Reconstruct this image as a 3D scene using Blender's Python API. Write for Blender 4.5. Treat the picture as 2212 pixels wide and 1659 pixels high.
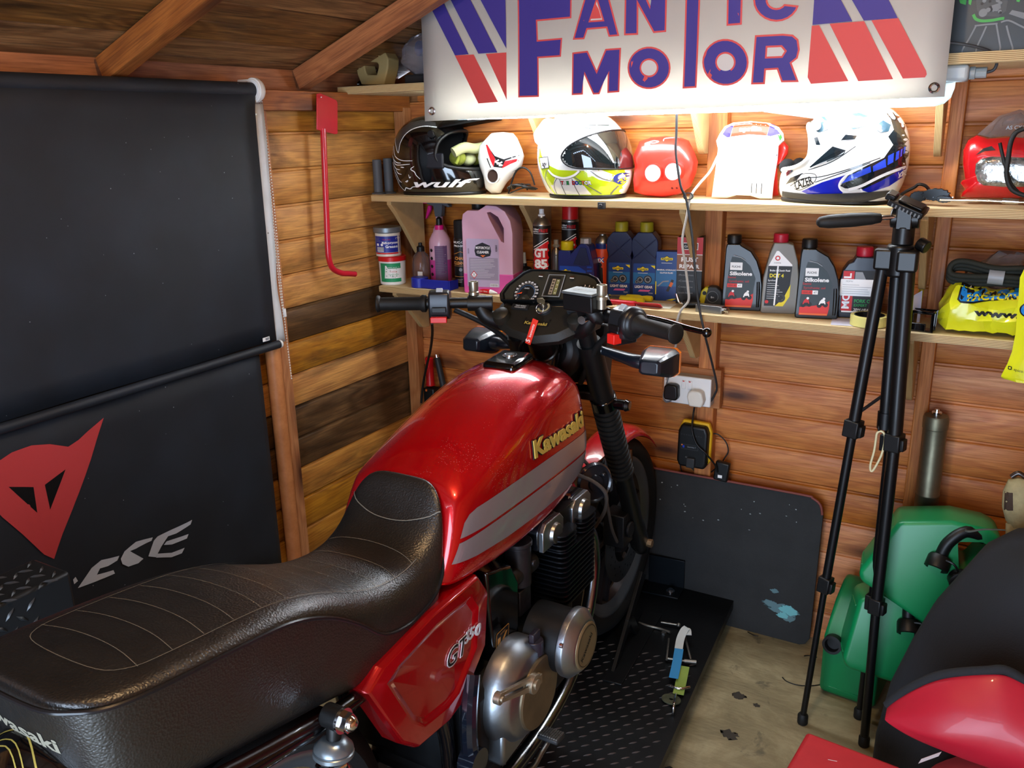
import bpy, bmesh, math, random
from mathutils import Vector, Matrix
from mathutils.bvhtree import BVHTree
random.seed(7)
sc = bpy.context.scene
for o in list(bpy.data.objects): bpy.data.objects.remove(o)
COL = sc.collection
pi = math.pi
rad = math.radians

# ---------------------------------------------------------------- camera
FPX = 1847.99
YAW, PIT, ROL = -0.52807, -0.29048, -0.02232
CAM = Vector((1.956, -2.6, 1.622))
_ca, _sa, _cb, _sb, _cc, _sc = math.cos(YAW), math.sin(YAW), math.cos(PIT), math.sin(PIT), math.cos(ROL), math.sin(ROL)
FW = Vector((_sa*_cb, _ca*_cb, _sb)); _R = Vector((_ca, -_sa, 0)); _U = _R.cross(FW)
RT = _cc*_R + _sc*_U; UP = -_sc*_R + _cc*_U
cam = bpy.data.cameras.new('camera'); camo = bpy.data.objects.new('camera', cam); COL.objects.link(camo)
cam.sensor_width = 36; cam.lens = FPX/2212*36; cam.clip_start = 0.02
camo.matrix_world = Matrix(((RT.x, UP.x, -FW.x, CAM.x), (RT.y, UP.y, -FW.y, CAM.y), (RT.z, UP.z, -FW.z, CAM.z), (0, 0, 0, 1)))
sc.camera = camo
def at(px, py, ax, val):
    """point of the plane x|y|z = val seen at a pixel of the photograph"""
    d = RT*((px-1106)/FPX) - UP*((py-829.5)/FPX) + FW
    i = 'xyz'.index(ax)
    return CAM + d*((val-CAM[i])/d[i])

# ---------------------------------------------------------------- world, light, exposure
sc.view_settings.view_transform = 'Standard'; sc.view_settings.look = 'None'
sc.view_settings.gamma = 1.0; sc.view_settings.use_curve_mapping = False
sc.view_settings.exposure = 0.32
w = bpy.data.worlds.new('sky'); sc.world = w; w.use_nodes = True
bg = w.node_tree.nodes['Background']
bg.inputs[0].default_value = (0.64, 0.79, 1.0, 1); bg.inputs[1].default_value = 10.0
def portal(name, loc, rot, sx, sy):
    l = bpy.data.lights.new(name, 'AREA'); l.shape = 'RECTANGLE'; l.size = sx; l.size_y = sy
    l.cycles.is_portal = True
    o = bpy.data.objects.new(name, l); COL.objects.link(o); o.location = loc; o.rotation_euler = rot
portal('door_daylight', (1.7, -3.585, 1.0), (rad(90), 0, 0), 1.3, 1.8)

# ---------------------------------------------------------------- helpers
def srgb(h):
    if isinstance(h, (tuple, list)): return (*h[:3], 1)
    h = h.lstrip('#'); c = [int(h[i:i+2], 16)/255 for i in (0, 2, 4)]
    return (*[x/12.92 if x <= .04045 else ((x+.055)/1.055)**2.4 for x in c], 1)
_mats = {}
def mat(name, col='#808080', rough=.5, metal=0, bump=0, bscale=200, coat=0, trans=0, emit=None, estr=0, var=0, vscale=8, spec=.5, alpha=1, sss=0, ior=1.45, flake=0, col2=None):
    if name in _mats: return _mats[name]
    m = bpy.data.materials.new(name); m.use_nodes = True; nt = m.node_tree; N = nt.nodes; L = nt.links
    b = N['Principled BSDF']; b.inputs['Base Color'].default_value = srgb(col)
    b.inputs['Roughness'].default_value = rough; b.inputs['Metallic'].default_value = metal
    b.inputs['Coat Weight'].default_value = coat; b.inputs['Coat Roughness'].default_value = .04
    b.inputs['Transmission Weight'].default_value = trans; b.inputs['Specular IOR Level'].default_value = spec
    b.inputs['Alpha'].default_value = alpha; b.inputs['IOR'].default_value = ior
    if emit: b.inputs['Emission Color'].default_value = srgb(emit); b.inputs['Emission Strength'].default_value = estr
    if var or bump or flake:
        tc = N.new('ShaderNodeTexCoord')
    if var:
        n = N.new('ShaderNodeTexNoise'); n.inputs['Scale'].default_value = vscale; n.inputs['Detail'].default_value = 5; n.inputs['Roughness'].default_value = .65
        L.new(tc.outputs['Object'], n.inputs['Vector'])
        r = N.new('ShaderNodeValToRGB'); r.color_ramp.elements[0].position = .35; r.color_ramp.elements[1].position = .7
        c = srgb(col); c2 = srgb(col2) if col2 else tuple(x*(1-var) for x in c[:3])+(1,)
        r.color_ramp.elements[0].color = c2; r.color_ramp.elements[1].color = c
        L.new(n.outputs['Fac'], r.inputs['Fac']); L.new(r.outputs['Color'], b.inputs['Base Color'])
        mr = N.new('ShaderNodeMapRange'); mr.inputs['To Min'].default_value = min(1, rough+.15); mr.inputs['To Max'].default_value = max(0, rough-.08)
        L.new(n.outputs['Fac'], mr.inputs['Value']); L.new(mr.outputs['Result'], b.inputs['Roughness'])
    if bump:
        n2 = N.new('ShaderNodeTexNoise'); n2.inputs['Scale'].default_value = bscale; n2.inputs['Detail'].default_value = 3
        L.new(tc.outputs['Object'], n2.inputs['Vector'])
        bp = N.new('ShaderNodeBump'); bp.inputs['Strength'].default_value = bump; bp.inputs['Distance'].default_value = .002
        L.new(n2.outputs['Fac'], bp.inputs['Height']); L.new(bp.outputs['Normal'], b.inputs['Normal'])
    if flake:
        v = N.new('ShaderNodeTexVoronoi'); v.inputs['Scale'].default_value = 260
        L.new(tc.outputs['Object'], v.inputs['Vector'])
        lt = N.new('ShaderNodeMath'); lt.operation = 'LESS_THAN'; lt.inputs[1].default_value = .16
        L.new(v.outputs['Distance'], lt.inputs[0])
        n3 = N.new('ShaderNodeTexNoise'); n3.inputs['Scale'].default_value = 9; L.new(tc.outputs['Object'], n3.inputs['Vector'])
        g = N.new('ShaderNodeMath'); g.operation = 'GREATER_THAN'; g.inputs[1].default_value = .52; L.new(n3.outputs['Fac'], g.inputs[0])
        mu = N.new('ShaderNodeMath'); mu.operation = 'MULTIPLY'; L.new(lt.outputs[0], mu.inputs[0]); L.new(g.outputs[0], mu.inputs[1])
        mx = N.new('ShaderNodeMix'); mx.data_type = 'RGBA'; mx.inputs[6].default_value = srgb(col); mx.inputs[7].default_value = srgb('#f0a0a0')
        m2 = N.new('ShaderNodeMath'); m2.operation = 'MULTIPLY'; m2.inputs[1].default_value = flake; L.new(mu.outputs[0], m2.inputs[0])
        L.new(m2.outputs[0], mx.inputs[0]); L.new(mx.outputs[2], b.inputs['Base Color'])
    _mats[name] = m
    return m

def wood(name, ca, cb, dark, rough=.45, knots=True, stain=0, stainc='#241a12', scale=1.0, coat=0, spec=.5):
    """planks: the grain runs along the object's local X"""
    if name in _mats: return _mats[name]
    m = bpy.data.materials.new(name); m.use_nodes = True; nt = m.node_tree; N = nt.nodes; L = nt.links
    b = N['Principled BSDF']; b.inputs['Roughness'].default_value = rough; b.inputs['Coat Weight'].default_value = coat; b.inputs['Coat Roughness'].default_value = .25
    b.inputs['Specular IOR Level'].default_value = spec
    tc = N.new('ShaderNodeTexCoord'); oi = N.new('ShaderNodeObjectInfo')
    cx = N.new('ShaderNodeCombineXYZ')
    mm = N.new('ShaderNodeMath'); mm.operation = 'MULTIPLY'; mm.inputs[1].default_value = 37; L.new(oi.outputs['Random'], mm.inputs[0])
    for i in range(3): L.new(mm.outputs[0], cx.inputs[i])
    ad = N.new('ShaderNodeVectorMath'); ad.operation = 'ADD'; L.new(tc.outputs['Object'], ad.inputs[0]); L.new(cx.outputs[0], ad.inputs[1])
    def mapping(sx, sy, sz, src):
        mp = N.new('ShaderNodeMapping'); mp.inputs['Scale'].default_value = (sx*scale, sy*scale, sz*scale); L.new(src, mp.inputs['Vector']); return mp.outputs[0]
    def noise(vec, sc_, det=4, dist=0):
        n = N.new('ShaderNodeTexNoise'); n.inputs['Scale'].default_value = sc_; n.inputs['Detail'].default_value = det; n.inputs['Distortion'].default_value = dist; n.inputs['Roughness'].default_value = .6
        L.new(vec, n.inputs['Vector']); return n.outputs['Fac']
    def mix(f, a, c):
        x = N.new('ShaderNodeMix'); x.data_type = 'RGBA'
        L.new(f, x.inputs[0])
        for i, v in ((6, a), (7, c)):
            if isinstance(v, (tuple, str)): x.inputs[i].default_value = srgb(v)
            else: L.new(v, x.inputs[i])
        return x.outputs[2]
    def mrange(v, a, b_, c=0, d=1):
        r = N.new('ShaderNodeMapRange'); r.inputs['From Min'].default_value = a; r.inputs['From Max'].default_value = b_; r.inputs['To Min'].default_value = c; r.inputs['To Max'].default_value = d
        L.new(v, r.inputs['Value']); return r.outputs[0]
    def math2(op, a, b_):
        x = N.new('ShaderNodeMath'); x.operation = op
        for i, v in ((0, a), (1, b_)):
            if isinstance(v, (int, float)): x.inputs[i].default_value = v
            else: L.new(v, x.inputs[i])
        return x.outputs[0]
    src = ad.outputs[0]
    # knots: one sparse voronoi cell centre each
    kv = mapping(2.2, 8, 8, src); vo = N.new('ShaderNodeTexVoronoi'); vo.inputs['Scale'].default_value = 1.0; vo.inputs['Randomness'].default_value = 1
    L.new(kv, vo.inputs['Vector'])
    kd = vo.outputs['Distance']
    # contours bent round the knots
    big = noise(mapping(.8, 4.5, 4.5, src), 1.6, 3, .3)
    bend = mrange(kd, 0, .45, .55, 0)
    ring = math2('ADD', math2('MULTIPLY', big, 7.0), math2('MULTIPLY', bend, 5.0))
    wv = math2('SINE', math2('MULTIPLY', ring, 6.28), 0)
    bands = mrange(wv, -1.6, 1.2)
    fine = noise(mapping(2.2, 60, 60, src), 4, 8)
    c = mix(bands, ca, cb)
    c = mix(mrange(fine, .42, .68, 0, .6), c, dark)
    if knots:
        c = mix(mrange(kd, .05, .17, .95, 0), c, '#2a1208')
        c = mix(mrange(kd, .16, .30, .45, 0), c, '#5c2a10')
    # tone of each plank
    hs = N.new('ShaderNodeHueSaturation'); L.new(c, hs.inputs['Color'])
    L.new(mrange(oi.outputs['Random'], 0, 1, .78, 1.12), hs.inputs['Value']); L.new(mrange(oi.outputs['Random'], 0, 1, 1.05, .9), hs.inputs['Saturation'])
    c = hs.outputs['Color']
    if stain:
        sn = noise(mapping(1.1, 5, 5, src), 2.1, 6, .4)
        c = mix(mrange(sn, .62-stain*.25, .75-stain*.1, 0, .85), c, stainc)
    L.new(c, b.inputs['Base Color'])
    bp = N.new('ShaderNodeBump'); bp.inputs['Strength'].default_value = .25; bp.inputs['Distance'].default_value = .002
    L.new(fine, bp.inputs['Height']); L.new(bp.outputs['Normal'], b.inputs['Normal'])
    L.new(mrange(fine, .3, .7, rough-.08, rough+.15), b.inputs['Roughness'])
    _mats[name] = m
    return m

def plywood(name, face, edge1, edge2, axis='Z', n=260):
    """plywood: veneer stripes on the cut edges"""
    m = bpy.data.materials.new(name); m.use_nodes = True; nt = m.node_tree; N = nt.nodes; L = nt.links
    b = N['Principled BSDF']; b.inputs['Roughness'].default_value = .65
    tc = N.new('ShaderNodeTexCoord'); sp = N.new('ShaderNodeSeparateXYZ'); L.new(tc.outputs['Object'], sp.inputs[0])
    mp = N.new('ShaderNodeMapping'); mp.inputs['Scale'].default_value = (3, 40, 3) if axis == 'Z' else (40, 3, 3); L.new(tc.outputs['Object'], mp.inputs[0])
    no = N.new('ShaderNodeTexNoise'); no.inputs['Scale'].default_value = 4; no.inputs['Detail'].default_value = 6; L.new(mp.outputs[0], no.inputs['Vector'])
    nb = N.new('ShaderNodeTexNoise'); nb.inputs['Scale'].default_value = 30; nb.inputs['Detail'].default_value = 4; L.new(tc.outputs['Object'], nb.inputs['Vector'])
    r = N.new('ShaderNodeValToRGB'); r.color_ramp.elements[0].position = .3; r.color_ramp.elements[1].position = .65
    fc = srgb(face); r.color_ramp.elements[0].color = tuple(x*.72 for x in fc[:3])+(1,); r.color_ramp.elements[1].color = fc
    L.new(no.outputs['Fac'], r.inputs[0])
    ml = N.new('ShaderNodeMath'); ml.operation = 'MULTIPLY_ADD'; ml.inputs[1].default_value = n*2*pi/ (1.0); L.new(sp.outputs[axis], ml.inputs[0])
    nm = N.new('ShaderNodeMath'); nm.operation = 'MULTIPLY'; nm.inputs[1].default_value = 1.2; L.new(nb.outputs['Fac'], nm.inputs[0]); L.new(nm.outputs[0], ml.inputs[2])
    si = N.new('ShaderNodeMath'); si.operation = 'SINE'; L.new(ml.outputs[0], si.inputs[0])
    mr = N.new('ShaderNodeMapRange'); mr.inputs['From Min'].default_value = -.2; mr.inputs['From Max'].default_value = .3; L.new(si.outputs[0], mr.inputs['Value'])
    ed = N.new('ShaderNodeMix'); ed.data_type = 'RGBA'; ed.inputs[6].default_value = srgb(edge1); ed.inputs[7].default_value = srgb(edge2); L.new(mr.outputs[0], ed.inputs[0])
    ge = N.new('ShaderNodeTexCoord'); s2 = N.new('ShaderNodeSeparateXYZ'); L.new(ge.outputs['Normal'], s2.inputs[0])
    ab = N.new('ShaderNodeMath'); ab.operation = 'ABSOLUTE'; L.new(s2.outputs[axis], ab.inputs[0])
    gt = N.new('ShaderNodeMath'); gt.operation = 'GREATER_THAN'; gt.inputs[1].default_value = .6; L.new(ab.outputs[0], gt.inputs[0])
    mx = N.new('ShaderNodeMix'); mx.data_type = 'RGBA'; L.new(gt.outputs[0], mx.inputs[0]); L.new(ed.outputs[2], mx.inputs[6]); L.new(r.outputs[0], mx.inputs[7])
    L.new(mx.outputs[2], b.inputs['Base Color'])
    bp = N.new('ShaderNodeBump'); bp.inputs['Strength'].default_value = .3; bp.inputs['Distance'].default_value = .001; L.new(no.outputs['Fac'], bp.inputs['Height']); L.new(bp.outputs[0], b.inputs['Normal'])
    _mats[name] = m
    return m

def cr(pts, n=6, closed=False):
    """catmull-rom through points"""
    P = [Vector(p) for p in pts]; out = []
    m = len(P); rng = range(m if closed else m-1)
    for i in rng:
        if closed: a, b, c, d = P[(i-1) % m], P[i], P[(i+1) % m], P[(i+2) % m]
        else: a, b, c, d = P[max(i-1, 0)], P[i], P[i+1], P[min(i+2, m-1)]
        for k in range(n):
            t = k/n
            out.append(.5*((2*b)+(c-a)*t+(2*a-5*b+4*c-d)*t*t+(3*b-a-3*c+d)*t**3))
    if not closed: out.append(P[-1])
    return out

def frame(o, z, x=None):
    z = Vector(z).normalized(); x = Vector(x) if x else (Vector((1, 0, 0)) if abs(z.x) < .9 else Vector((0, 1, 0)))
    y = z.cross(x).normalized(); x = y.cross(z)
    return Matrix(((x.x, y.x, z.x, o[0]), (x.y, y.y, z.y, o[1]), (x.z, y.z, z.z, o[2]), (0, 0, 0, 1)))
def TR(x=0, y=0, z=0, rx=0, ry=0, rz=0):
    return Matrix.Translation((x, y, z)) @ Matrix.Rotation(rad(rz), 4, 'Z') @ Matrix.Rotation(rad(ry), 4, 'Y') @ Matrix.Rotation(rad(rx), 4, 'X')

class MB:
    def __init__(s, M=None): s.v = []; s.f = []; s.m = []; s.M = M or Matrix()
    def add(s, vs, fs, mi=0, M=None):
        T = s.M @ M if M else s.M; n = len(s.v)
        s.v += [T @ Vector(v) for v in vs]; s.f += [[i+n for i in f] for f in fs]; s.m += [mi]*len(fs); return s
    def box(s, x0, x1, y0, y1, z0, z1, mi=0, M=None):
        v = [(x, y, z) for z in (z0, z1) for y in (y0, y1) for x in (x0, x1)]
        return s.add(v, [(0, 2, 3, 1), (4, 5, 7, 6), (0, 1, 5, 4), (2, 6, 7, 3), (0, 4, 6, 2), (1, 3, 7, 5)], mi, M)
    def cbox(s, c, sx, sy, sz, mi=0, M=None):
        return s.box(c[0]-sx/2, c[0]+sx/2, c[1]-sy/2, c[1]+sy/2, c[2]-sz/2, c[2]+sz/2, mi, M)
    def rings(s, R, closed=True, caps=True, mi=0, M=None, loop=False):
        n = len(R[0]); v = [p for r in R for p in r]; f = []
        k = len(R)
        for i in range(k if loop else k-1):
            for j in range(n if closed else n-1):
                a = i*n+j; b = i*n+(j+1) % n; c = ((i+1) % k)*n+(j+1) % n; d = ((i+1) % k)*n+j
                f.append((a, b, c, d))
        if caps and not loop: f.append(list(range(n))[::-1]); f.append([(k-1)*n+j for j in range(n)])
        return s.add(v, f, mi, M)
    def lathe(s, prof, n=24, M=None, mi=0, caps=True):
        return s.rings([[(r*math.cos(2*pi*j/n), r*math.sin(2*pi*j/n), z) for j in range(n)] for r, z in prof], True, caps, mi, M)
    def cyl(s, a, b, r, r2=None, n=16, mi=0, caps=True):
        a = Vector(a); b = Vector(b); r2 = r if r2 is None else r2
        return s.lathe([(r, 0), (r2, (b-a).length)], n, frame(a, b-a), mi, caps)
    def tube(s, pts, r, n=8, sm=0, mi=0, closed=False, caps=True, flat=1.0, up=None):
        P = cr(pts, sm, closed) if sm else [Vector(p) for p in pts]
        R = []; prev = None; k = len(P)
        for i, p in enumerate(P):
            t = (P[(i+1) % k]-P[i-1]) if closed else (P[min(i+1, k-1)]-P[max(i-1, 0)])
            t = t.normalized() if t.length > 1e-9 else Vector((0, 0, 1))
            if prev is None:
                u = Vector(up) if up else (Vector((0, 0, 1)) if abs(t.z) < .9 else Vector((1, 0, 0)))
            else: u = prev
            x = (u - t*u.dot(t)); x = x.normalized() if x.length > 1e-6 else t.orthogonal().normalized()
            prev = x; y = t.cross(x)
            rr = r(i/(k-1)) if callable(r) else r
            R.append([p + x*(rr*flat*math.cos(2*pi*j/n)) + y*(rr*math.sin(2*pi*j/n)) for j in range(n)])
        return s.rings(R, True, caps and not closed, mi, None, closed)
    def prism(s, poly, z0, z1, M=None, mi=0):
        n = len(poly); v = [(p[0], p[1], z0) for p in poly]+[(p[0], p[1], z1) for p in poly]
        f = [list(range(n))[::-1], list(range(n, 2*n))]+[(i, (i+1) % n, (i+1) % n+n, i+n) for i in range(n)]
        return s.add(v, f, mi, M)
    def sph(s, c, r, nu=16, nv=10, mi=0, M=None, v0=0, v1=pi):
        r = (r, r, r) if isinstance(r, (int, float)) else r
        R = []
        for i in range(nv+1):
            t = v0+(v1-v0)*i/nv
            R.append([(c[0]+r[0]*math.sin(t)*math.cos(2*pi*j/nu), c[1]+r[1]*math.sin(t)*math.sin(2*pi*j/nu), c[2]+r[2]*math.cos(t)) for j in range(nu)])
        return s.rings(R, True, True, mi, M)

def build(name, mb, m, parent=None, bevel=0, seg=2, sub=0, sharp=35, world=False, solid=0, crease=None, origin=None):
    me = bpy.data.meshes.new(name)
    if origin is not None:
        O = Vector(origin); mb.v = [v-O for v in mb.v]
    if world and parent is not None:
        inv = WM[parent.name].inverted(); mb.v = [inv @ v for v in mb.v]
    me.from_pydata([tuple(v) for v in mb.v], [], mb.f)
    ms = m if isinstance(m, (list, tuple)) else [m]
    for x in ms: me.materials.append(x)
    if len(ms) > 1: me.polygons.foreach_set('material_index', mb.m)
    bm = bmesh.new(); bm.from_mesh(me); bmesh.ops.remove_doubles(bm, verts=bm.verts, dist=1e-6); bmesh.ops.recalc_face_normals(bm, faces=bm.faces); bm.to_mesh(me); bm.free()
    me.polygons.foreach_set('use_smooth', [True]*len(me.polygons))
    me.set_sharp_from_angle(angle=rad(180 if sub else sharp)); me.update()
    o = bpy.data.objects.new(name, me); COL.objects.link(o)
    if parent is not None: o.parent = parent
    if origin is not None: o.location = origin
    if solid: md = o.modifiers.new('solid', 'SOLIDIFY'); md.thickness = solid; md.offset = 0
    if bevel: md = o.modifiers.new('bevel', 'BEVEL'); md.width = bevel; md.segments = seg; md.limit_method = 'ANGLE'; md.angle_limit = rad(30)
    if sub: md = o.modifiers.new('sub', 'SUBSURF'); md.levels = sub; md.render_levels = sub
    return o
WM = {}
def tag(o, label=None, cat=None, group=None, kind=None):
    for k, v in (('label', label), ('category', cat), ('group', group), ('kind', kind)):
        if v: o[k] = v
    return o
def thing(name, label, cat, M=None, group=None, kind=None):
    o = bpy.data.objects.new(name, None); COL.objects.link(o); o.empty_display_size = .05
    M = M or Matrix()
    if isinstance(M, (tuple, list, Vector)): M = Matrix.Translation(M)
    o.matrix_world = M; WM[o.name] = M.copy()
    return tag(o, label, cat, group, kind)
def struct(name, mb, m, **k):
    return tag(build(name, mb, m, **k), kind='structure')
def dup(root, M, label=None, group=None):
    r = root.copy(); COL.objects.link(r); r.matrix_world = M; WM[r.name] = M.copy()
    if label: r['label'] = label
    if group: r['group'] = group
    for ch in list(root.children):
        c = ch.copy(); COL.objects.link(c); c.parent = r
        for g in list(ch.children):
            d = g.copy(); COL.objects.link(d); d.parent = c
    return r
def bvh_of(o):
    bpy.context.view_layer.update()
    return BVHTree.FromObject(o, bpy.context.evaluated_depsgraph_get())

_tx = {}
def text2d(s, size, bold=0, shear=0, sx=1):
    key = (s, bold, shear)
    if key not in _tx:
        c = bpy.data.curves.new('t', 'FONT'); c.body = s; c.size = 1; c.offset = bold; c.shear = shear; c.resolution_u = 3; c.dimensions = '2D'; c.fill_mode = 'FRONT'
        o = bpy.data.objects.new('t', c); COL.objects.link(o); bpy.context.view_layer.update()
        me = o.evaluated_get(bpy.context.evaluated_depsgraph_get()).to_mesh()
        vs = [(v.co.x, v.co.y) for v in me.vertices]; fs = [list(p.vertices) for p in me.polygons]
        bpy.data.objects.remove(o); bpy.data.curves.remove(c)
        x0 = min([v[0] for v in vs], default=0); x1 = max([v[0] for v in vs], default=1)
        _tx[key] = ([(v[0]-x0, v[1]) for v in vs], fs, x1-x0)
    vs, fs, w_ = _tx[key]
    return [(v[0]*size*sx, v[1]*size) for v in vs], fs, w_*size*sx

class Decal:
    """flat print laid on a surface (local coordinates of the parent)"""
    def __init__(s, O, U, V, bvh=None, off=.0006, L=.01, depth=.25):
        s.O = Vector(O); s.U = Vector(U).normalized(); s.V = Vector(V).normalized(); s.N = s.U.cross(s.V).normalized()
        s.b = bvh; s.off = off; s.L = L; s.items = []; s.mats = []; s.lay = 0; s.depth = depth
    def mi(s, m):
        if m not in s.mats: s.mats.append(m)
        return s.mats.index(m)
    def geo(s, vs, fs, m, up=True):
        if up: s.lay += 1
        s.items.append((vs, fs, s.mi(m), s.lay)); return s
    def poly(s, pts, m): return s.geo(pts, [list(range(len(pts)))], m)
    def rect(s, x0, y0, x1, y1, m, r=0):
        if not r: return s.poly([(x0, y0), (x1, y0), (x1, y1), (x0, y1)], m)
        P = []
        for cx, cy, a in ((x1-r, y0+r, -90), (x1-r, y1-r, 0), (x0+r, y1-r, 90), (x0+r, y0+r, 180)):
            P += [(cx+r*math.cos(rad(a+k*22.5)), cy+r*math.sin(rad(a+k*22.5))) for k in range(5)]
        return s.poly(P, m)
    def circ(s, cx, cy, r, m, n=24, ry=None):
        ry = ry or r
        return s.poly([(cx+r*math.cos(2*pi*i/n), cy+ry*math.sin(2*pi*i/n)) for i in range(n)], m)
    def ring(s, cx, cy, r0, r1, m, n=28, a0=0, a1=360):
        k = n if a1-a0 >= 360 else n+1
        A = [rad(a0+(a1-a0)*i/n) for i in range(k)]
        v = [(cx+r*math.cos(a), cy+r*math.sin(a)) for a in A for r in (r0, r1)]
        return s.geo(v, [(2*i, 2*i+1, (2*i+3) % (2*k), (2*i+2) % (2*k)) for i in range(k if k == n else k-1)], m)
    def line(s, pts, wd, m, sm=0, closed=False):
        P = [Vector((p[0], p[1], 0)) for p in pts]
        if sm: P = cr(P, sm, closed)
        v = []; k = len(P)
        for i, p in enumerate(P):
            t = (P[(i+1) % k]-P[i-1]) if closed else (P[min(i+1, k-1)]-P[max(i-1, 0)])
            n = Vector((-t.y, t.x, 0)).normalized()
            ww = wd(i/(k-1)) if callable(wd) else wd
            v += [(p+n*ww/2)[:2], (p-n*ww/2)[:2]]
        return s.geo(v, [(2*i, 2*i+1, (2*i+3) % (2*k), (2*i+2) % (2*k)) for i in range(k if closed else k-1)], m)
    def text(s, t, x, y, size, m, al='c', bold=0, shear=0, rot=0, sx=1, wid=None):
        vs, fs, w_ = text2d(t, size, bold, shear, sx)
        if wid: k = wid/w_; vs = [(a*k, b) for a, b in vs]; w_ = wid
        dx = -w_/2 if al == 'c' else (0 if al == 'l' else -w_)
        c, s_ = math.cos(rad(rot)), math.sin(rad(rot))
        return s.geo([(x+(a+dx)*c-b*s_, y+(a+dx)*s_+b*c) for a, b in vs], fs, m)
    def lines(s, x0, x1, y0, n, dy, m, h=.0012):
        """rows of very small print"""
        rr = random.Random(n*7+int(x0*1e4))
        for i in range(n):
            s.rect(x0, y0-i*dy, x0+(x1-x0)*rr.uniform(.55, 1), y0-i*dy+h, m)
        return s
    def build(s, name='label', parent=None, thick=0, label=None):
        bm = bmesh.new(); 
        for vs, fs, mi, lay in s.items:
            bv = [bm.verts.new((a, b, lay*.00012)) for a, b in vs]
            for f in fs:
                try: fa = bm.faces.new([bv[i] for i in f]); fa.material_index = mi
                except ValueError: pass
        if s.b:
            bmesh.ops.triangulate(bm, faces=bm.faces[:])
            for _ in range(6):
                es = [e for e in bm.edges if e.calc_length() > s.L]
                if not es: break
                bmesh.ops.subdivide_edges(bm, edges=es, cuts=1)
                bmesh.ops.triangulate(bm, faces=[f for f in bm.faces if len(f.verts) > 3])
        elif not thick: bmesh.ops.triangulate(bm, faces=[f for f in bm.faces if len(f.verts) > 4])
        kill = []
        for v in bm.verts:
            p = s.O+s.U*v.co.x+s.V*v.co.y; h = s.off+v.co.z
            if s.b:
                loc, nrm, _, _ = s.b.ray_cast(p+s.N*s.depth, -s.N)
                if loc is None: kill.append(v); v.co = p; continue
                v.co = loc+s.N*h*.4+(nrm if nrm.dot(s.N) > 0 else -nrm)*h*.6
            else: v.co = p+s.N*h
        bmesh.ops.delete(bm, geom=kill, context='VERTS')
        if thick:
            r = bmesh.ops.extrude_face_region(bm, geom=bm.faces[:])
            for g in r['geom']:
                if isinstance(g, bmesh.types.BMVert): g.co += s.N*thick
        bmesh.ops.recalc_face_normals(bm, faces=bm.faces) if thick else None
        me = bpy.data.meshes.new(name); bm.to_mesh(me); bm.free()
        for m in s.mats: me.materials.append(m)
        o = bpy.data.objects.new(name, me); COL.objects.link(o)
        if parent: o.parent = parent
        if label: o['label'] = label
        return o

# common materials
M_ = dict(
 black=mat('black_plastic', '#0b0b0c', .45), blackm=mat('black_matt', '#0d0d0e', .75, bump=.3, bscale=500), gloss=mat('black_gloss', '#050506', .12, coat=.6),
 white=mat('white_plastic', '#e2e2e0', .35), red=mat('red_plastic', '#c01418', .35), chrome=mat('chrome', '#d8d8da', .12, 1), steel=mat('brushed_steel', '#9a9a98', .35, 1),
 alu=mat('polished_aluminium', '#a8b0b8', .34, 1, var=.25, vscale=6, bump=.15, bscale=90), dgrey=mat('dark_grey_plastic', '#2a2b2d', .5), grey=mat('grey_plastic', '#6f7376', .5),
 rubber=mat('black_rubber', '#121211', .6, bump=.2, bscale=600), yellow=mat('yellow_plastic', '#d9c414', .4), blue=mat('blue_plastic', '#14216e', .35),
 zinc=mat('zinc_plate', '#a8a699', .38, 1, var=.3, vscale=40), gold=mat('gold_print', '#c9b458', .35, .3), silver=mat('silver_print', '#c9ccd0', .35, .4),
 ink=mat('black_ink', '#08080a', .5), inkw=mat('white_ink', '#f2f2f2', .5), inkr=mat('red_ink', '#c8141c', .5), inky=mat('yellow_ink', '#e6d21a', .5), inkg=mat('green_ink', '#1e9a4a', .5), inkb=mat('blue_ink', '#1a3ab0', .5), inkgy=mat('grey_ink', '#8c9094', .5), inko=mat('orange_ink', '#e8702a', .5))
# ================================================================ ROOM
WB = wood('back_wall_timber', '#d88a40', '#bb6c2e', '#844218', .55, coat=.04)
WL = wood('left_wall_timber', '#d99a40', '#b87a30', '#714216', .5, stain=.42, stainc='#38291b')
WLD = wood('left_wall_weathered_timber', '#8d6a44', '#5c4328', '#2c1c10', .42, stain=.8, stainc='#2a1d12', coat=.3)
WS = wood('stud_timber', '#c98a56', '#b37141', '#8a5028', .55, knots=True)
WRAF = wood('rafter_timber', '#b56c32', '#9a5726', '#5a2c10', .5)
WRB = wood('roof_board_timber', '#a8753e', '#7c5227', '#38200e', .5, stain=.5, stainc='#211509')
PH = .1077
def plank_mesh(L, h=PH):
    """shiplap board, grain along X, face looks to -Y"""
    prof = [(0, .0), (0, .003), (-.002, .006), (-.0105, .008), (-.012, .011), (-.012, h-.005), (-.0105, h-.0025), (-.0045, h-.0015), (-.0045, h+.004), (0.004, h+.004), (.004, 0)]
    mb = MB(); mb.rings([[(x, y, z) for y, z in prof] for x in (-L/2, L/2)])
    return mb
H_EAVE = 1.79; RX = 1.52; SL = math.tan(rad(21.5))     # eaves height, ridge, roof slope
def roof_z(x): return H_EAVE+.02+SL*(x if x < RX else 2*RX-x)
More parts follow.
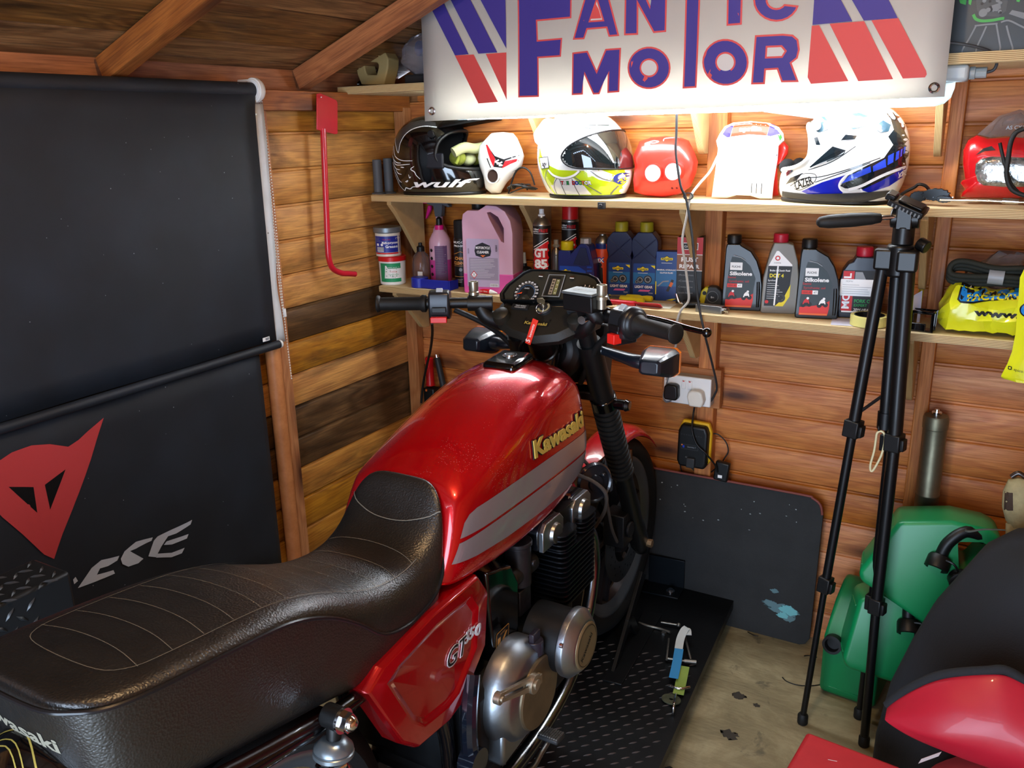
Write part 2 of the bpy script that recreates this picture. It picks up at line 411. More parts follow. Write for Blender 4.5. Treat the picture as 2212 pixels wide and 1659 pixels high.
def wall(name, M, L, z0, zmax, mats, seed, pick=None, seg=None, hole=None):
    W = tag(bpy.data.objects.new(name, None), kind='structure'); COL.objects.link(W); W.matrix_world = M; WM[W.name] = M
    rr = random.Random(seed); cache = {}
    k = 0; z = z0
    while z < zmax:
        spans = seg(z) if seg else [(-L/2, L/2)]
        for a, b in spans:
            l = round(b-a, 3)
            if l <= .02: continue
            if l not in cache:
                cache[l] = build('plank', plank_mesh(l), mats[0], W, sharp=50); o = cache[l]
            else: o = cache[l].copy(); COL.objects.link(o); o.parent = W
            mi = pick(k) if pick else 0
            if mi: o.data = o.data.copy(); o.data.materials[0] = mats[mi]
            o.location = ((a+b)/2, rr.uniform(-.0012, .0012), z); o.rotation_euler = (rad(rr.uniform(-.6, .6)), 0, 0)
        z += PH; k += 1
    return W
XR = 3.04; YF = -3.6
wall('wall_back', TR(XR/2, 0.012, 0), XR, -.01, H_EAVE+SL*RX-.02, [WB], 3,
     seg=lambda z: [(-XR/2+max(0, (z+PH-H_EAVE)/SL), XR/2-max(0, (z+PH-H_EAVE)/SL))])
ZL0 = .005-PH*0
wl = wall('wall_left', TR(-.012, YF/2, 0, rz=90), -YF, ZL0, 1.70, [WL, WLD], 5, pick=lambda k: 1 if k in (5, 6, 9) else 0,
     seg=lambda z: [(-1.8, 1.8)])
wall('wall_right', TR(XR+.012, YF/2, 0, rz=-90), -YF, .0, 1.70, [WB], 6)
def wf_seg(z):
    e = max(0, (z+PH-H_EAVE)/SL)
    return [(-XR/2+e, XR/2-e)] if z > 1.86 else [(-XR/2+e, -.83), (.47, XR/2-e)]
wall('wall_front', TR(XR/2, YF-.012, 0, rz=180), XR, 0, H_EAVE+SL*RX-.05, [WB], 8, seg=wf_seg)
# solid shell behind the boards keeps daylight out of the joints
for nm, b in (('trim_2', (XR+.03, XR+.05, YF, .03, 0, H_EAVE+.045)),):
    struct(nm, MB().box(*b), WRB)
g = MB(); g.prism([(-.05, 0), (XR+.05, 0), (XR+.05, H_EAVE), (RX, H_EAVE+SL*RX+.06), (-.05, H_EAVE)], 0, .02, TR(0, .05, 0, rx=90)); struct('trim_5', g, WS)
# framing timbers
def timber(name, a, b, w_, d, m=WS, up=(0, 0, 1), bev=.002):
    a = Vector(a); b = Vector(b); L = (b-a).length; x = (b-a).normalized(); y = Vector(up).cross(x).normalized(); z = x.cross(y); c = (a+b)/2
    mb = MB().box(-L/2, L/2, -w_/2, w_/2, -d/2, d/2)
    o = build(name, mb, m, bevel=bev, seg=1)
    o.matrix_world = Matrix(((x.x, y.x, z.x, c.x), (x.y, y.y, z.y, c.y), (x.z, y.z, z.z, c.z), (0, 0, 0, 1)))
    return tag(o, kind='structure')
timber('trim_1', (-.036, .03, .918), (-.036, YF, .918), .028, 1.835, WRAF)
timber('trim_7', (.026, -.023, 0), (.026, -.023, 1.70), .048, .042, up=(0, 1, 0))
timber('trim_8', (1.178, -.022, 0), (1.178, -.022, 2.2), .055, .042, WB, up=(0, 1, 0))
timber('trim_9', (1.80, -.022, 0), (1.80, -.022, 2.2), .036, .042, WB, up=(0, 1, 0))
timber('trim_10', (2.45, -.022, 0), (2.45, -.022, 2.0), .045, .042, WB, up=(0, 1, 0))
timber('trim_11', (.022, -.0, 1.715), (.022, YF, 1.715), .044, .058, WRAF)
timber('trim_12', (.02, -.712, 0), (.02, -.712, 1.69), .034, .04, WS, up=(0, 1, 0))
p = MB(); p.cyl((.024, -.752, 0), (.024, -.752, 1.0), .024, n=20); struct('trim_13', p, mat('turned_pole_timber', '#c98552', .45, var=.25, vscale=14, col2='#a9683a'))
# roof: boards parallel to the ridge, rafters across them
ceil = tag(bpy.data.objects.new('ceiling', None), kind='structure'); COL.objects.link(ceil)
ang = math.atan(SL); nb = 19; bw = (RX/math.cos(ang)+.12)/nb*1.0
rb = None
for side in (0, 1):
    for k in range(nb):
        s_ = -.08+(k+.5)*bw
        x = s_*math.cos(ang); z = H_EAVE+.022+s_*math.sin(ang)+.012
        if side: x = 2*RX-x
        if rb is None:
            rb = build('roof_board', MB().box(-1.9, 1.9, -bw/2+.0018, bw/2-.0018, -.007, .007), WRB, ceil, bevel=.003, seg=1)
            o = rb
        else: o = rb.copy(); COL.objects.link(o); o.parent = ceil
        o.matrix_world = Matrix.Translation((x, YF/2, z)) @ Matrix.Rotation(-ang if side == 0 else ang, 4, 'Y') @ Matrix.Rotation(rad(90), 4, 'Z')
c = MB(); c.prism([(-.1, H_EAVE+.035-.1*SL), (RX, H_EAVE+.05+RX*SL), (2*RX+.1, H_EAVE+.035-.1*SL), (2*RX+.1, H_EAVE+.07-.1*SL), (RX, H_EAVE+.09+RX*SL), (-.1, H_EAVE+.07-.1*SL)], -.1, -YF+.1, TR(0, 0, 0, rx=90))
struct('trim_15', c, WRB)
def rafter(i, y):
    for s_ in (1, -1):
        a = Vector((0.0 if s_ == 1 else 2*RX, y, H_EAVE-.012)); b = Vector((RX, y, H_EAVE-.012+RX*SL))
        timber('trim_%d' % i, a, b, .042, .062, WRAF, up=(-SL*s_, 0, 1)); i += 1
rafter(16, -.50); rafter(18, -1.17); rafter(20, -1.85); rafter(22, -2.5); rafter(24, -3.2)
# floor: stained sheet
fm = bpy.data.materials.new('plywood_floor'); fm.use_nodes = True; nt = fm.node_tree; N = nt.nodes; L = nt.links; b = N['Principled BSDF']
tc = N.new('ShaderNodeTexCoord')
def fn(scale, det, mapc=(1, 1, 1), dist=0):
    mp = N.new('ShaderNodeMapping'); mp.inputs['Scale'].default_value = mapc; L.new(tc.outputs['Object'], mp.inputs[0])
    n = N.new('ShaderNodeTexNoise'); n.inputs['Scale'].default_value = scale; n.inputs['Detail'].default_value = det; n.inputs['Roughness'].default_value = .68; n.inputs['Distortion'].default_value = dist; L.new(mp.outputs[0], n.inputs['Vector']); return n.outputs['Fac']
def fr(v, *st):
    r = N.new('ShaderNodeValToRGB'); e = r.color_ramp.elements
    while len(e) < len(st): e.new(.5)
    for x, (p_, c_) in zip(e, st): x.position = p_; x.color = srgb(c_)
    L.new(v, r.inputs[0]); return r.outputs[0]
def fmix(f, a, b_):
    x = N.new('ShaderNodeMix'); x.data_type = 'RGBA'; L.new(f, x.inputs[0])
    for i, v in ((6, a), (7, b_)):
        if isinstance(v, str): x.inputs[i].default_value = srgb(v)
        else: L.new(v, x.inputs[i])
    return x.outputs[2]
base = fr(fn(3.2, 8, (1, 2.2, 1), .8), (.25, '#5f5439'), (.5, '#8f8260'), (.75, '#c4b790'))
gr = fr(fn(10, 6, (2, 14, 1)), (.35, '#74684a'), (.7, '#c8bb94'))
c1 = fmix(fr(fn(2, 2), (.3, '#505050'), (.7, '#909090')), base, gr)
c1 = fmix(fr(fn(7.5, 7, (1, 1, 1), .6), (.60, '#000000'), (.67, '#d0d0d0')), c1, '#3f3a30')
c1 = fmix(fr(fn(38, 4), (.70, '#000000'), (.76, '#b0b0b0')), c1, '#2c2822')
c1 = fmix(fr(fn(1.6, 3), (.42, '#000000'), (.7, '#a0a0a0')), c1, '#6a6046')
L.new(c1, b.inputs['Base Color']); b.inputs['Roughness'].default_value = .6
struct('floor', MB().box(-.05, XR+.05, YF-.05, .05, -.04, 0), fm)
# spilled paint marks on the floor
D = Decal((1.45, -.62, 0), (1, 0, 0), (0, 1, 0), off=.0004); dm = mat('oil_stain', '#39342c', .75)
for cx, cy, r, sd in ((.005, .03, .028, 1), (-.02, .21, .022, 2), (.04, .19, .012, 4), (-.09, -.18, .02, 3), (.09, -.12, .01, 5)):
    rr = random.Random(sd); D.poly([(cx+r*rr.uniform(.55, 1.2)*math.cos(2*pi*i/26), cy+r*rr.uniform(.4, .9)*math.sin(2*pi*i/26)) for i in range(26)], dm)
tag(D.build('floor_stain'), 'dark dried oil stains on the pale plywood floor', 'stain', kind='stuff')
# the open doorway behind the camera
df = MB()
for x0, x1, z0, z1 in ((1.0, 1.06, 0, 1.93), (2.34, 2.40, 0, 1.93), (1.0, 2.4, 1.87, 1.93)): df.box(x0, x1, YF-.02, YF+.04, z0, z1)
struct('door_1', df, WS, bevel=.003)
# ================================================================ MOTORCYCLE (world coordinates, axis along Y, wheels on the lift top)
ZL = .10
BK = thing('motorcycle', 'red motorcycle with black stitched seat and silver side stripes standing on the black lift', 'motorcycle', (1.0, -1.1, ZL))
paint = mat('candy_red_paint', '#b8020e', .26, .45, coat=1, flake=.55)
paint2 = mat('candy_red_side_paint', '#a8030f', .24, .45, coat=1)
leather = bpy.data.materials.new('black_leatherette'); leather.use_nodes = True
def _lea():
    nt = leather.node_tree; N = nt.nodes; L = nt.links; b = N['Principled BSDF']
    b.inputs['Base Color'].default_value = srgb('#161514'); b.inputs['Specular IOR Level'].default_value = .9; b.inputs['Roughness'].default_value = .36
    tc = N.new('ShaderNodeTexCoord'); v = N.new('ShaderNodeTexVoronoi'); v.inputs['Scale'].default_value = 330; v.feature = 'SMOOTH_F1'; L.new(tc.outputs['Object'], v.inputs['Vector'])
    n = N.new('ShaderNodeTexNoise'); n.inputs['Scale'].default_value = 18; n.inputs['Detail'].default_value = 6; L.new(tc.outputs['Object'], n.inputs['Vector'])
    bp = N.new('ShaderNodeBump'); bp.inputs['Strength'].default_value = .55; bp.inputs['Distance'].default_value = .0012; L.new(v.outputs['Distance'], bp.inputs['Height'])
    b2 = N.new('ShaderNodeBump'); b2.inputs['Strength'].default_value = .12; b2.inputs['Distance'].default_value = .004; L.new(n.outputs['Fac'], b2.inputs['Height']); L.new(bp.outputs[0], b2.inputs['Normal']); L.new(b2.outputs[0], b.inputs['Normal'])
    r = N.new('ShaderNodeMapRange'); r.inputs['To Min'].default_value = .28; r.inputs['To Max'].default_value = .5; L.new(n.outputs['Fac'], r.inputs['Value']); L.new(r.outputs[0], b.inputs['Roughness'])
_lea()
X0 = 1.0
WI = WM[BK.name].inverted()
def w2l(p): return WI @ Vector(p)
BO = Vector((1.0, -1.1, ZL))
# ---- fuel tank
def tank_ring(yt, yb, wsh, zt, zsh, wm, zm, zb, wb):
    P = [(0, zt), (.35*wsh, zt-.001), (.72*wsh, zt-(zt-zsh)*.28), (.955*wsh, zsh+.013), (wsh, zsh), (lerp(wsh, wm, .35), zsh-.02), (wm, zm), (wm*.99, (zm+zb)/2), (wb+.006, zb+.014), (wb, zb), (wb*.6, zb+.004), (0, zb+.006)]
    def yy(z): return lerp(yb, yt, (z-zb)/(zt-zb))
    R = [(X0+x, yy(z), z) for x, z in P]; Lf = [(X0-x, yy(z), z) for x, z in P[1:-1]]
    return R+Lf[::-1]
def lerp(a, b, t): return a+(b-a)*t
T = [(-1.385, -1.448, .085, .972, .93, .10, .88, .83, .08),
     (-1.382, -1.455, .118, .985, .945, .128, .88, .812, .112),
     (-1.360, -1.440, .130, 1.000, .955, .143, .88, .797, .128),
     (-1.300, -1.360, .136, 1.032, .972, .149, .88, .790, .136),
     (-1.200, -1.230, .140, 1.075, .998, .152, .885, .782, .140),
     (-1.090, -1.100, .141, 1.104, 1.026, .153, .89, .782, .140),
     (-.990, -.995, .139, 1.112, 1.050, .152, .90, .790, .138),
     (-.915, -.915, .134, 1.106, 1.054, .150, .91, .806, .134),
     (-.862, -.855, .124, 1.090, 1.036, .145, .92, .816, .126),
     (-.832, -.822, .104, 1.066, 1.010, .126, .92, .828, .104),
     (-.815, -.808, .062, 1.030, .985, .080, .92, .85, .06)]
mb = MB(); mb.rings([tank_ring(*t) for t in T])
tank = build('fuel_tank', mb, paint, BK, sub=2, world=True)
tb = bvh_of(tank)
# filler cap
cb = MB(frame(w2l((1.0, -.975, 1.108)), (0, -.09, 1), (1, 0, 0)))
cb.box(-.043, .043, -.05, .05, -.01, .016)
cap = build('fuel_cap', cb, M_['gloss'], BK, bevel=.012, seg=4)
cb = MB(frame(w2l((1.0, -.968, 1.125)), (0, -.09, 1))); cb.lathe([(0.001, .003), (.011, .003), (.012, 0), (.015, 0), (.015, .0015), (.017, .0015), (.017, -.001)], 24)
build('cap_lock', cb, M_['chrome'], cap)
# side stripes and emblem on both sides
stripe = mat('grey_stripe', '#8d8285', .3, .25, coat=1)
for sg in (1, -1):
    D = Decal(w2l((X0+sg*.16, -1.1, .9)), (0, sg, 0), (0, 0, 1), tb, .0008, .012)
    def q(y, z): return (sg*(y+1.1), z-.9)
    top = [q(-1.402, .890), q(-1.385, .915), q(-1.368, .926), q(-1.345, .931)]+[q(lerp(-1.345, -.851, i/8), .931+.004*math.sin(i/8*pi)) for i in range(1, 9)]
    bot = [q(lerp(-.851, -1.402, i/8), .887) for i in range(9)]
    D.poly(top+bot[:-1], stripe)
    D.poly([q(-1.406, .882)]+[q(lerp(-1.406, -.851, i/8), .882) for i in range(1, 9)]+[q(-.851, .838), q(-.95, .826), q(-1.1, .824), q(-1.25, .829), q(-1.36, .838), q(-1.428, .848)], stripe)
    D.build('tank_stripe', BK)
    kawl = {1: (-1.135, .958), -1: (-.885, .955)}[sg]
    D = Decal(w2l((X0+sg*.155, kawl[0], kawl[1])), (0, sg, -.02*sg), (0, 0, 1), tb, .0012, .02)
    D.text('Kawasaki', 0, 0, .052, M_['ink'], 'l', bold=.065, wid=.252)
    D.build('emblem_backing', BK, thick=.002)
    D = Decal(w2l((X0+sg*.155, kawl[0], kawl[1])), (0, sg, -.02*sg), (0, 0, 1), tb, .0036, .02)
    D.text('Kawasaki', 0.002, .001, .052, M_['gold'], 'l', bold=.03, wid=.248)
    D.build('tank_emblem', BK, thick=.0025, label='raised gold lettering on the tank side')
# ---- seat
S = [(-1.374, -1.44, .050, .975, .90, .86), (-1.380, -1.448, .098, .991, .88, .80), (-1.398, -1.452, .116, .982, .862, .778), (-1.428, -1.462, .124, .930, .832, .762), (-1.470, -1.48, .128, .895, .810, .745), (-1.515, -1.515, .129, .882, .799, .728),
     (-1.565, -1.565, .130, .882, .796, .722), (-1.630, -1.63, .131, .895, .815, .722), (-1.690, -1.69, .132, .922, .868, .731), (-1.755, -1.755, .133, .953, .916, .748), (-1.830, -1.83, .134, .976, .950, .763), (-1.92, -1.92, .135, .988, .967, .785),
     (-2.0, -2.0, .135, .997, .978, .803), (-2.065, -2.06, .134, 1.004, .987, .818), (-2.115, -2.095, .126, 1.010, .994, .83), (-2.145, -2.12, .104, 1.014, .999, .84), (-2.16, -2.13, .06, 1.013, 1.002, .85)]
def seat_ring(yt, yb, w_, zt, zp, zs):
    P = [(0, zt), (.4*w_, zt), (.72*w_, zt-.003), (.93*w_, lerp(zt, zp, .28)), (w_, lerp(zt, zp, .78)), (w_*1.005, zp), (w_*1.0, zp-.012), (w_*.995, lerp(zp, zs, .5)), (w_*.95, zs), (w_*.5, zs+.015), (0, zs+.015)]
    def yy(z): return lerp(yb, yt, (z-zs)/(zt-zs))
    return [(X0+x, yy(z), z) for x, z in P]+[(X0-x, yy(z), z) for x, z in P[1:-1]][::-1]
mb = MB(); mb.rings([seat_ring(*s) for s in S]); seat = build('seat', mb, leather, BK, sub=2, world=True); sb = bvh_of(seat)
# piping round the seat edge
pp = []
for s in S[2:]:
    pp.append(w2l((X0+s[2]*1.0+.001, lerp(s[1], s[0], (s[4]-s[5])/(s[3]-s[5])), s[4])))
pr_ = pp+[Vector((-p.x, p.y, p.z)) for p in pp[::-1]]
pr_ = [p+Vector((0, -.004, 0)) if i in (len(pp)-1, len(pp)) else p for i, p in enumerate(pr_)]
mb = MB(); mb.tube(pr_, .0032, 8, 5); build('piping', mb, mat('seat_piping', '#1a1a1c', .25), seat)
# stitched seams
thread = mat('seam_thread', '#76746c', .6)
D = Decal(w2l((X0, -1.1, 1.15)), (1, 0, 0), (0, 1, 0), sb, .0010, .006, depth=.1)
for i in range(12):
    y = -1.502-.050*i
    wd = .098 if i > 1 else .100
    D.line([(x*wd, y+1.1+.013*(1-x*x)) for x in (-1, -.6, -.2, .2, .6, 1)], .0010, thread, 8)
D.line([(s*.1, y+1.1) for s, y in ((1, -1.49), (1, -1.6), (1, -1.8), (1, -2.0), (.9, -2.065), (.5, -2.088), (-.5, -2.088), (-.9, -2.065), (-1, -2.0), (-1, -1.8), (-1, -1.6), (-1, -1.49))], .0011, thread, 4)
D.line([(x*.11, y) for x, y in ((-1, -.30), (-.8, -.325), (-.4, -.340), (0, -.344), (.4, -.340), (.8, -.325), (1, -.30))], .0013, thread, 4)
D.build('seam', seat)
D = Decal(w2l((X0, -2.14, .925)), (1, 0, 0), (0, 0, 1), sb, .0005, .012)
D.text('Kawasaki', -.035, 0, .03, mat('pale_print', '#8c8878', .5), 'c', bold=.03, wid=.19); D.build('seat_lettering', seat)
# ---- rear cowl / tail light below the seat end
mb = MB(); mb.sph(w2l((.99, -2.125, .868)), (.082, .07, .060), 32, 16); tl = build('tail_cowl', mb, M_['gloss'], BK, sharp=80)
D = Decal(w2l((X0-.01, -2.15, 1.0)), (1, 0, 0), (0, 1, 0), bvh_of(tl), .0006, .01)
for a in (.010, -.004, -.012): D.line([(-.07, a-.022), (-.01, a), (.05, a-.022)], .0022 if a > 0 else .0015, M_['gold'], 6)
D.build('pinstripe', tl)
mb = MB(); mb.box(-.06, .06, -1.12, -1.08, .66, .72); build('tail_light', mb, mat('red_lens', '#7a0508', .15, coat=.5), BK, bevel=.01)
# ---- side covers
SC = [(-1.352, .792), (-1.318, .742), (-1.334, .628), (-1.425, .548), (-1.475, .538), (-1.575, .55), (-1.622, .594), (-1.70, .748), (-1.66, .772), (-1.508, .792)]
for sg in (1, -1):
    n = len(SC); cy = sum(p[0] for p in SC)/n; cz = sum(p[1] for p in SC)/n
    def rg(k, dx, up=0): return [(X0+sg*dx, cy+(y-cy)*k, cz+(z-cz)*k+up) for y, z in SC]
    mb = MB(); mb.rings([rg(1.0, .10), rg(1.0, .136), rg(.965, .146), rg(.74, .149, .006), rg(.66, .143, .006), rg(.3, .144, .006)], caps=True)
    cv = build('side_cover', mb, paint2, BK, world=True, sharp=20, bevel=.003, seg=2)
    D = Decal(w2l((X0+sg*.2, -1.475 if sg == 1 else -1.335, .655)), (0, sg, .0), (0, .0, 1), bvh_of(cv), .001, .05)
    D.text('GT', 0, 0, .052, M_['silver'], 'l', bold=.03, shear=.3); D.text('GT', .0015, .001, .052, M_['ink'], 'l', bold=.0, shear=.3)
    D.text('550', .062, .018, .032, M_['silver'], 'l', bold=.02, shear=.3); D.build('badge', cv, thick=.002, label='black and silver model lettering on the side cover')
# ---- airbox panel in front of the side cover
for sg in (1, -1):
    mb = MB(); P = [(-1.322, .785), (-1.225, .757), (-1.196, .705), (-1.200, .545), (-1.295, .530), (-1.318, .70)]
    mb.rings([[(X0+sg*x_, y, z-(.006 if x_ > .12 else 0)) for y, z in P] for x_ in (.06, .136, .143)])
    ap = build('airbox_panel', mb, M_['gloss'], BK, world=True, bevel=.006, seg=3)
    if sg == 1:
        D = Decal(w2l((X0+.143, at(1085, 1390, 'x', 1.144).y, at(1085, 1390, 'x', 1.144).z)), (0, 1, 0), (0, .12, 1), None, .0008)
        gk = mat('gold_sticker', '#b5813a', .4, .3)
        D.rect(-.026, -.034, .026, .034, gk, .004); D.rect(-.024, -.032, .024, .032, M_['ink'], .003)
        D.rect(-.02, -.014, -.008, .02, gk); D.poly([(-.007, .004), (.012, .022), (.02, .022), (.004, .003), (.02, -.014), (.01, -.014), (-.007, .0)], gk)
        D.rect(-.02, -.022, .02, -.018, gk); D.text('KAWASAKI', 0, -.03, .007, gk, 'c'); D.text('GUARD', 0, .024, .006, gk, 'c'); D.build('sticker', ap)
# ---- engine
eng = M_['black']; finm = mat('engine_black_paint', '#101113', .42, .3, var=.3, vscale=30); edge = mat('fin_edge', '#50555c', .35, .8)
mb = MB()
mb.box(.845, 1.145, -1.02, -.88, .54, .78)
blk = build('cylinder_block', mb, finm, BK, world=True)
def fin(z, x0, x1, y0, y1, mbx, th=.0032):
    r = .020; P = []
    for cx, cy, a in ((x1-r, y0+r, -90), (x1-r, y1-r, 0), (x0+r, y1-r, 90), (x0+r, y0+r, 180)):
        P += [(cx+r*math.cos(rad(a+k*30)), cy+r*math.sin(rad(a+k*30)), z) for k in range(4)]
    mbx.rings([[p for p in P], [(p[0], p[1], z+th) for p in P]])
fpart = None
for i in range(12):
    z = .568+.0125*i
    mb = MB(); fin(0, -.17, .17, -.088, .088, mb)
    if fpart is None: fpart = build('cooling_fin', mb, mat('fin_metal', '#202227', .3, .7), BK); o = fpart
    else: o = fpart.copy(); COL.objects.link(o); o.parent = BK
    o.location = w2l((1.005, -.952, z-.012))
mb = MB()
for i in range(4):
    z = .718+.0115*i
    for y0, y1 in ((-1.045, -.965), (-.94, -.86)): fin(z-.016, .84, 1.176, y0, y1, mb, th=.003)
build('cylinder_head_fins', mb, mat('fin_metal', '#202227', .3, .7), BK, world=True)
_c1, _c2 = at(1196, 1150, 'x', 1.150), at(1257, 1097, 'x', 1.150)
for y, z in ((_c1.y, _c1.z), (_c2.y, _c2.z)):
    mb = MB(); c8 = [(.052, -.03), (.052, .018), (.034, .036), (-.034, .036), (-.052, .018), (-.052, -.03)]
    mb.prism(c8, -.160, .140, Matrix(((0, 0, 1, X0), (1, 0, 0, y), (0, 1, 0, z), (0, 0, 0, 1))))
    cc_ = build('cam_cover', mb, mat('cam_cover_black', '#14161c', .22, .4, coat=.5), BK, world=True, bevel=.006, seg=2)
    mb = MB(); mb.prism([(.05, -.03), (.05, .017), (.033, .034), (-.033, .034), (-.05, .017), (-.05, -.03)], .138, .150, Matrix(((0, 0, 1, X0), (1, 0, 0, y), (0, 1, 0, z), (0, 0, 0, 1))))
    build('end_plate', mb, M_['alu'], cc_, world=False, bevel=.002).matrix_parent_inverse = Matrix.Translation(-BO)
    mb = MB(); mb.cyl((X0+.148, y+.006, z-.004), (X0+.158, y+.006, z-.004), .026, .023, 28); e = build('end_cap', mb, M_['steel'], cc_, bevel=.001); e.matrix_parent_inverse = Matrix.Translation(-BO)
    mb = MB()
    for bx in (-.12, -.03, .06, .128): mb.cyl((X0+bx, y-.03, z+.03), (X0+bx, y-.03, z+.042), .007, n=6)
    e = build('bolt', mb, M_['chrome'], cc_); e.matrix_parent_inverse = Matrix.Translation(-BO)
# crankcase
mb = MB(); mb.box(.82, 1.16, -1.42, -.95, .33, .56); mb.box(.86, 1.14, -1.40, -1.0, .27, .34)
build('crankcase', mb, mat('crankcase_grey', '#17191c', .5, .3, var=.3, vscale=20), BK, world=True, bevel=.03, seg=3)
def xf(x, y, z): return Matrix(((0, 0, 1, x), (1, 0, 0, y), (0, 1, 0, z), (0, 0, 0, 1)))   # local Z -> +X
mb = MB(xf(1.15, -1.135, .545)); mb.lathe([(.072, 0), (.072, .02), (.070, .085), (.070, .090)], 40); build('ignition_housing', mb, mat('housing_black', '#0c0d0f', .5, .2), BK, world=True)
mb = MB(xf(1.232, -1.132, .545)); mb.lathe([(.075, 0), (.077, .003), (.077, .016), (.075, .019), (.058, .036), (.054, .038)], 48); pc = build('ignition_cover', mb, M_['alu'], BK, world=True, bevel=.001)
mb = MB(xf(1.2705, -1.132, .545)); mb.lathe([(.053, -.004), (.053, .001), (.05, .0035)], 40); e = build('cover_disc', mb, mat('bronze_disc', '#8a7a5c', .35, .6), pc, origin=None); e.matrix_parent_inverse = Matrix.Translation(-BO)
D = Decal((1.2738, -1.132, .545), (0, 1, 0), (0, 0, 1), None, .0006); D.ring(0, 0, .045, .0465, M_['ink'], 40); D.text('Kawasaki', 0, -.006, .02, M_['ink'], 'c', rot=40, bold=.01, wid=.066); e = D.build('disc_lettering', pc); e.matrix_parent_inverse = Matrix.Translation(-BO)
mb = MB()
for a in (35, 155, 275): mb.cyl((1.243, -1.132+.078*math.cos(rad(a)), .545+.078*math.sin(rad(a))), (1.250, -1.132+.078*math.cos(rad(a)), .545+.078*math.sin(rad(a))), .005, n=10)
e = build('screw', mb, M_['chrome'], pc); e.matrix_parent_inverse = Matrix.Translation(-BO)
# clutch cover
mb = MB(xf(1.145, -1.268, .488)); mb.lathe([(.113, 0), (.113, .028), (.110, .036), (.103, .048), (.092, .060), (.086, .064)], 56); mb.add(*MB().lathe([(.078, .0), (.076, .012)], 48).__dict__.get('_x', ([], [])))
cl = build('clutch_cover', mb, M_['alu'], BK, world=True, sharp=60)
mb = MB(xf(1.205, -1.240, .476)); mb.lathe([(.080, -.03), (.080, .008), (.077, .011)], 48); e = build('clutch_disc', mb, mat('worn_bronze', '#86755c', .33, .75, var=.25, vscale=10), cl); e.matrix_parent_inverse = Matrix.Translation(-BO)
mb = MB(); mb.prism([(-.06, -.03), (.075, -.02), (.085, .03), (.07, .055), (-.055, .055)], 0, .045, xf(1.150, -1.305, .398)); e = build('cover_boss', mb, M_['alu'], cl, bevel=.008, seg=2); e.matrix_parent_inverse = Matrix.Translation(-BO)
la = at(1146, 1474, 'x', 1.214); lb = at(1074, 1507, 'x', 1.214)
mb = MB(xf(1.195, la.y, la.z)); mb.lathe([(.03, -.04), (.03, -.002), (.026, .002)], 30)
e = build('release_boss', mb, M_['alu'], cl); e.matrix_parent_inverse = Matrix.Translation(-BO)
mb = MB(); dv = (lb-la).normalized(); pv = Vector((0, -dv.z, dv.y))
Pl = [la+pv*.016, lb+pv*.010, lb-pv*.010, la-pv*.016]; hl = [la+dv*.02+pv*.005, lb-dv*.012+pv*.004, lb-dv*.012-pv*.004, la+dv*.02-pv*.005]
for x_ in (0,):
    v = [tuple(p) for p in Pl+hl]+[(p[0]+.008, p[1], p[2]) for p in Pl+hl]
    mb.add(v, [(0, 1, 5, 4), (1, 2, 6, 5), (2, 3, 7, 6), (3, 0, 4, 7), (8, 12, 13, 9), (9, 13, 14, 10), (10, 14, 15, 11), (11, 15, 12, 8), (0, 8, 9, 1), (1, 9, 10, 2), (2, 10, 11, 3), (3, 11, 8, 0), (4, 5, 13, 12), (5, 6, 14, 13), (6, 7, 15, 14), (7, 4, 12, 15)])
mb.cyl(la, la+Vector((.014, 0, 0)), .021, n=28); mb.cyl(la, la+Vector((.018, 0, 0)), .011, n=20); mb.cyl(lb-Vector((.004, 0, 0)), lb+Vector((.010, 0, 0)), .0125, n=24); mb.cyl(lb, lb+Vector((.014, 0, 0)), .006, n=12)
mb.cbox(la+pv*-.004-dv*.022+Vector((.005, 0, 0)), .014, .016, .022)
e = build('release_lever', mb, mat('worn_alloy', '#a79a86', .35, .8), cl, bevel=.0012); e.matrix_parent_inverse = Matrix.Translation(-BO)
mb = MB(); a = at(1155, 1392, 'x', 1.195); mb.cyl(a-Vector((0, 0, .02)), a+Vector((0, 0, .012)), .019, n=24); mb.cbox(a+Vector((0, 0, .02)), .012, .03, .022)
build('oil_filler_cap', mb, mat('filler_plastic', '#26222c', .3), BK, world=True, bevel=.002)
# carburettors
for i in range(4):
    x = .84+.090*i
    mb = MB(TR(0, .105, -.012)); mb.cyl((x, -1.29, .70), (x, -1.19, .70), .024, n=16); mb.cyl((x, -1.245, .67), (x, -1.245, .765), .029, n=20); mb.cyl((x, -1.245, .765), (x, -1.245, .775), .032, n=20); mb.cbox((x, -1.25, .635), .04, .05, .06); mb.cyl((x+.028, -1.23, .72), (x+.034, -1.23, .72), .008, n=8)
    build('carburettor', mb, mat('carb_metal', '#3c3a3e', .4, .7, var=.4, vscale=30), BK, world=True, bevel=.002)
# exhaust
for i in range(4):
    x = .865+.09*i; xe = .9+.07*i
    if i == 3: xe = 1.15
    if i == 0: xe = .85
    mb = MB(); mb.tube([(x, -.87, .68), (x, -.82, .64), (x, -.80, .54), (x+.0, -.84, .42), ((x+xe)/2, -.95, .31), (xe, -1.12, .27), (xe, -1.3, .262), (xe, -1.45, .26)], .0185, 12, 5)
    build('exhaust_header', mb, mat('header_chrome', '#8a8c90', .22, 1), BK, world=True, sharp=80)
for sg in (1, -1):
    mb = MB(); mb.tube([(X0+sg*.15, -1.44, .26), (X0+sg*.16, -1.55, .26), (X0+sg*.17, -1.7, .27), (X0+sg*.175, -2.15, .32), (X0+sg*.175, -2.22, .33)], lambda t: .022+.024*min(1, max(0, (t-.2)*3)), 20, 4)
    build('silencer', mb, mat('header_chrome', '#8a8c90', .22, 1), BK, world=True, sharp=80)
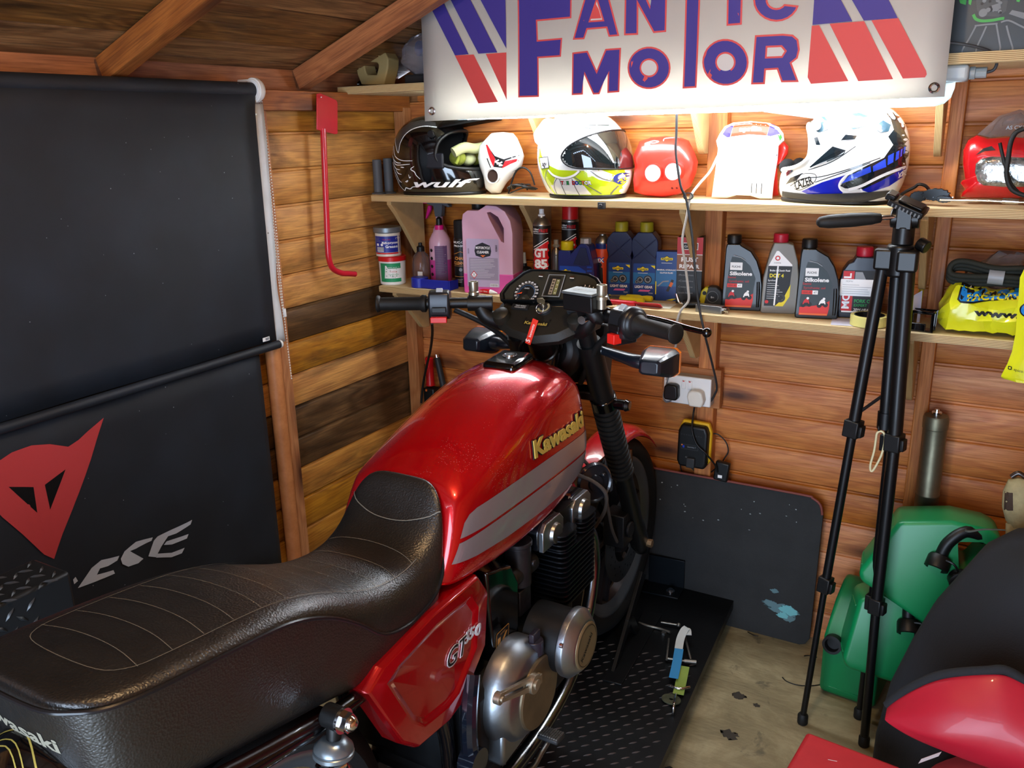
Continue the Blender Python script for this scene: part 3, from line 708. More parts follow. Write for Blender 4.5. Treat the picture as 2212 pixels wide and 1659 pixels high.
# frame
blk_paint = mat('frame_black', '#08080a', .2, 0, coat=.6)
for sg in (1, -1):
    mb = MB()
    mb.tube([(X0+sg*.02, -.80, 1.02), (X0+sg*.05, -.92, .86), (X0+sg*.085, -1.15, .775), (X0+sg*.10, -1.45, .715), (X0+sg*.12, -1.75, .735), (X0+sg*.12, -2.1, .80)], .014, 10, 6)
    mb.tube([(X0+sg*.03, -.82, .93), (X0+sg*.07, -.86, .70), (X0+sg*.09, -.88, .42), (X0+sg*.10, -.96, .29), (X0+sg*.11, -1.2, .265), (X0+sg*.12, -1.42, .31), (X0+sg*.13, -1.47, .50), (X0+sg*.12, -1.50, .70)], .0145, 10, 6)
    build('frame_tube', mb, blk_paint, BK, world=True, sharp=80)
    mb = MB(); mb.tube([at(760, 1525, 'x', 1.12), at(700, 1552, 'x', 1.125), at(640, 1584, 'x', 1.13), at(560, 1628, 'x', 1.13), at(470, 1675, 'x', 1.13), at(380, 1720, 'x', 1.13)], .010, 12, 5)
    if sg == -1: mb.v = [Vector((2*X0-v.x, v.y, v.z)) for v in mb.v]
    build('seat_rail', mb, mat('dark_red_rail', '#140506', .3, coat=.3), BK, world=True, sharp=80)
mb = MB(); mb.cyl((1.0, -.85, .93), (1.0, -.78, 1.09), .03, n=20); build('steering_head', mb, blk_paint, BK, world=True)
# shock absorbers
for sg in (1, -1):
    e0 = at(722, 1549, 'x', 1.15); e0 = Vector((X0+sg*.15, e0.y, e0.z)); bt = Vector((X0+sg*.15, e0.y-.05, .42)); dv = (bt-e0).normalized()
    sh = MB(); sh.cyl(e0-Vector((.016, 0, 0)), e0+Vector((.016, 0, 0)), .019, n=20); sh.cyl(e0, e0+dv*.05, .012, n=12)
    s0 = build('shock_absorber', sh, M_['black'], BK, world=True, bevel=.002)
    def add(nm, mbx, m, **k):
        e = build(nm, mbx, m, s0, **k); e.matrix_parent_inverse = Matrix.Translation(-BO); return e
    q_ = MB(frame(e0+dv*.035, dv)); q_.lathe([(.012, 0), (.020, .002), (.030, .013), (.031, .017), (.029, .019), (.032, .021), (.032, .027), (.029, .029), (.01, .029)], 32); add('spring_cap', q_, mat('grey_alloy', '#7f888e', .3, .7))
    q_ = MB(); n = 120; q_.tube([e0+dv*(.070+.25*i/n)+frame((0, 0, 0), dv).to_3x3() @ Vector((.024*math.cos(i/n*2*pi*9), .024*math.sin(i/n*2*pi*9), 0)) for i in range(n+1)], .0045, 8); add('spring', q_, M_['chrome'], sharp=80)
    q_ = MB(); q_.cyl(e0+dv*.08, e0+dv*.22, .008, n=12); q_.cyl(e0+dv*.2, bt, .020, n=16); add('damper', q_, M_['chrome'])
    q_ = MB(); a = e0+Vector((sg*.016, 0, 0)); q_.cyl(a, a+Vector((sg*.004, 0, 0)), .020, n=24); q_.cyl(a, a+Vector((sg*.016, 0, 0)), .0155, n=6); q_.sph(a+Vector((sg*.016, 0, 0)), (.012, .0125, .0125), 16, 8); add('top_nut', q_, M_['chrome'])
# swingarm
for sg in (1, -1):
    mb = MB(); mb.tube([(X0+sg*.11, -1.47, .38), (X0+sg*.12, -1.86, .405)], .024, 4, 0); build('swingarm', mb, blk_paint, BK, world=True, bevel=.004)
# wheels
tyre_m = mat('tyre_rubber', '#0e0e0e', .7, bump=.2, bscale=300); rim_m = mat('rim_metal', '#85898d', .36, .8); hub_m = mat('wheel_black', '#15161a', .4, .2); disc_m = mat('disc_steel', '#6e7072', .3, .9)
def wheel(c, R, tw):
    F = Matrix(((0, 0, 1, c[0]), (1, 0, 0, c[1]), (0, 1, 0, c[2]), (0, 0, 0, 1)))
    wt = thing('wheel', None, None); bpy.data.objects.remove(wt)
    mb = MB(F); t = tw/2
    pf = [(R-.062, -t*.72), (R-.045, -t*.98), (R-.02, -t*.9), (R-.006, -t*.5), (R, 0), (R-.006, t*.5), (R-.02, t*.9), (R-.045, t*.98), (R-.062, t*.72), (R-.07, t*.6), (R-.07, -t*.6)]
    mb.rings([[(r*math.cos(2*pi*j/72), r*math.sin(2*pi*j/72), z) for j in range(72)] for r, z in pf], caps=False, loop=True)
    ty = build('tyre', mb, tyre_m, BK, world=True, sharp=50)
    mb = MB(F); r0 = R-.062
    pf = [(r0, -t*.72), (r0+.004, -t*.66), (r0-.012, -t*.62), (r0-.028, -t*.3), (r0-.028, t*.3), (r0-.012, t*.62), (r0+.004, t*.66), (r0, t*.72), (r0-.006, t*.74), (r0-.016, t*.68), (r0-.036, t*.33), (r0-.036, -t*.33), (r0-.016, -t*.68), (r0-.006, -t*.74)]
    mb.rings([[(r*math.cos(2*pi*j/72), r*math.sin(2*pi*j/72), z) for j in range(72)] for r, z in pf], caps=False, loop=True)
    rm = build('rim', mb, rim_m, BK, world=True, sharp=40)
    mb = MB(F)
    for k in range(6):
        a = rad(60*k+12)
        for s_ in (-1, 1):
            d = rad(7)*s_; p0 = Vector((.035*math.cos(a+d*4), .035*math.sin(a+d*4), 0)); p1 = Vector(((r0-.03)*math.cos(a+d), (r0-.03)*math.sin(a+d), 0))
            mb.tube([p0, p0.lerp(p1, .5), p1], .008, 6, 0, flat=1.6)
    e = build('spoke', mb, hub_m, rm); e.matrix_parent_inverse = Matrix.Translation(-BO)
    mb = MB(F); mb.lathe([(.045, -.05), (.05, -.03), (.05, .03), (.045, .05), (.015, .055), (.015, -.055)], 24); e = build('hub', mb, hub_m, rm); e.matrix_parent_inverse = Matrix.Translation(-BO)
    return F, rm
F, rm = wheel((X0, -.378, .412), .312, .085)
for s_ in (-1, 1):
    mb = MB(F); zz = .045*s_
    mb.rings([[(r*math.cos(2*pi*j/60), r*math.sin(2*pi*j/60), z) for j in range(60)] for r, z in ((.075, zz-.002), (.138, zz-.002), (.138, zz+.002), (.075, zz+.002))], caps=False, loop=True)
    e = build('brake_disc', mb, disc_m, rm); e.matrix_parent_inverse = Matrix.Translation(-BO)
    D = Decal((X0+.0475 if s_ > 0 else X0-.0475, -.378, .412), (0, s_, 0), (0, 0, 1), None, .0004)
    for k in range(36):
        a = rad(10*k); r = (.09, .104, .118)[k % 3]; D.circ(r*math.cos(a)*1.0, r*math.sin(a), .0035, M_['ink'], 8)
    e = D.build('disc_hole', rm); e.matrix_parent_inverse = Matrix.Translation(-BO)
wheel((X0, -1.86, .41), .31, .11)
# forks
fa = Vector((0, -.800, 1.20)); fb = Vector((0, -.378, .395)); fd = (fb-fa).normalized()
def fp(t, x): p = fa.lerp(fb, t); return Vector((X0+x, p.y, p.z))
for sg in (1, -1):
    mb = MB(); mb.cyl(fp(0, sg*.1), fp(.36, sg*.1), .0225, n=24); mb.cyl(fp(.10, sg*.1), fp(.34, sg*.1), .030, n=28)
    ft = build('fork_tube', mb, M_['black'], BK, world=True, sharp=60)
    mb = MB(); n = 15; P = []
    for i in range(n):
        for r, d in ((.0345, 0), (.0345, .5), (.028, .55), (.028, .95)): P.append((r, (i+d)/n*.30*(fb-fa).length))
    mb.lathe(P, 28, frame(fp(.335, sg*.1), fd)); e = build('fork_gaiter', mb, M_['rubber'], ft, sharp=50); e.matrix_parent_inverse = Matrix.Translation(-BO)
    mb = MB(frame(fp(.62, sg*.1), fd)); mb.lathe([(.028, 0), (.029, .02), (.027, .03), (.026, .22), (.029, .24), (.029, .33), (.02, .36), (.01, .37)], 24); mb.cyl((sg*0, .0, .30), (0, -.035, .30), .014, n=12)
    e = build('fork_lower', mb, mat('fork_satin_black', '#131313', .3, .3), ft, sharp=50); e.matrix_parent_inverse = Matrix.Translation(-BO)
    mb = MB(frame(fp(.30, sg*.1), fd)); mb.lathe([(.035, 0), (.035, .035)], 24, caps=True); e = build('fork_clamp', mb, M_['gloss'], ft, bevel=.003); e.matrix_parent_inverse = Matrix.Translation(-BO)
    a = fp(.325, sg*.1)+Vector((sg*.03, 0, 0)); mb = MB(); mb.cyl(a, a+Vector((sg*.03, 0, 0)), .014, n=16); mb.cyl(a+Vector((sg*.03, 0, 0)), a+Vector((sg*.042, 0, 0)), .017, .012, 20); e = build('clamp_knob', mb, M_['gloss'], ft, bevel=.002); e.matrix_parent_inverse = Matrix.Translation(-BO)
    mb = MB(); c = fp(.97, sg*.1); mb.cyl(c-Vector((sg*.03, 0, 0)), c+Vector((sg*.032, 0, 0)), .012, n=14); mb.cyl(c+Vector((sg*.03, 0, 0)), c+Vector((sg*.042, 0, 0)), .0125, n=6); e = build('axle_nut', mb, mat('bare_brass', '#9a7f60', .4, .8), ft); e.matrix_parent_inverse = Matrix.Translation(-BO)
    # caliper
    mb = MB(frame(fp(.84, sg*.07)+Vector((0, -.045, -.02)), (sg, 0, 0))); mb.box(-.035, .035, -.05, .05, -.03, .035); mb.cyl((0, 0, .035), (0, 0, .045), .024, n=20); mb.cyl((.03, .05, 0), (.03, .05, .03), .008, n=8)
    build('brake_caliper', mb, mat('caliper_black', '#1b1c1f', .4, .4, var=.4, vscale=60), BK, world=True, bevel=.006)
    # reflector under the fork gaiter side
# yokes
mb = MB(); mb.cyl(fp(.03, -.125), fp(.03, .125), .02, n=12); mb.box(.87, 1.13, -.84, -.75, 1.155, 1.185); build('top_yoke', mb, M_['black'], BK, world=True, bevel=.004)
mb = MB(); mb.box(.885, 1.115, -.705, -.645, .950, .975); build('bottom_yoke', mb, M_['black'], BK, world=True, bevel=.006)
mb = MB(frame((1.0, -.74, 1.085), (0, 1, -.2))); mb.lathe([(.05, -.02), (.075, .0), (.085, .06), (.09, .12), (.095, .13)], 28); mb.box(-.10, .10, -.075, .075, .08, .14); hl_ = build('headlight_bucket', mb, M_['black'], BK, world=True, bevel=.008)
mb = MB(frame((1.0, -.60, 1.057), (0, 1, -.2))); mb.box(-.092, .092, -.068, .068, 0, .012); e = build('headlight_lens', mb, mat('clear_lens', '#dfe6ea', .08, trans=.6, coat=1), hl_, bevel=.008); e.matrix_parent_inverse = Matrix.Translation(-BO)
mb = MB(); mb.cyl((1.0, -.79, 1.10), (1.0, -.815, 1.15), .042, n=28); mb.tube([(1.0+.05*math.cos(a), -.83+.02*math.sin(a), 1.11+.03*math.sin(a)) for a in [rad(i*30) for i in range(12)]], .004, 6, 3, closed=True); build('steering_nut', mb, mat('dark_ring', '#1d1b18', .25, .6), BK, world=True)
# front mudguard
mb = MB(); R = []
for i in range(19):
    a = rad(44+92*i/18); r = .345; w_ = .058
    P = []
    for j in range(9):
        u = -1+2*j/8; P.append((X0+u*w_, -.378+(r-.028*u*u*abs(u))*math.cos(a), .412+(r-.028*u*u*abs(u))*math.sin(a)))
    R.append(P)
mb.rings(R, closed=False, caps=False); mg = build('front_mudguard', mb, mat('plain_red_paint', '#b0121c', .25, coat=1), BK, world=True, sharp=80, solid=.003)
mb = MB()
for sg in (1, -1): mb.box(X0+sg*.055-.003, X0+sg*.055+.003, -.60, -.50, .62, .74); mb.tube([(X0+sg*.058, -.37, .70), (X0+sg*.07, -.39, .55), (X0+sg*.08, -.42, .44)], .006, 8, 4)
e = build('mudguard_stay', mb, M_['chrome'], mg); e.matrix_parent_inverse = Matrix.Translation(-BO)
# horn
hc = at(1282, 1042, 'x', 1.12)
mb = MB(frame(hc, (.86, -.5, .1))); mb.lathe([(.012, -.05), (.03, -.045), (.035, -.012), (.048, -.006), (.053, .0), (.053, .005), (.048, .010), (.044, .006), (.022, .008), (.020, .014), (.004, .015)], 40); mb.sph((.02, .022, .012), .0055, 10, 6)
build('horn', mb, mat('horn_black', '#1c2028', .3, .3, coat=.6), BK, world=True, sharp=40)
mb = MB(); mb.tube([(1.10, -.83, .80), (1.13, -.79, .77), (1.15, -.76, .73), (1.13, -.72, .66), (1.08, -.68, .58)], .005, 8, 6); mb.tube([(1.05, -.80, .86), (1.10, -.76, .80), (1.12, -.70, .70), (1.1, -.6, .55), (1.08, -.50, .45)], .0045, 8, 6); build('brake_hose', mb, mat('hose_grey', '#4a4440', .5), BK, world=True, sharp=80)
mb = MB(); mb.box(.93, 1.08, -.90, -.86, .40, .70); build('oil_cooler', mb, M_['blackm'], BK, world=True, bevel=.004)
# ---- handlebars
for sg in (1, -1):
    zb = 1.212
    a0 = Vector((X0+.005+sg*.165, -.845, zb)); a1 = Vector((X0+.005+sg*.225, -.880, zb)); a2 = Vector((X0+.005+sg*.275, -.905, zb)); a3 = Vector((X0+.005+sg*.385, -.957, zb)); d = (a3-a0).normalized()
    mb = MB(); mb.tube([(X0+sg*.10, -.79, 1.185), (X0+sg*.115, -.80, 1.195)], .02, 12)
    mb.cyl(a0-d*.02, a2, .0135, n=16)
    mb.tube([(X0+sg*.085, -.80, 1.160), (X0+sg*.11, -.825, 1.165), (X0+sg*.135, -.845, 1.180), (X0+sg*.15, -.850, 1.205)], lambda t: .024-.006*t, 8, 5)
    mb.cyl(Vector((X0+sg*.150, -.850, 1.212))-d*.03, Vector((X0+sg*.150, -.850, 1.212))+d*.03, .019, n=16)
    hb = build('handlebar', mb, M_['black'], BK, world=True, sharp=50)
    def addh(nm, mbx, m, **k):
        e = build(nm, mbx, m, hb, **k); e.matrix_parent_inverse = Matrix.Translation(-BO); return e
    mb = MB(); mb.cyl(a0-d*.02, a0+d*.025, .0185, n=20); addh('clamp_sleeve', mb, M_['gloss'], bevel=.002)
    # grip with ribs
    g = MB(); Lg = (a3-a2).length+.004
    prof = [(.0165, 0), (.0215, .003), (.0215, .012), (.0168, .018)]
    prof += [(.0165, Lg-.010), (.0205, Lg-.007), (.0215, Lg-.002), (.0195, Lg)]
    g.lathe(prof, 28, frame(a2, d)); gr_ = addh('grip', g, M_['rubber'], sharp=50)
    g = MB(); Fm = frame(a2, d)
    for j in range(11):
        for k in range(5):
            z0 = .022+k*(Lg-.036)/5; z1 = z0+(Lg-.036)/5-.003; th = 2*pi*j/11
            v = []
            for r in (.0150, .0198):
                for zz in (z0, z1):
                    for dt in (-.21, .21): v.append(Fm @ Vector((r*math.cos(th+dt), r*math.sin(th+dt), zz)))
            g.add(v, [(0, 1, 3, 2), (4, 6, 7, 5), (0, 4, 5, 1), (2, 3, 7, 6), (0, 2, 6, 4), (1, 5, 7, 3)])
    e = build('grip_rib', g, M_['rubber'], gr_); e.matrix_parent_inverse = Matrix.Translation(-BO)
    if sg == 1:
        mb = MB(frame(a2-d*.012, d)); mb.lathe([(.020, -.012), (.036, -.008), (.037, .010), (.030, .014), (.024, .022)], 32); mb.box(-.032, .026, -.05, 0, -.045, -.01); addh('throttle_housing', mb, mat('switch_black', '#1a1b1e', .35, .2), bevel=.005)
    # switch cluster
    mb = MB(frame(a2-d*.032, d, (0, 0, 1))); 
    P = [(.030, -.022), (.034, .0), (.026, .026), (-.004, .033), (-.034, .028), (-.040, .0), (-.034, -.022), (0, -.03)]
    mb.prism(P, -.026, .026); sw = addh('switch_housing', mb, mat('switch_grey', '#2b2c30', .3, .4), bevel=.005, seg=3)
    c = a2-d*.032; Yb = Vector((0, -1, 0)); nn = Vector((d.y*sg, -d.x*sg, 0)).normalized(); nn = nn if nn.y < 0 else -nn; uu = d*sg if True else d
    mb = MB(frame(c+nn*.028+Vector((0, 0, -.034)), nn, uu)); mb.box(-.02, .02, -.007, .007, 0, .014) if sg < 0 else mb.box(-.012, .012, -.011, .011, -.006, .016)
    addh('red_switch', mb, mat('switch_red', '#d8231c', .35), bevel=.0015, seg=2)
    mb = MB(frame(c+nn*.012+Vector((0, 0, .030)), (nn+Vector((0, 0, .9))).normalized(), uu)); mb.box(-.007, .009, -.010, .010, -.004, .004); addh('dip_switch', mb, mat('switch_pale', '#aebccb', .3), bevel=.0015)
    mb = MB(frame(c+nn*.031+Vector((0, 0, -.010)), nn, uu)); mb.box(-.016, .018, -.006, .006, -.003, .006); addh('indicator_switch', mb, M_['black'], bevel=.001)
    D = Decal(c+nn*.034+Vector((0, 0, .003)), uu, (0, 0, 1), None, .0004)
    if sg < 0: D.text('L', -.017, 0, .007, M_['inkw']); D.text('TURN', 0, 0, .006, M_['inkw']); D.text('R', .017, 0, .007, M_['inkw']); D.text('HORN PASS', 0, -.024, .005, M_['inkw'])
    else: D.text('RUN OFF', 0, -.018, .0065, M_['inkw'], bold=.02); D.text('STARTER', 0, -.0245, .0065, M_['inkw'], bold=.02)
    e = D.build('switch_lettering', sw); e.matrix_parent_inverse = Matrix.Translation(-BO)
    # mirror mount adaptor
    mm_ = a0+d*(.012 if sg < 0 else .0)+Vector((0, .005, .018))
    if sg > 0: mm_ = at(1300, 648, 'y', -.885)
    mb = MB(frame(mm_, (0, 0, 1))); mb.lathe([(.010, -.02), (.010, 0), (.013, .001), (.013, .008), (.0105, .010), (.0118, .014), (.0118, .034), (.009, .034), (.009, .02)], 20); addh('mirror_mount', mb, mat('worn_chrome', '#b9b4a2', .3, .9, var=.2, vscale=60), sharp=50)
    # lever
    lv0 = a1+Vector((-sg*.01, .045, -.004)); 
    mb = MB(); mb.tube([lv0, lv0+Vector((sg*.05, .012, 0)), lv0+Vector((sg*.11, -.01, 0)), lv0+Vector((sg*.17, -.045, -.001)), lv0+Vector((sg*.215, -.063, -.002))], lambda t: .009-.003*t, 8, 6); mb.sph(lv0+Vector((sg*.215, -.063, -.002)), .0105, 14, 8)
    if sg > 0: addh('brake_lever', mb, M_['gloss'], sharp=80)
    else: mb2 = MB(); mb2.tube([lv0, lv0+Vector((sg*.05, .014, -.004)), lv0+Vector((sg*.11, .0, -.006)), lv0+Vector((sg*.15, -.012, -.008))], .006, 8, 5); addh('clutch_lever', mb2, M_['gloss'], sharp=80)
    mb = MB()
    mb.tube([a1+Vector((0, .02, -.02)), a0+Vector((0, .03, -.06)), Vector((X0+sg*.12, -.77, 1.10)), Vector((X0+sg*.06, -.72, 1.0))], .007, 8, 6)
    addh('cable', mb, M_['rubber'], sharp=80)
# front brake reservoir
rc = at(1262, 648, 'y', -.875)+Vector((.015, 0, .012))
mb = MB(TR(rc.x-.015, rc.y+.0, rc.z-.012, rz=-14, rx=3)); mb.box(-.042, .042, -.026, .026, -.022, .016); rsv = build('brake_reservoir', mb, M_['black'], BK, world=True, bevel=.003)
mb = MB(TR(rc.x-.015, rc.y+.0, rc.z-.012, rz=-14, rx=3)); mb.box(-.044, .044, -.028, .028, .016, .022); e = build('reservoir_lid', mb, mat('lid_grey', '#60676a', .4, .3), rsv, bevel=.002); e.matrix_parent_inverse = Matrix.Translation(-BO)
D = Decal(TR(rc.x-.015, rc.y, rc.z-.012, rz=-14, rx=3) @ Vector((0, 0, .0222)), TR(rz=-14).to_3x3() @ Vector((1, 0, 0)), TR(rz=-14).to_3x3() @ Vector((0, 1, 0)), None, .0003); D.text('WARNING', 0, .01, .006, M_['inkgy']); D.lines(-.03, .03, .004, 4, .005, M_['inkgy'], .0015); e = D.build('lid_lettering', rsv); e.matrix_parent_inverse = Matrix.Translation(-BO)
mb = MB(); mb.tube([rc+Vector((.0, 0, -.03)), rc+Vector((.015, .005, -.05)), Vector((1.175, -.865, 1.212))], .018, 12, 3); pb0 = at(1256, 692, 'y', -.90); mb.cyl(pb0, pb0+Vector((0, .02, 0)), .0095, n=12, mi=1); build('master_cylinder', mb, [M_['black'], M_['chrome']], BK, world=True)
# indicators
for sg in (1, -1):
    c = Vector((1.292, -.80, 1.098)) if sg > 0 else Vector((.775, -.735, 1.082)); s0_ = Vector((X0+sg*.125, -.742, 1.098 if sg > 0 else 1.085))
    F = frame(c, (0, 1, -.05), (1, 0, 0)); 
    mb = MB(); O_ = F
    def sec(z, hx, hy): return [(x*hx, y*hy, z) for x, y in ((-1, -.72), (-.72, -1), (.72, -1), (1, -.72), (1, .72), (.72, 1), (-.72, 1), (-1, .72))]
    mb.rings([sec(-.052, .020, .014), sec(-.046, .026, .018), sec(.006, .041, .031), sec(.030, .043, .033)], M=O_); ind = build('indicator', mb, mat('indicator_black', '#141a22', .32, coat=.3), BK, world=True, bevel=.002, sharp=25)
    mb = MB(); mb.rings([sec(.030, .044, .034), sec(.040, .0435, .0335), sec(.050, .036, .026)], M=O_); e = build('amber_lens', mb, mat('amber_lens', '#e07008', .15, coat=.5, emit='#ff7a00', estr=.0), ind, sharp=30); e.matrix_parent_inverse = Matrix.Translation(-BO)
    mb = MB(); mb.tube([s0_-Vector((sg*.02, 0, 0)), s0_, s0_+Vector((sg*.02, -.004, -.001)), c-Vector((sg*.055, -.002, 0)), c-Vector((sg*.03, 0, 0))], lambda t: .017-.006*math.sin(min(1, t*1.3)*pi), 14, 5); e = build('indicator_stem', mb, mat('indicator_black', '#141a22', .32, coat=.3), ind, sharp=80); e.matrix_parent_inverse = Matrix.Translation(-BO)
# ---- instruments
GO = Vector((1.004, -.778, 1.247)); GV = Vector((0, .60, .80)).normalized(); GU = Vector((1, 0, 0)); GN = GU.cross(GV)
def pl(px, py, O=GO, U=GU, V=GV, N=GN):
    d = at(px, py, 'z', 0)-CAM; p = CAM+d*((O-CAM).dot(N)/d.dot(N))-O
    return p.dot(U), p.dot(V)
outl = [pl(*q) for q in ((1089, 650), (1087, 636), (1100, 618), (1134, 592), (1150, 586), (1180, 586), (1230, 590), (1272, 596), (1288, 604), (1300, 622), (1313, 650))]
oc = (sum(p[0] for p in outl)/len(outl), sum(p[1] for p in outl)/len(outl))
Fg = Matrix(((GU.x, GV.x, GN.x, GO.x), (GU.y, GV.y, GN.y, GO.y), (GU.z, GV.z, GN.z, GO.z), (0, 0, 0, 1)))
mb = MB(Fg)
def ol(k, z): return [(oc[0]+(p[0]-oc[0])*k, oc[1]+(p[1]-oc[1])*k, z) for p in outl]
mb.rings([ol(.80, -.05), ol(1.04, -.02), ol(1.06, .006), ol(1.03, .010), ol(.985, .008), ol(.975, .0)]); ip = build('instrument_panel', mb, M_['black'], BK, world=True, sharp=30, bevel=.0015)
face = mat('dial_face_olive', '#2b2920', .6); dial = mat('dial_black', '#0c0c0b', .6)
D = Decal(GO, GU, GV, None, .0015); D.poly([(oc[0]+(p[0]-oc[0])*.97, oc[1]+(p[1]-oc[1])*.97) for p in outl], face)
for cpx, cpy, big in ((1138, 634, 1), (1265, 645, 0)):
    cx, cy = pl(cpx, cpy); r = .036
    D.ring(cx, cy-.002, 0.0005, r, dial, 40, -40, 220) if big else D.ring(cx, cy-.002, .0005, r, dial, 40, -40, 220)
    if big: D.ring(cx, cy, .0205, .0225, mat('dial_blue', '#274a6e', .5), 40, -30, 210)
    nums = [str(v) for v in range(0, 150, 10)][:15] if big else [str(v) for v in range(0, 12)]
    for i, t in enumerate(nums):
        a = rad(215-250*i/(len(nums)-1)); D.text(t, cx+.0295*math.cos(a), cy+.0295*math.sin(a)-.0022, .0062, M_['inkw'], 'c', bold=.03)
        for q in range(2):
            b_ = a-rad(250/(len(nums)-1)/2)*q; D.line([(cx+.0238*math.cos(b_), cy+.0238*math.sin(b_)), (cx+.0265*math.cos(b_), cy+.0265*math.sin(b_))], .0006, M_['inkw'])
    D.circ(cx, cy, .0042, M_['ink']); D.text('MPH' if big else 'r/min', cx, cy-.018, .004, M_['inkgy'])
    if big: D.text('12640.8', cx, cy+.009, .0045, M_['inkw']); D.poly([(cx-.027, cy-.008), (cx-.009, cy-.0005), (cx-.010, cy-.0045)], mat('needle_orange', '#e8552a', .4))
    else: D.ring(cx, cy, .030, .0335, mat('redzone', '#8a2418', .5), 12, -35, 10)
# centre gauge
q4 = [pl(*q) for q in ((1174, 645), (1190, 598), (1226, 599), (1212, 647))]
def qp(u, v): 
    a = Vector(q4[0]).lerp(Vector(q4[3]), u); b = Vector(q4[1]).lerp(Vector(q4[2]), u); return tuple(a.lerp(b, v))
D.poly([qp(0, 0), qp(1, 0), qp(1, 1), qp(0, 1)], M_['inkgy']); D.poly([qp(.05, .03), qp(.95, .03), qp(.95, .97), qp(.05, .97)], face); D.poly([qp(.12, .06), qp(.82, .06), qp(.82, .9), qp(.12, .9)], dial)
beige = mat('gauge_beige', '#a08f78', .5); oliv = mat('gauge_olive', '#7d7a4c', .5)
D.poly([qp(.33, .1), qp(.53, .1), qp(.53, .8), qp(.33, .8)], beige); D.poly([qp(.58, .1), qp(.78, .1), qp(.78, .78), qp(.58, .78)], oliv)
for k in range(5): D.poly([qp(.37, .14+.13*k), qp(.49, .14+.13*k), qp(.49, .22+.13*k), qp(.37, .22+.13*k)], mat('gauge_dark', '#4a4034', .5))
for k in range(4): D.poly([qp(.66, .16+.18*k), qp(.74, .16+.18*k), qp(.74, .18+.18*k), qp(.66, .18+.18*k)], M_['inkw'])
for px, py, t in ((1173, 603, 'TURN'), (1240, 607, 'TURN')):
    u, v = pl(px, py); D.rect(u-.0055, v-.001, u+.0055, v+.001, M_['inkw']); D.rect(u-.0055, v+.002, u+.0055, v+.0055, mat('lamp_brown', '#3c1f10', .4))
e = D.build('dial', ip); e.matrix_parent_inverse = Matrix.Translation(-BO)
mb = MB(Fg); mb.rings([ol(.97, .003), ol(.97, .0035)]); 
# console below the dials
CO = Vector((1.0, -.825, 1.193)); CV = Vector((0, .80, .60)).normalized(); CN = GU.cross(CV)
Fc = Matrix(((1, CV.x, CN.x, CO.x), (0, CV.y, CN.y, CO.y), (0, CV.z, CN.z, CO.z), (0, 0, 0, 1)))
def plc(px, py): return pl(px, py, CO, GU, CV, CN)
co = [plc(*q) for q in ((1091, 660), (1085, 695), (1105, 712), (1152, 727), (1200, 722), (1236, 706), (1250, 690), (1270, 664))]
mb = MB(Fc); cc0 = (sum(p[0] for p in co)/8, sum(p[1] for p in co)/8)
def cl_(k, z, dy=0): return [(cc0[0]+(p[0]-cc0[0])*k, cc0[1]+(p[1]-cc0[1])*k+dy, z) for p in co]
mb.rings([cl_(.95, -.05, .01), cl_(1.15, -.015, -.004), cl_(1.0, 0), cl_(.98, .001)]); con = build('console', mb, mat('console_olive_black', '#1d1b16', .55, bump=.2, bscale=400), BK, world=True, bevel=.003, sharp=30)
def addc(nm, o): o.matrix_parent_inverse = Matrix.Translation(-BO); return o
D = Decal(CO, GU, CV, None, .0025)
u, v = plc(1158, 700); D.rect(u-.034, v-.006, u+.034, v+.006, M_['ink']); D.text('Kawasaki', u, v-.0045, .0125, M_['gold'], bold=.03, wid=.060)
for q in ((1137, 689), (1189, 694)): u, v = plc(*q); D.circ(u, v, .0028, M_['ink'])
addc('', D.build('console_lettering', con))
for q in ((1085, 686), (1246, 697)):
    mb = MB(Fc); u, v = plc(*q); mb.lathe([(.022, -.005), (.0225, .004), (.020, .016), (.012, .021), (.001, .022)], 28, Matrix.Translation((u, v, 0)))
    addc('', build('bar_cap', mb, mat('cap_olive_black', '#24221c', .45), con))
# ignition switch, key, ring and fob
u, v = plc(1177, 670); mb = MB(Fc @ Matrix.Translation((u, v, 0))); mb.lathe([(.018, -.01), (.018, .008), (.016, .010), (.010, .010), (.009, .013), (.001, .013)], 28); ig = addc('', build('ignition_switch', mb, M_['dgrey'], con))
D = Decal(Fc @ Vector((u, v, .0105)), GU, CV, None, .0003); D.ring(0, 0, .0105, .0155, mat('dial_olive', '#9a9678', .5), 30, 200, 420); D.text('OFF', -.004, .0122, .003, M_['inkw']); addc('', D.build('switch_ring', con))
mb = MB(Fc); mb.box(1.247-1.0+(-.2), .0, 0, 0, 0, 0) if False else None
u2, v2 = plc(1250, 675); mb.box(u2-.026, u2+.018, v2-.009, v2+.010, -.01, .012); addc('', build('warning_lamp_pod', mb, M_['dgrey'], con, bevel=.002))
mb = MB(Fc); u3, v3 = plc(1127, 665); mb.box(u3-.026, u3+.02, v3-.008, v3+.008, -.01, .006); e = addc('', build('reset_pod', mb, M_['blackm'], con, bevel=.002))
D = Decal(Fc @ Vector((u3, v3, .0065)), GU, CV, None, .0004); D.text('TRIP RESET', 0, -.001, .005, M_['inkw'], wid=.03); D.text('HEADLIGHT', 0, -.006, .004, M_['inkw'], wid=.03); addc('', D.build('pod_lettering', con))
D = Decal(Fc @ Vector((u2, v2, .0125)), GU, CV, None, .0004); D.rect(-.018, -.006, .012, .004, M_['ink']); D.text('NEUTRAL  HIGH', -.003, -.005, .0038, M_['inkw'], wid=.026); addc('', D.build('pod_lettering', con))
kp = Fc @ Vector((u, v, .012))
key = thing('ignition_key', 'steel ignition key on a ring with a red fob hanging over the instrument console', 'key', kp)
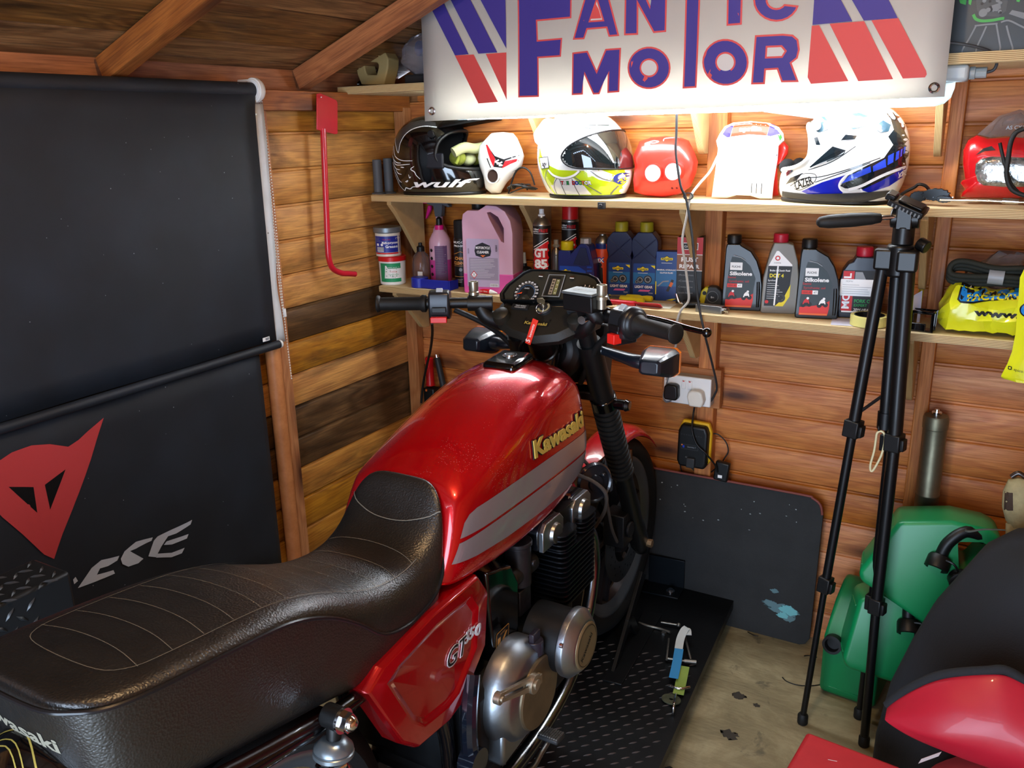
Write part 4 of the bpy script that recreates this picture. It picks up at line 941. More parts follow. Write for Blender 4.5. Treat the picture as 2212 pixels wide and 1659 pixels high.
mb = MB(frame((0, 0, 0), CN, (1, .3, 0))); mb.box(-.004, .004, -.001, .001, -.006, .012); mb.prism([(-.006, .010), (.006, .010), (.010, .020), (.007, .030), (-.007, .030), (-.010, .020)], -.0011, .0011, Matrix(((1, 0, 0, 0), (0, 0, 1, 0), (0, 1, 0, 0), (0, 0, 0, 1)))); build('key_blade', mb, mat('key_steel', '#b8ad90', .35, .9), key, bevel=.0004)
r0 = at(1166, 667, 'y', -.862)-kp; mb = MB(); fr2 = frame(r0, (-.25, -.95, .25)); mb.tube([fr2 @ Vector((.0115*math.cos(a), .0115*math.sin(a), 0)) for a in [2*pi*i/24 for i in range(24)]], .0011, 8, closed=True); build('key_ring', mb, M_['chrome'], key, sharp=80)
f0 = at(1157, 690, 'y', -.878)-kp; f1 = at(1140, 743, 'y', -.885)-kp
fdv = (f1-f0).normalized(); fx = fdv.cross(Vector((0, -1, .0))).normalized()
fn_ = fx.cross(fdv).normalized(); fn_ = fn_ if fn_.y < 0 else -fn_
Lf = (f1-f0).length; mb = MB(Matrix(((fdv.x, -fx.x, fn_.x, f0.x), (fdv.y, -fx.y, fn_.y, f0.y), (fdv.z, -fx.z, fn_.z, f0.z), (0, 0, 0, 1)))); mb.box(0, Lf, -.0075, .0075, -.0015, .0015); build('key_fob', mb, mat('fob_red', '#e0321e', .4), key, bevel=.001)
up_ = -fdv; rt_ = up_.cross(fn_).normalized()
D = Decal(f0.lerp(f1, .45), up_, fn_.cross(up_), None, .0019); D.text('bennetts', 0, -.003, .0095, M_['inkw'], wid=.032); D.text('S', -.026, -.004, .016, M_['inkw'], bold=.02); D.build('fob_lettering', key)
# brake pedal and footrest
pd = at(1190, 1588, 'x', 1.20)
mb = MB(frame(pd, (0, .12, 1), (1, 0, 0))); mb.box(-.026, .026, -.02, .02, -.008, .004)
pe = build('brake_pedal', mb, M_['dgrey'], BK, world=True, bevel=.004)
mb = MB(frame(pd, (0, .12, 1), (1, 0, 0)))
for i in range(9):
    for j in range(7): mb.cbox((-.022+.0055*i, -.016+.0053*j, .005), .0034, .0034, .003)
addc('', build('tread', mb, mat('tread_metal', '#8a8580', .4, .8), pe))
mb = MB(); mb.tube([pd+Vector((0, -.015, -.008)), at(1170, 1625, 'x', 1.20), at(1140, 1668, 'x', 1.20), Vector((1.185, -1.40, .36))], .0065, 8, 5); addc('', build('pedal_arm', mb, M_['steel'], pe, sharp=80))
mb = MB(); mb.cyl((1.15, -1.47, .39), (1.27, -1.47, .39), .014, n=16); build('footrest', mb, M_['rubber'], BK, world=True, bevel=.003)
mb = MB(); mb.tube([(1.15, -1.40, .60), (1.16, -1.43, .54), (1.165, -1.44, .47), (1.16, -1.42, .40)], .017, 10, 5); mb.cyl((1.15, -1.435, .43), (1.185, -1.435, .43), .03, n=24); build('footrest_plate', mb, mat('blue_black_gloss', '#141a26', .15, .3, coat=.6), BK, world=True)
mb = MB(); mb.tube([(1.0, -1.6, .74), (1.0, -1.8, .76), (1.0, -2.0, .75), (1.0, -2.17, .68), (1.0, -2.22, .58)], .065, 4, 5, flat=.2); build('rear_mudguard', mb, M_['gloss'], BK, world=True, sharp=60)
# ================================================================ SHELVES, BANNER, LAMP
PLY = plywood('shelf_plywood', '#d8c092', '#d9bf8c', '#8c6a3c', 'Z', 260)
PLYB = plywood('bracket_plywood', '#caa873', '#d2b47e', '#9a7848', 'X', 300)
Z1, Z2, Z3 = 1.413, 1.100, 1.762
def shelf(x0, x1, d, zt, th, label):
    mb = MB().box(x0, x1, -d, -.002, zt-th, zt)
    return tag(build('shelf', mb, PLY, bevel=.0015, seg=1, origin=((x0+x1)/2, -d/2, zt-th/2)), label, 'shelf')
shelf(.042, 3.02, .25, Z1, .021, 'long plywood shelf holding the row of helmets')
shelf(.050, 3.02, .25, Z2, .021, 'long plywood shelf holding the oil bottles and spray cans')
shelf(.002, 3.02, .335, Z3, .024, 'high plywood shelf just above the white banner and lamp')
def bracket(x, zt, h, d, label):
    P = [(-.002, 0), (-d, 0), (-d, -.012)]+[(-d+(d-.055)*t, -.012-(h-.03)*t**1.15) for t in (.25, .5, .75, 1)]+[(-.045, -h+.006), (-.03, -h), (-.002, -h)]
    mb = MB(); mb.prism(P, -.009, .009, Matrix(((0, 0, 1, 0), (1, 0, 0, 0), (0, 1, 0, 0), (0, 0, 0, 1))))
    o = build('shelf_bracket', mb, PLYB, bevel=.0012, seg=1); o.location = (x, -.044 if x < .2 or abs(x-1.165) < .1 or abs(x-1.79) < .1 else 0, zt)
    if x < .2: o.location.x = x
    return tag(o, label, 'bracket')
lo = (Z3-.024, Z1-.021, Z2-.021)
wh = ('under the high shelf', 'under the helmet shelf', 'under the bottle shelf')
for zi in range(3):
    for x, w_ in ((.105, 'next to the left corner post'), (.60, 'left of the middle'), (1.145, 'beside the middle wall post'), (1.768, 'beside the post behind the tripod'), (2.42, 'out at the far right')):
        if zi == 0 and x < .2: continue
        if zi == 2 and x == .60: continue
        bracket(x, lo[zi], (.20, .20, .16)[zi] if x < 1.7 else .21, .19, 'plywood shelf bracket %s, %s' % (wh[zi], w_))
# banner
BY = -.405
bl, br = at(918, 262, 'y', BY), at(2040, 209, 'y', BY); tl_, tr_ = at(906, -60, 'y', BY), at(2069, -60, 'y', BY)
bn = bpy.data.materials.new('banner_vinyl'); bn.use_nodes = True
def _bn():
    nt = bn.node_tree; N = nt.nodes; L = nt.links; b = N['Principled BSDF']; b.inputs['Base Color'].default_value = srgb('#c4bfbc'); b.inputs['Roughness'].default_value = .6
    t = N.new('ShaderNodeBsdfTranslucent'); t.inputs[0].default_value = srgb('#f0ece0'); m = N.new('ShaderNodeMixShader'); m.inputs[0].default_value = .38
    L.new(b.outputs[0], m.inputs[1]); L.new(t.outputs[0], m.inputs[2]); L.new(m.outputs[0], N['Material Output'].inputs[0])
    tc = N.new('ShaderNodeTexCoord'); w_ = N.new('ShaderNodeTexNoise'); mp = N.new('ShaderNodeMapping'); mp.inputs['Scale'].default_value = (40, 1, 900); L.new(tc.outputs['Object'], mp.inputs[0]); L.new(mp.outputs[0], w_.inputs['Vector']); w_.inputs['Scale'].default_value = 1
    bp = N.new('ShaderNodeBump'); bp.inputs['Strength'].default_value = .15; bp.inputs['Distance'].default_value = .001; L.new(w_.outputs['Fac'], bp.inputs['Height']); L.new(bp.outputs[0], b.inputs['Normal'])
_bn()
BT = thing('banner', 'white vinyl banner with purple and red lettering and slanted stripes above the lamp', 'banner', bl)
G = []
for j in range(9):
    G.append([bl.lerp(br, i/24).lerp(tl_.lerp(tr_, i/24), j/8)-bl+Vector((0, .0025*math.sin(i*.9+j*.5), 0)) for i in range(25)])
mb = MB(); mb.rings(G, closed=False, caps=False); bs = build('sheet', mb, bn, BT, solid=.0012, sharp=80)
bb = bvh_of(bs)
pu = mat('banner_purple', '#3c2f86', .6); rd = mat('banner_red', '#cf4a48', .6)
def inset(P, d):
    n = len(P); A = sum(P[i][0]*P[(i+1) % n][1]-P[(i+1) % n][0]*P[i][1] for i in range(n)); s = 1 if A > 0 else -1; out = []
    for i in range(n):
        a, b, c = Vector(P[i-1]), Vector(P[i]), Vector(P[(i+1) % n]); e1 = (b-a).normalized(); e2 = (c-b).normalized()
        n1 = Vector((-e1.y, e1.x))*s; n2 = Vector((-e2.y, e2.x))*s; m = n1+n2; k = m.length_squared
        out.append(tuple(b+(m*2/k*d if k > .25 else n1*d)))
    return out
D = Decal(Vector((0, -.0, 0)), (1, 0, 0), (0, 0, 1), bb, .0006, .05)
def zb(P): return [pl(800+x*.6383, y*.6383, bl, Vector((1, 0, 0)), Vector((0, 0, 1)), Vector((0, -1, 0))) for x, y in P]
def letter(P, holes=()):
    Q = zb(P); D.poly(Q, rd); D.poly(inset(Q, .0042), pu)
    for h in holes: H = zb(h); D.poly(inset(H, -.0042), rd); D.poly(H, M_['white'] if False else bnw)
bnw = mat('banner_white', '#c8c3c0', .6)
def circ(cx, cy, r, n=30): return [(cx+r*math.cos(2*pi*i/n), cy+r*math.sin(2*pi*i/n)) for i in range(n)]
letter([(498, -2), (500, -40), (684, -40), (682, 62), (565, 72), (567, 135), (650, 128), (645, 192), (569, 197), (571, 328), (502, 330)])
letter([(686, 135), (742, -60), (795, -62), (844, 122), (808, 125), (800, 96), (737, 101), (726, 133)], [[(747, 70), (787, 67), (768, 5)]])
letter([(860, 120), (862, -60), (912, -62), (951, 28), (953, -62), (1005, -62), (1001, 108), (958, 112), (907, 20), (907, 118)])
letter([(1057, 300), (1070, -80), (1121, -80), (1104, 297)])
letter([(1207, 88), (1210, -60), (1263, -62), (1259, 84)])
letter([(1375+78*math.cos(rad(a)), 0+74*math.sin(rad(a))) for a in range(15, 346, 15)]+[(1375+30*math.cos(rad(a)), 0+28*math.sin(rad(a))) for a in range(330, 29, -20)])
letter([(682, 322), (685, 178), (738, 172), (768, 238), (798, 166), (851, 162), (845, 312), (804, 315), (806, 240), (777, 319), (755, 320), (722, 245), (720, 320)])
letter(circ(945, 230, 72), [circ(945, 230, 26)]); letter(circ(1203, 211, 79), [circ(1203, 211, 29)])
letter([(1290, 286), (1304, 120), (1398, 115), (1432, 118), (1450, 134), (1455, 168), (1448, 198), (1428, 214), (1446, 262), (1452, 278), (1393, 279), (1378, 236), (1341, 238), (1337, 285)], [[(1346, 162), (1392, 160), (1404, 174), (1394, 190), (1344, 192)]])
for P, m in (([(190, -10), (240, -14), (337, 184), (290, 188)], pu), ([(290, 188), (354, 185), (436, 345), (369, 350)], rd), ([(270, -12), (334, -16), (433, 178), (370, 182)], pu), ([(395, 183), (463, 178), (466, 338)], rd), ([(365, -20), (458, -24), (463, 165)], pu),
             ([(1504, -20), (1582, -22), (1632, 72), (1497, 85)], pu), ([(1618, -22), (1742, -28), (1786, 62), (1671, 70)], pu), ([(1495, 88), (1520, 86), (1619, 275), (1493, 284), (1482, 262)], rd), ([(1555, 81), (1672, 72), (1770, 268), (1652, 275)], rd), ([(1697, 69), (1788, 62), (1882, 240), (1884, 252), (1878, 262), (1803, 266)], rd)):
    D.poly(zb(P), m)
D.build('lettering', BT)
for q in ((934, 240), (2018, 190)):
    p = at(*q, 'y', BY)-bl; mb = MB(frame(p, (0, -1, 0))); mb.rings([[(r*math.cos(2*pi*j/24), r*math.sin(2*pi*j/24), z) for j in range(24)] for r, z in ((.0065, -.003), (.0065, .003), (.009, .0042), (.0118, .003), (.012, -.003))], loop=True, caps=False); build('eyelet', mb, M_['chrome'], BT)
for q in ((934, -56), (2050, -56)):
    p = at(*q, 'y', BY)-bl; mb = MB(); mb.tube([p, p+Vector((0, .02, .06)), p+Vector((0, .06, .17))], .002, 6, 4); build('cord', mb, M_['white'], BT)
# lamp
LT = thing('batten_light', 'lit fluorescent batten lamp fixed under the high shelf behind the banner', 'lamp', (1.13, -.285, Z3-.024))
mb = MB(); mb.box(-.69, .70, -.034, .034, -.036, 0); build('housing', mb, mat('lamp_grey', '#a9b0b3', .4), LT, bevel=.008, seg=3)
em = mat('lit_diffuser', '#ffffff', .3, emit='#eef6ff', estr=29)
def half(r, z): return [(r*math.cos(rad(a)), z+r*1.45*math.sin(rad(a))) for a in range(180, 361, 18)]
mb = MB(); hp = half(.036, -.036)
mb.rings([[(x, y, z) for y, z in hp] for x in (-.66, .60)]); build('diffuser', mb, em, LT, sharp=60)
for s_, x0 in ((1, .60), (-1, -.66)):
    mb = MB(); mb.rings([[(x0+s_*dx, y*k, -.036+(z+.036)*k) for y, z in hp] for dx, k in ((0, 1.0), (.035, 1.0), (.055, .9), (.068, .65), (.073, .3))])
    build('diffuser_end', mb, mat('frosted_cover', '#cfdcdf', .25, trans=.5), LT, sharp=60)
mb = MB(); mb.cyl((.70, 0, -.018), (.712, 0, -.018), .014, n=20); mb.cyl((.712, 0, -.018), (.735, 0, -.018), .012, n=8); build('cable_gland', mb, mat('gland_grey', '#8d979b', .45), LT, bevel=.001)
for x in (-.5, 0, .5): mb = MB(); mb.box(x-.02, x+.02, .034, .04, -.04, -.005); build('clip', mb, M_['steel'], LT)
mb = MB(); p0 = Vector((1.13+.735, -.285, Z3-.042)); mb.tube([p0, p0+Vector((.014, 0, .006)), p0+Vector((.016, -.01, .025)), p0+Vector((-.005, -.045, .045)), p0+Vector((-.07, -.065, .062)), p0+Vector((-.14, -.06, .068))], .0035, 8, 6); tag(build('lamp_cable', mb, mat('cable_grey', '#3b3c3e', .5), sharp=80), 'short dark cable looping from the lamp end over the high shelf edge', 'cable')
# second lamp of the shed, on the ridge out of view
CL = thing('ceiling_lamp', 'warm bulb in a plain holder under the roof ridge, above and right of the seat', 'lamp', (1.52, -1.75, H_EAVE+SL*RX-.02))
mb = MB(); mb.lathe([(.035, 0), (.035, -.02), (.02, -.03), (.018, -.06)], 24); build('lamp_holder', mb, M_['white'], CL)
mb = MB(); mb.sph((0, 0, -.105), .042, 24, 14); build('bulb', mb, mat('lit_bulb', '#ffffff', .3, emit='#ffd9a0', estr=340), CL, sharp=80)
# ================================================================ THINGS ON THE SHELVES
def pos(px, py, z, y=None):
    p = at(px, py, 'z', z) if y is None else at(px, py, 'y', y); return Vector((p.x, p.y if y is None else y, z))
def prismY(mb, poly, y0, y1, mi=0, M=None):
    mb.prism(poly, -y1, -y0, (M or Matrix()) @ Matrix.Rotation(pi/2, 4, 'X'), mi)
def place(name, label, cat, p, rz=0, group=None):
    return thing(name, label, cat, Matrix.Translation(p) @ Matrix.Rotation(rad(rz), 4, 'Z'), group)
FR = ((1, 0, 0), (0, 0, 1))     # decal axes of a front label
def cyl_label(t, R, rz=0):
    """front frame turned about the vertical axis of a round can"""
    a = rad(rz); return (math.cos(a), math.sin(a), 0), (0, 0, 1)
def can(name, label, p, r, h, body, shoulder, cap=None, capm=None, nozzle=None, rz=0, group=None):
    t = place(name, label, 'spray can', p, rz, group)
    mb = MB(); mb.lathe([(r*.96, 0), (r, .003), (r, h), (r*.97, h+.002)], 40); b = build('can_body', mb, body, t)
    mb = MB(); mb.lathe([(r*.98, h), (r*1.01, h+.003), (r*.98, h+.006), (r*.8, h+.018), (r*.45, h+.026), (r*.42, h+.030)], 32); build('shoulder', mb, shoulder, t)
    if cap: mb = MB(); mb.lathe([(r*.93, h+.003), (r*.93, h+cap-.006), (r*.85, h+cap), (.001, h+cap+.001)], 32); build('cap', mb, capm, t, sharp=50)
    if nozzle: mb = MB(); mb.lathe([(.011, h+.028), (.012, h+.034), (.008, h+.038), (.008, h+.052), (.001, h+.053)], 16); build('nozzle', mb, nozzle, t)
    return t, bvh_of(b)
# tub and tin
t = place('tub', 'white and green plastic tub with red lid at the left end of the bottle shelf', 'tub', pos(850, 612, Z2), 28)
mb = MB(); mb.lathe([(.042, 0), (.045, .003), (.0475, .088)], 40); b = build('tub_body', mb, M_['white'], t); mb = MB(); mb.lathe([(.0495, .084), (.050, .098), (.046, .101), (.001, .101)], 40); build('lid', mb, M_['red'], t)
gr = mat('label_green', '#1d8a58', .5)
D = Decal((0, -.05, 0), *FR, bvh_of(b)); D.rect(-.036, .012, .034, .078, gr); D.poly([(-.022, .025), (.034, .025), (.034, .06), (-.008, .06), (-.014, .07), (-.018, .07)], M_['white']); D.line([(-.008, .064), (.030, .064)], .0012, M_['white']); D.text('Casting', .010, .047, .008, M_['inkr']); D.text('Assembly grease', .010, .037, .006, M_['inkg'], wid=.034); D.text('500 g', .010, .029, .006, M_['ink']); D.build('label', t)
t = place('grease_tin', 'blue-labelled grease tin with grey lid stacked on the white tub', 'tin', pos(851, 612, Z2)+Vector((-.012, -.004, .1015)), 24)
mb = MB(); mb.lathe([(.044, 0), (.044, .085)], 40); b = build('tin_body', mb, mat('tin_cream', '#d8d4c4', .4), t); mb = MB(); mb.lathe([(.046, .080), (.049, .083), (.049, .098), (.046, .100), (.001, .099)], 40); build('lid', mb, mat('tin_lid', '#7c868c', .4, .6), t)
nb_ = mat('label_navy', '#1c2a8c', .4)
D = Decal((0, -.05, 0), *FR, bvh_of(b)); D.rect(-.0435, .014, .0435, .070, nb_); D.rect(-.0435, .008, .0435, .013, M_['inkr']); D.text('Multi-purpose', .014, .044, .012, M_['inkw'], bold=.02, wid=.05); D.text('Grease', .02, .030, .013, M_['inkw'], bold=.02); D.text('Heavy duty', .006, .057, .006, M_['inkr']); D.rect(-.03, .017, -.005, .033, M_['inkw'])
for i in range(8): D.rect(-.028+.003*i, .019, -.0265+.003*i, .033, M_['ink'])
D.rect(-.03, .037, -.022, .045, M_['inkw']); D.circ(-.011, .041, .0045, M_['inkw']); D.lines(-.042, -.012, .064, 4, .004, M_['inkgy'], .0008); D.text('(T)', .038, .060, .008, M_['inkw']); D.build('label', t)
# clear bottle
glass = mat('clear_plastic', '#d8c8c4', .08, trans=.92, ior=1.3)
t = place('squeeze_bottle', 'small clear plastic bottle with black spout cap beside the pink spray bottle', 'bottle', pos(912, 608, Z2, -.135), 0)
mb = MB(); mb.lathe([(.028, 0), (.032, .004), (.032, .07), (.026, .098), (.012, .112), (.012, .118)], 28); build('bottle_body', mb, glass, t, sharp=70); mb = MB(); mb.lathe([(.0135, .112), (.0135, .128), (.007, .133), (.0065, .142), (.001, .143)], 20); build('cap', mb, M_['black'], t)
mb = MB(); mb.box(.006, .026, -.0325, -.030, .02, .045); build('sticker', mb, M_['white'], t)
# blue holder
t = place('socket_holder', 'blue plastic spanner holder lying along the front of the bottle shelf', 'tool', pos(892, 618, Z2, -.205), -2)
mb = MB(); mb.cyl((.032, .0, 0), (.032, 0, .034), .030, n=28); mb.box(.05, .175, -.022, -.014, .004, .032); mb.box(.168, .175, -.022, .03, .0, .032); mb.box(.05, .17, -.02, .03, 0, .006); build('holder_body', mb, mat('holder_blue', '#1c2a9c', .4), t, bevel=.002)
# pink spray bottle
pink = mat('pink_liquid_plastic', '#c2408c', .3, sss=0, coat=.3); haze = mat('milky_plastic', '#d6a9c0', .35, coat=.2)
t = place('cleaner_bottle', 'pink cleaner bottle with black dropper nozzle and magenta collar', 'bottle', pos(954, 606, Z2, -.108), 10)
mb = MB(); mb.lathe([(.036, 0), (.0385, .004), (.0385, .085)], 36); mb.lathe([(.0385, .085), (.0385, .142), (.036, .155), (.026, .175), (.016, .186), (.014, .192)], 36, None, 1); b = build('bottle_body', mb, [pink, haze], t, sharp=70)
mb = MB(); mb.lathe([(.0155, .184), (.0155, .203), (.013, .204)], 24); build('collar', mb, mat('magenta', '#d0187a', .35), t); mb = MB(); mb.lathe([(.011, .203), (.010, .225), (.005, .231), (.001, .232)], 16); build('nozzle', mb, M_['black'], t)
D = Decal((0, -.05, 0), *FR, bvh_of(b)); pg = mat('print_plum', '#6a4a72', .6); D.rect(-.004, .012, .034, .135, pg); D.text('BIODEGRADABLE', -.030, .07, .012, M_['ink'], rot=90, wid=.11)
for k in range(4): D.circ(-.018, .035+.028*k, .006, M_['ink'], 16)
D.lines(-.002, .032, .128, 16, .006, M_['inkgy'], .0008); D.build('label', t)
# trigger sprayer behind
t = place('trigger_sprayer', 'clear bottle with grey and pink trigger spray head standing behind the pink bottle', 'bottle', pos(955, 600, Z2, -.037), 0)
mb = MB(); mb.lathe([(.028, 0), (.030, .004), (.030, .14), (.024, .18), (.013, .20), (.013, .225)], 28); build('bottle_body', mb, haze, t, sharp=70)
mb = MB(); prismY(mb, [(-.045, .268), (-.045, .284), (.03, .286), (.052, .262), (.046, .258), (.02, .268), (.016, .225), (-.012, .225), (-.018, .262)], -.011, .011); build('spray_head', mb, mat('sprayer_grey', '#565a60', .4), t, bevel=.002)
mb = MB(); prismY(mb, [(-.064, .270), (-.064, .290), (-.044, .290), (-.044, .270)], -.010, .010); prismY(mb, [(-.044, .262), (-.034, .262), (-.034, .246), (-.052, .218), (-.058, .214), (-.050, .244)], -.006, .006); build('trigger', mb, mat('magenta', '#d0187a', .35), t, bevel=.0015)
# chain cleaner can
t, b = can('chain_cleaner_can', 'slim black aerosol can with orange lettering between the pink bottle and jug', pos(1000, 618, Z2, -.13), .0262, .158, M_['black'], M_['black'], .068, M_['blackm'], rz=22)
og = mat('label_orange', '#e59a48', .5)
D = Decal((0, -.05, 0), *FR, b); D.text('MUC-OFF', 0, .150, .010, M_['inkw'], bold=.03, wid=.048); D.text('PRO-SEEL', 0, .138, .009, M_['inkw'], bold=.03, wid=.044); D.text('CHAIN', 0, .094, .014, og, bold=.04, wid=.040); D.text('CLEANER', 0, .078, .014, og, bold=.04, wid=.048); D.line([(-.024, .112), (0, .122), (.024, .112)], .0015, og); D.line([(-.024, .073), (.024, .073)], .001, og); D.circ(0, .06, .006, M_['inkgy']); D.line([(-.024, .036), (.024, .036)], .001, og); D.lines(-.012, .012, .026, 3, .005, M_['inkw'], .0008); D.build('label', t)
# five litre jug
t = place('cleaner_jug', 'large translucent pink jug of motorcycle cleaner with a moulded handle', 'jug', pos(1068, 631, Z2, -.165), 12)
J = [(-.085, .004), (-.082, 0), (.082, 0), (.085, .004), (.087, .20), (.080, .238), (.062, .268), (.035, .284), (.0, .287), (-.028, .270), (-.066, .270), (-.082, .258), (-.086, .235), (-.0865, .07)]
H = [(.058, .168), (.058, .215), (.040, .250), (.014, .266), (.002, .264), (.01, .243), (.030, .205), (.048, .172)]
# outline with a slit to the handle hole
def with_hole(P, k, Hh, j):
    return P[:k+1]+[Hh[(j+i) % len(Hh)] for i in range(len(Hh))]+[Hh[j]]+P[k:]
mb = MB(); yb = .058
Jf = J; mb.prism(J, -yb, yb, Matrix.Rotation(pi/2, 4, 'X')); jb = build('jug_body', mb, haze, t, bevel=.02, seg=4)
hm = MB(); hm.prism(H, -.2, .2, Matrix.Rotation(pi/2, 4, 'X')); ho = build('jug_cut', hm, haze, t)
bo = jb.modifiers.new('cut', 'BOOLEAN'); bo.object = ho; bo.solver = 'EXACT'
bpy.context.view_layer.update(); dg = bpy.context.evaluated_depsgraph_get(); nm_ = bpy.data.meshes.new_from_object(jb.evaluated_get(dg)); jb.modifiers.clear(); jb.data = nm_; bpy.data.objects.remove(ho)
nm_.materials.clear(); nm_.materials.append(haze); nm_.materials.append(mat('jug_pink', '#dc58a4', .35, coat=.2))
for p_ in nm_.polygons: p_.use_smooth = True
nm_.set_sharp_from_angle(angle=rad(50))
mb = MB(); prismY(mb, [(-.0862, .004), (-.080, -.0002), (.080, -.0002), (.0862, .004), (.0866, .066), (-.0866, .066)], -yb-.0012, yb+.0012); build('liquid', mb, mat('jug_pink', '#dc58a4', .35, coat=.2), t, bevel=.019, seg=4)
mb = MB(); mb.lathe([(.019, .266), (.0215, .270), (.0215, .288), (.019, .290), (.001, .290)], 28, TR(-.048, 0, 0)); build('cap', mb, M_['black'], t)
lb_ = mat('label_lilac', '#b9a8c4', .5); lg = mat('label_grey_lilac', '#9a8ea2', .6)
D = Decal((0, -yb-.0015, 0), *FR, None, .0006); D.rect(-.072, .022, .040, .180, lb_, .004); D.rect(-.064, .045, .036, .118, lg)
D.poly([(-.040, .125), (-.016, .118), (.010, .125), (.014, .140), (.010, .158), (-.016, .168), (-.040, .158), (-.044, .140)], mat('badge_black', '#1c1a22', .5)); D.text('MOTORCYCLE', -.015, .147, .011, M_['inkw'], bold=.03, wid=.048); D.text('CLEANER', -.015, .133, .011, M_['inkw'], bold=.03, wid=.042); D.poly([(-.024, .127), (-.006, .127), (-.015, .120)], M_['inko'])
D.poly([(-.060, .062), (-.048, .076), (-.036, .062), (-.048, .048)], M_['inkr']); D.poly([(-.0565, .062), (-.048, .072), (-.0395, .062), (-.048, .052)], M_['inkw']); D.rect(-.049, .058, -.047, .067, M_['ink']); D.circ(-.048, .0555, .0012, M_['ink'])
D.lines(-.06, .03, .112, 12, .0052, M_['inkw'], .0007); D.rect(.008, .024, .036, .034, M_['inkw'])
for i in range(9): D.rect(.010+.0028*i, .0255, .0112+.0028*i, .033, M_['ink'])
D.text('DISCS', .030, .15, .008, M_['ink'], rot=-90, bold=.02); D.text('OGIG', -.066, .14, .007, M_['ink'], rot=-90); D.build('label', t)
# dropper
t = place('lube_bottle', 'small black lube bottle with long white nozzle behind the instrument dials', 'bottle', pos(1133, 612, Z2, -.075), 10)
mb = MB(); mb.lathe([(.028, 0), (.030, .003), (.030, .055), (.024, .068), (.010, .074), (.0095, .084)], 28); b = build('bottle_body', mb, M_['black'], t, sharp=60); mb = MB(); mb.lathe([(.0085, .082), (.0065, .105), (.006, .120), (.001, .121)], 14); build('nozzle', mb, mat('pale_nozzle', '#a8a49c', .5), t)
D = Decal((0, -.05, 0), *FR, bvh_of(b)); D.text('C3', 0, .028, .024, M_['inkw'], bold=.03); D.text('WET', -.008, .05, .010, M_['inko'], rot=8); D.build('label', t)
# GT85
def gt(name, label, p, cap, rz, nz=None):
    t, b = can(name, label, p, .0285, .225, M_['black'], M_['steel'], cap, M_['red'], nz, rz=rz)
    D = Decal((0, -.05, 0), *FR, b); rr_ = M_['inkr']
    D.poly([(-.029, .0), (.029, .0), (.029, .185), (-.029, .147)], rr_)
    D.line([(-.030, .155), (.030, .193)], .0022, M_['inkw']); D.line([(-.030, .147), (.030, .185)], .0022, M_['inkw']); D.line([(-.030, .151), (.030, .189)], .002, M_['ink'])
    D.text('GT', 0, .130, .036, M_['inkw'], bold=.05, wid=.040); D.text('85', 0, .096, .036, M_['inkw'], bold=.05, wid=.040)
    D.poly([(-.029, .0), (.029, .0), (.029, .085), (-.029, .049)], M_['ink']); D.line([(-.030, .069), (.030, .105)], .0024, M_['inkw']); D.line([(-.030, .055), (.030, .089)], .0026, M_['inkw'])
    D.text('FREE', .009, .207, .014, rr_, bold=.02, wid=.026); D.text('+50ml', -.014, .214, .007, M_['inkw'], bold=.03); D.text('EXTRA', -.014, .207, .006, M_['inkw'], bold=.03); D.line([(-.030, .203), (.030, .203)], .0012, M_['inkw'])
    D.build('label', t); return t
gt('lubricant_can', 'red and black lubricant can with white spray nozzle and no cap', pos(1172, 640, Z2, -.185), None, 18, M_['white'])
gt('lubricant_can', 'red-capped twin of the lubricant can, standing further back on the shelf', pos(1232, 625, Z2, -.055), .062, 14)
t, b = can('aerosol_can', 'thin plain silver aerosol can between the two red and black lubricant cans', pos(1202, 622, Z2, -.07), .0165, .115, M_['steel'], M_['steel'], None, None, mat('pale_nozzle', '#a8a49c', .5), rz=0)
D = Decal((0, -.05, 0), *FR, b); D.lines(-.012, .012, .10, 12, .007, M_['inkgy'], .001); D.build('label', t)
# blue canister with handle
pb = mat('putty_blue', '#14266e', .35, coat=.2); pb2 = mat('label_bright_blue', '#1446b4', .4)
t = place('oil_canister', 'squat blue oil canister with yellow cap and a hollow handle', 'bottle', pos(1252, 640, Z2, -.15), 8)
mb = MB(); P = [(-.062, .003), (-.058, 0), (.058, 0), (.062, .004), (.062, .02), (.054, .11), (.040, .165), (.030, .172), (.010, .172), (-.02, .14), (-.022, .150), (-.060, .150), (-.062, .13)]
prismY(mb, P, -.03, .03); b = build('canister_body', mb, pb, t, bevel=.010, seg=3)
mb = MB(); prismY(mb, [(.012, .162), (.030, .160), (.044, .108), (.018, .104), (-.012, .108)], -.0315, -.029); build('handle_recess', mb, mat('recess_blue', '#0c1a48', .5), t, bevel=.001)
mb = MB(); mb.lathe([(.019, .148), (.020, .150), (.020, .174), (.018, .176), (.001, .176)], 28, TR(-.041, 0, 0)); build('cap', mb, M_['yellow'], t)
mb = MB(); mb.lathe([(.018, .17), (.018, .186), (.016, .188), (.001, .188)], 8, TR(.02, 0, 0)); build('cap_back', mb, mat('silver_cap', '#b8bcc0', .35, .6), t)
mb = MB()
for k in range(7): mb.box(.034, .050, -.0335, -.029, .098-.012*k, .104-.012*k)
build('grip_ribs', mb, pb2, t, bevel=.0008)
def putolabel(D, cx, y, k=1):
    D.poly([(cx-.016*k, y), (cx, y+.011*k), (cx+.016*k, y), (cx, y-.011*k)], M_['ink']); D.poly([(cx-.0135*k, y), (cx, y+.009*k), (cx+.0135*k, y), (cx, y-.009*k)], M_['inky']); D.rect(cx-.02*k, y-.0045*k, cx+.02*k, y+.0035*k, M_['inky'], .0015); D.text('Putoline', cx, y-.003*k, .0085*k, M_['ink'], bold=.02, wid=.034*k); D.line([(cx-.018*k, y-.0145*k), (cx+.018*k, y-.0145*k)], .0012, M_['inkw'])
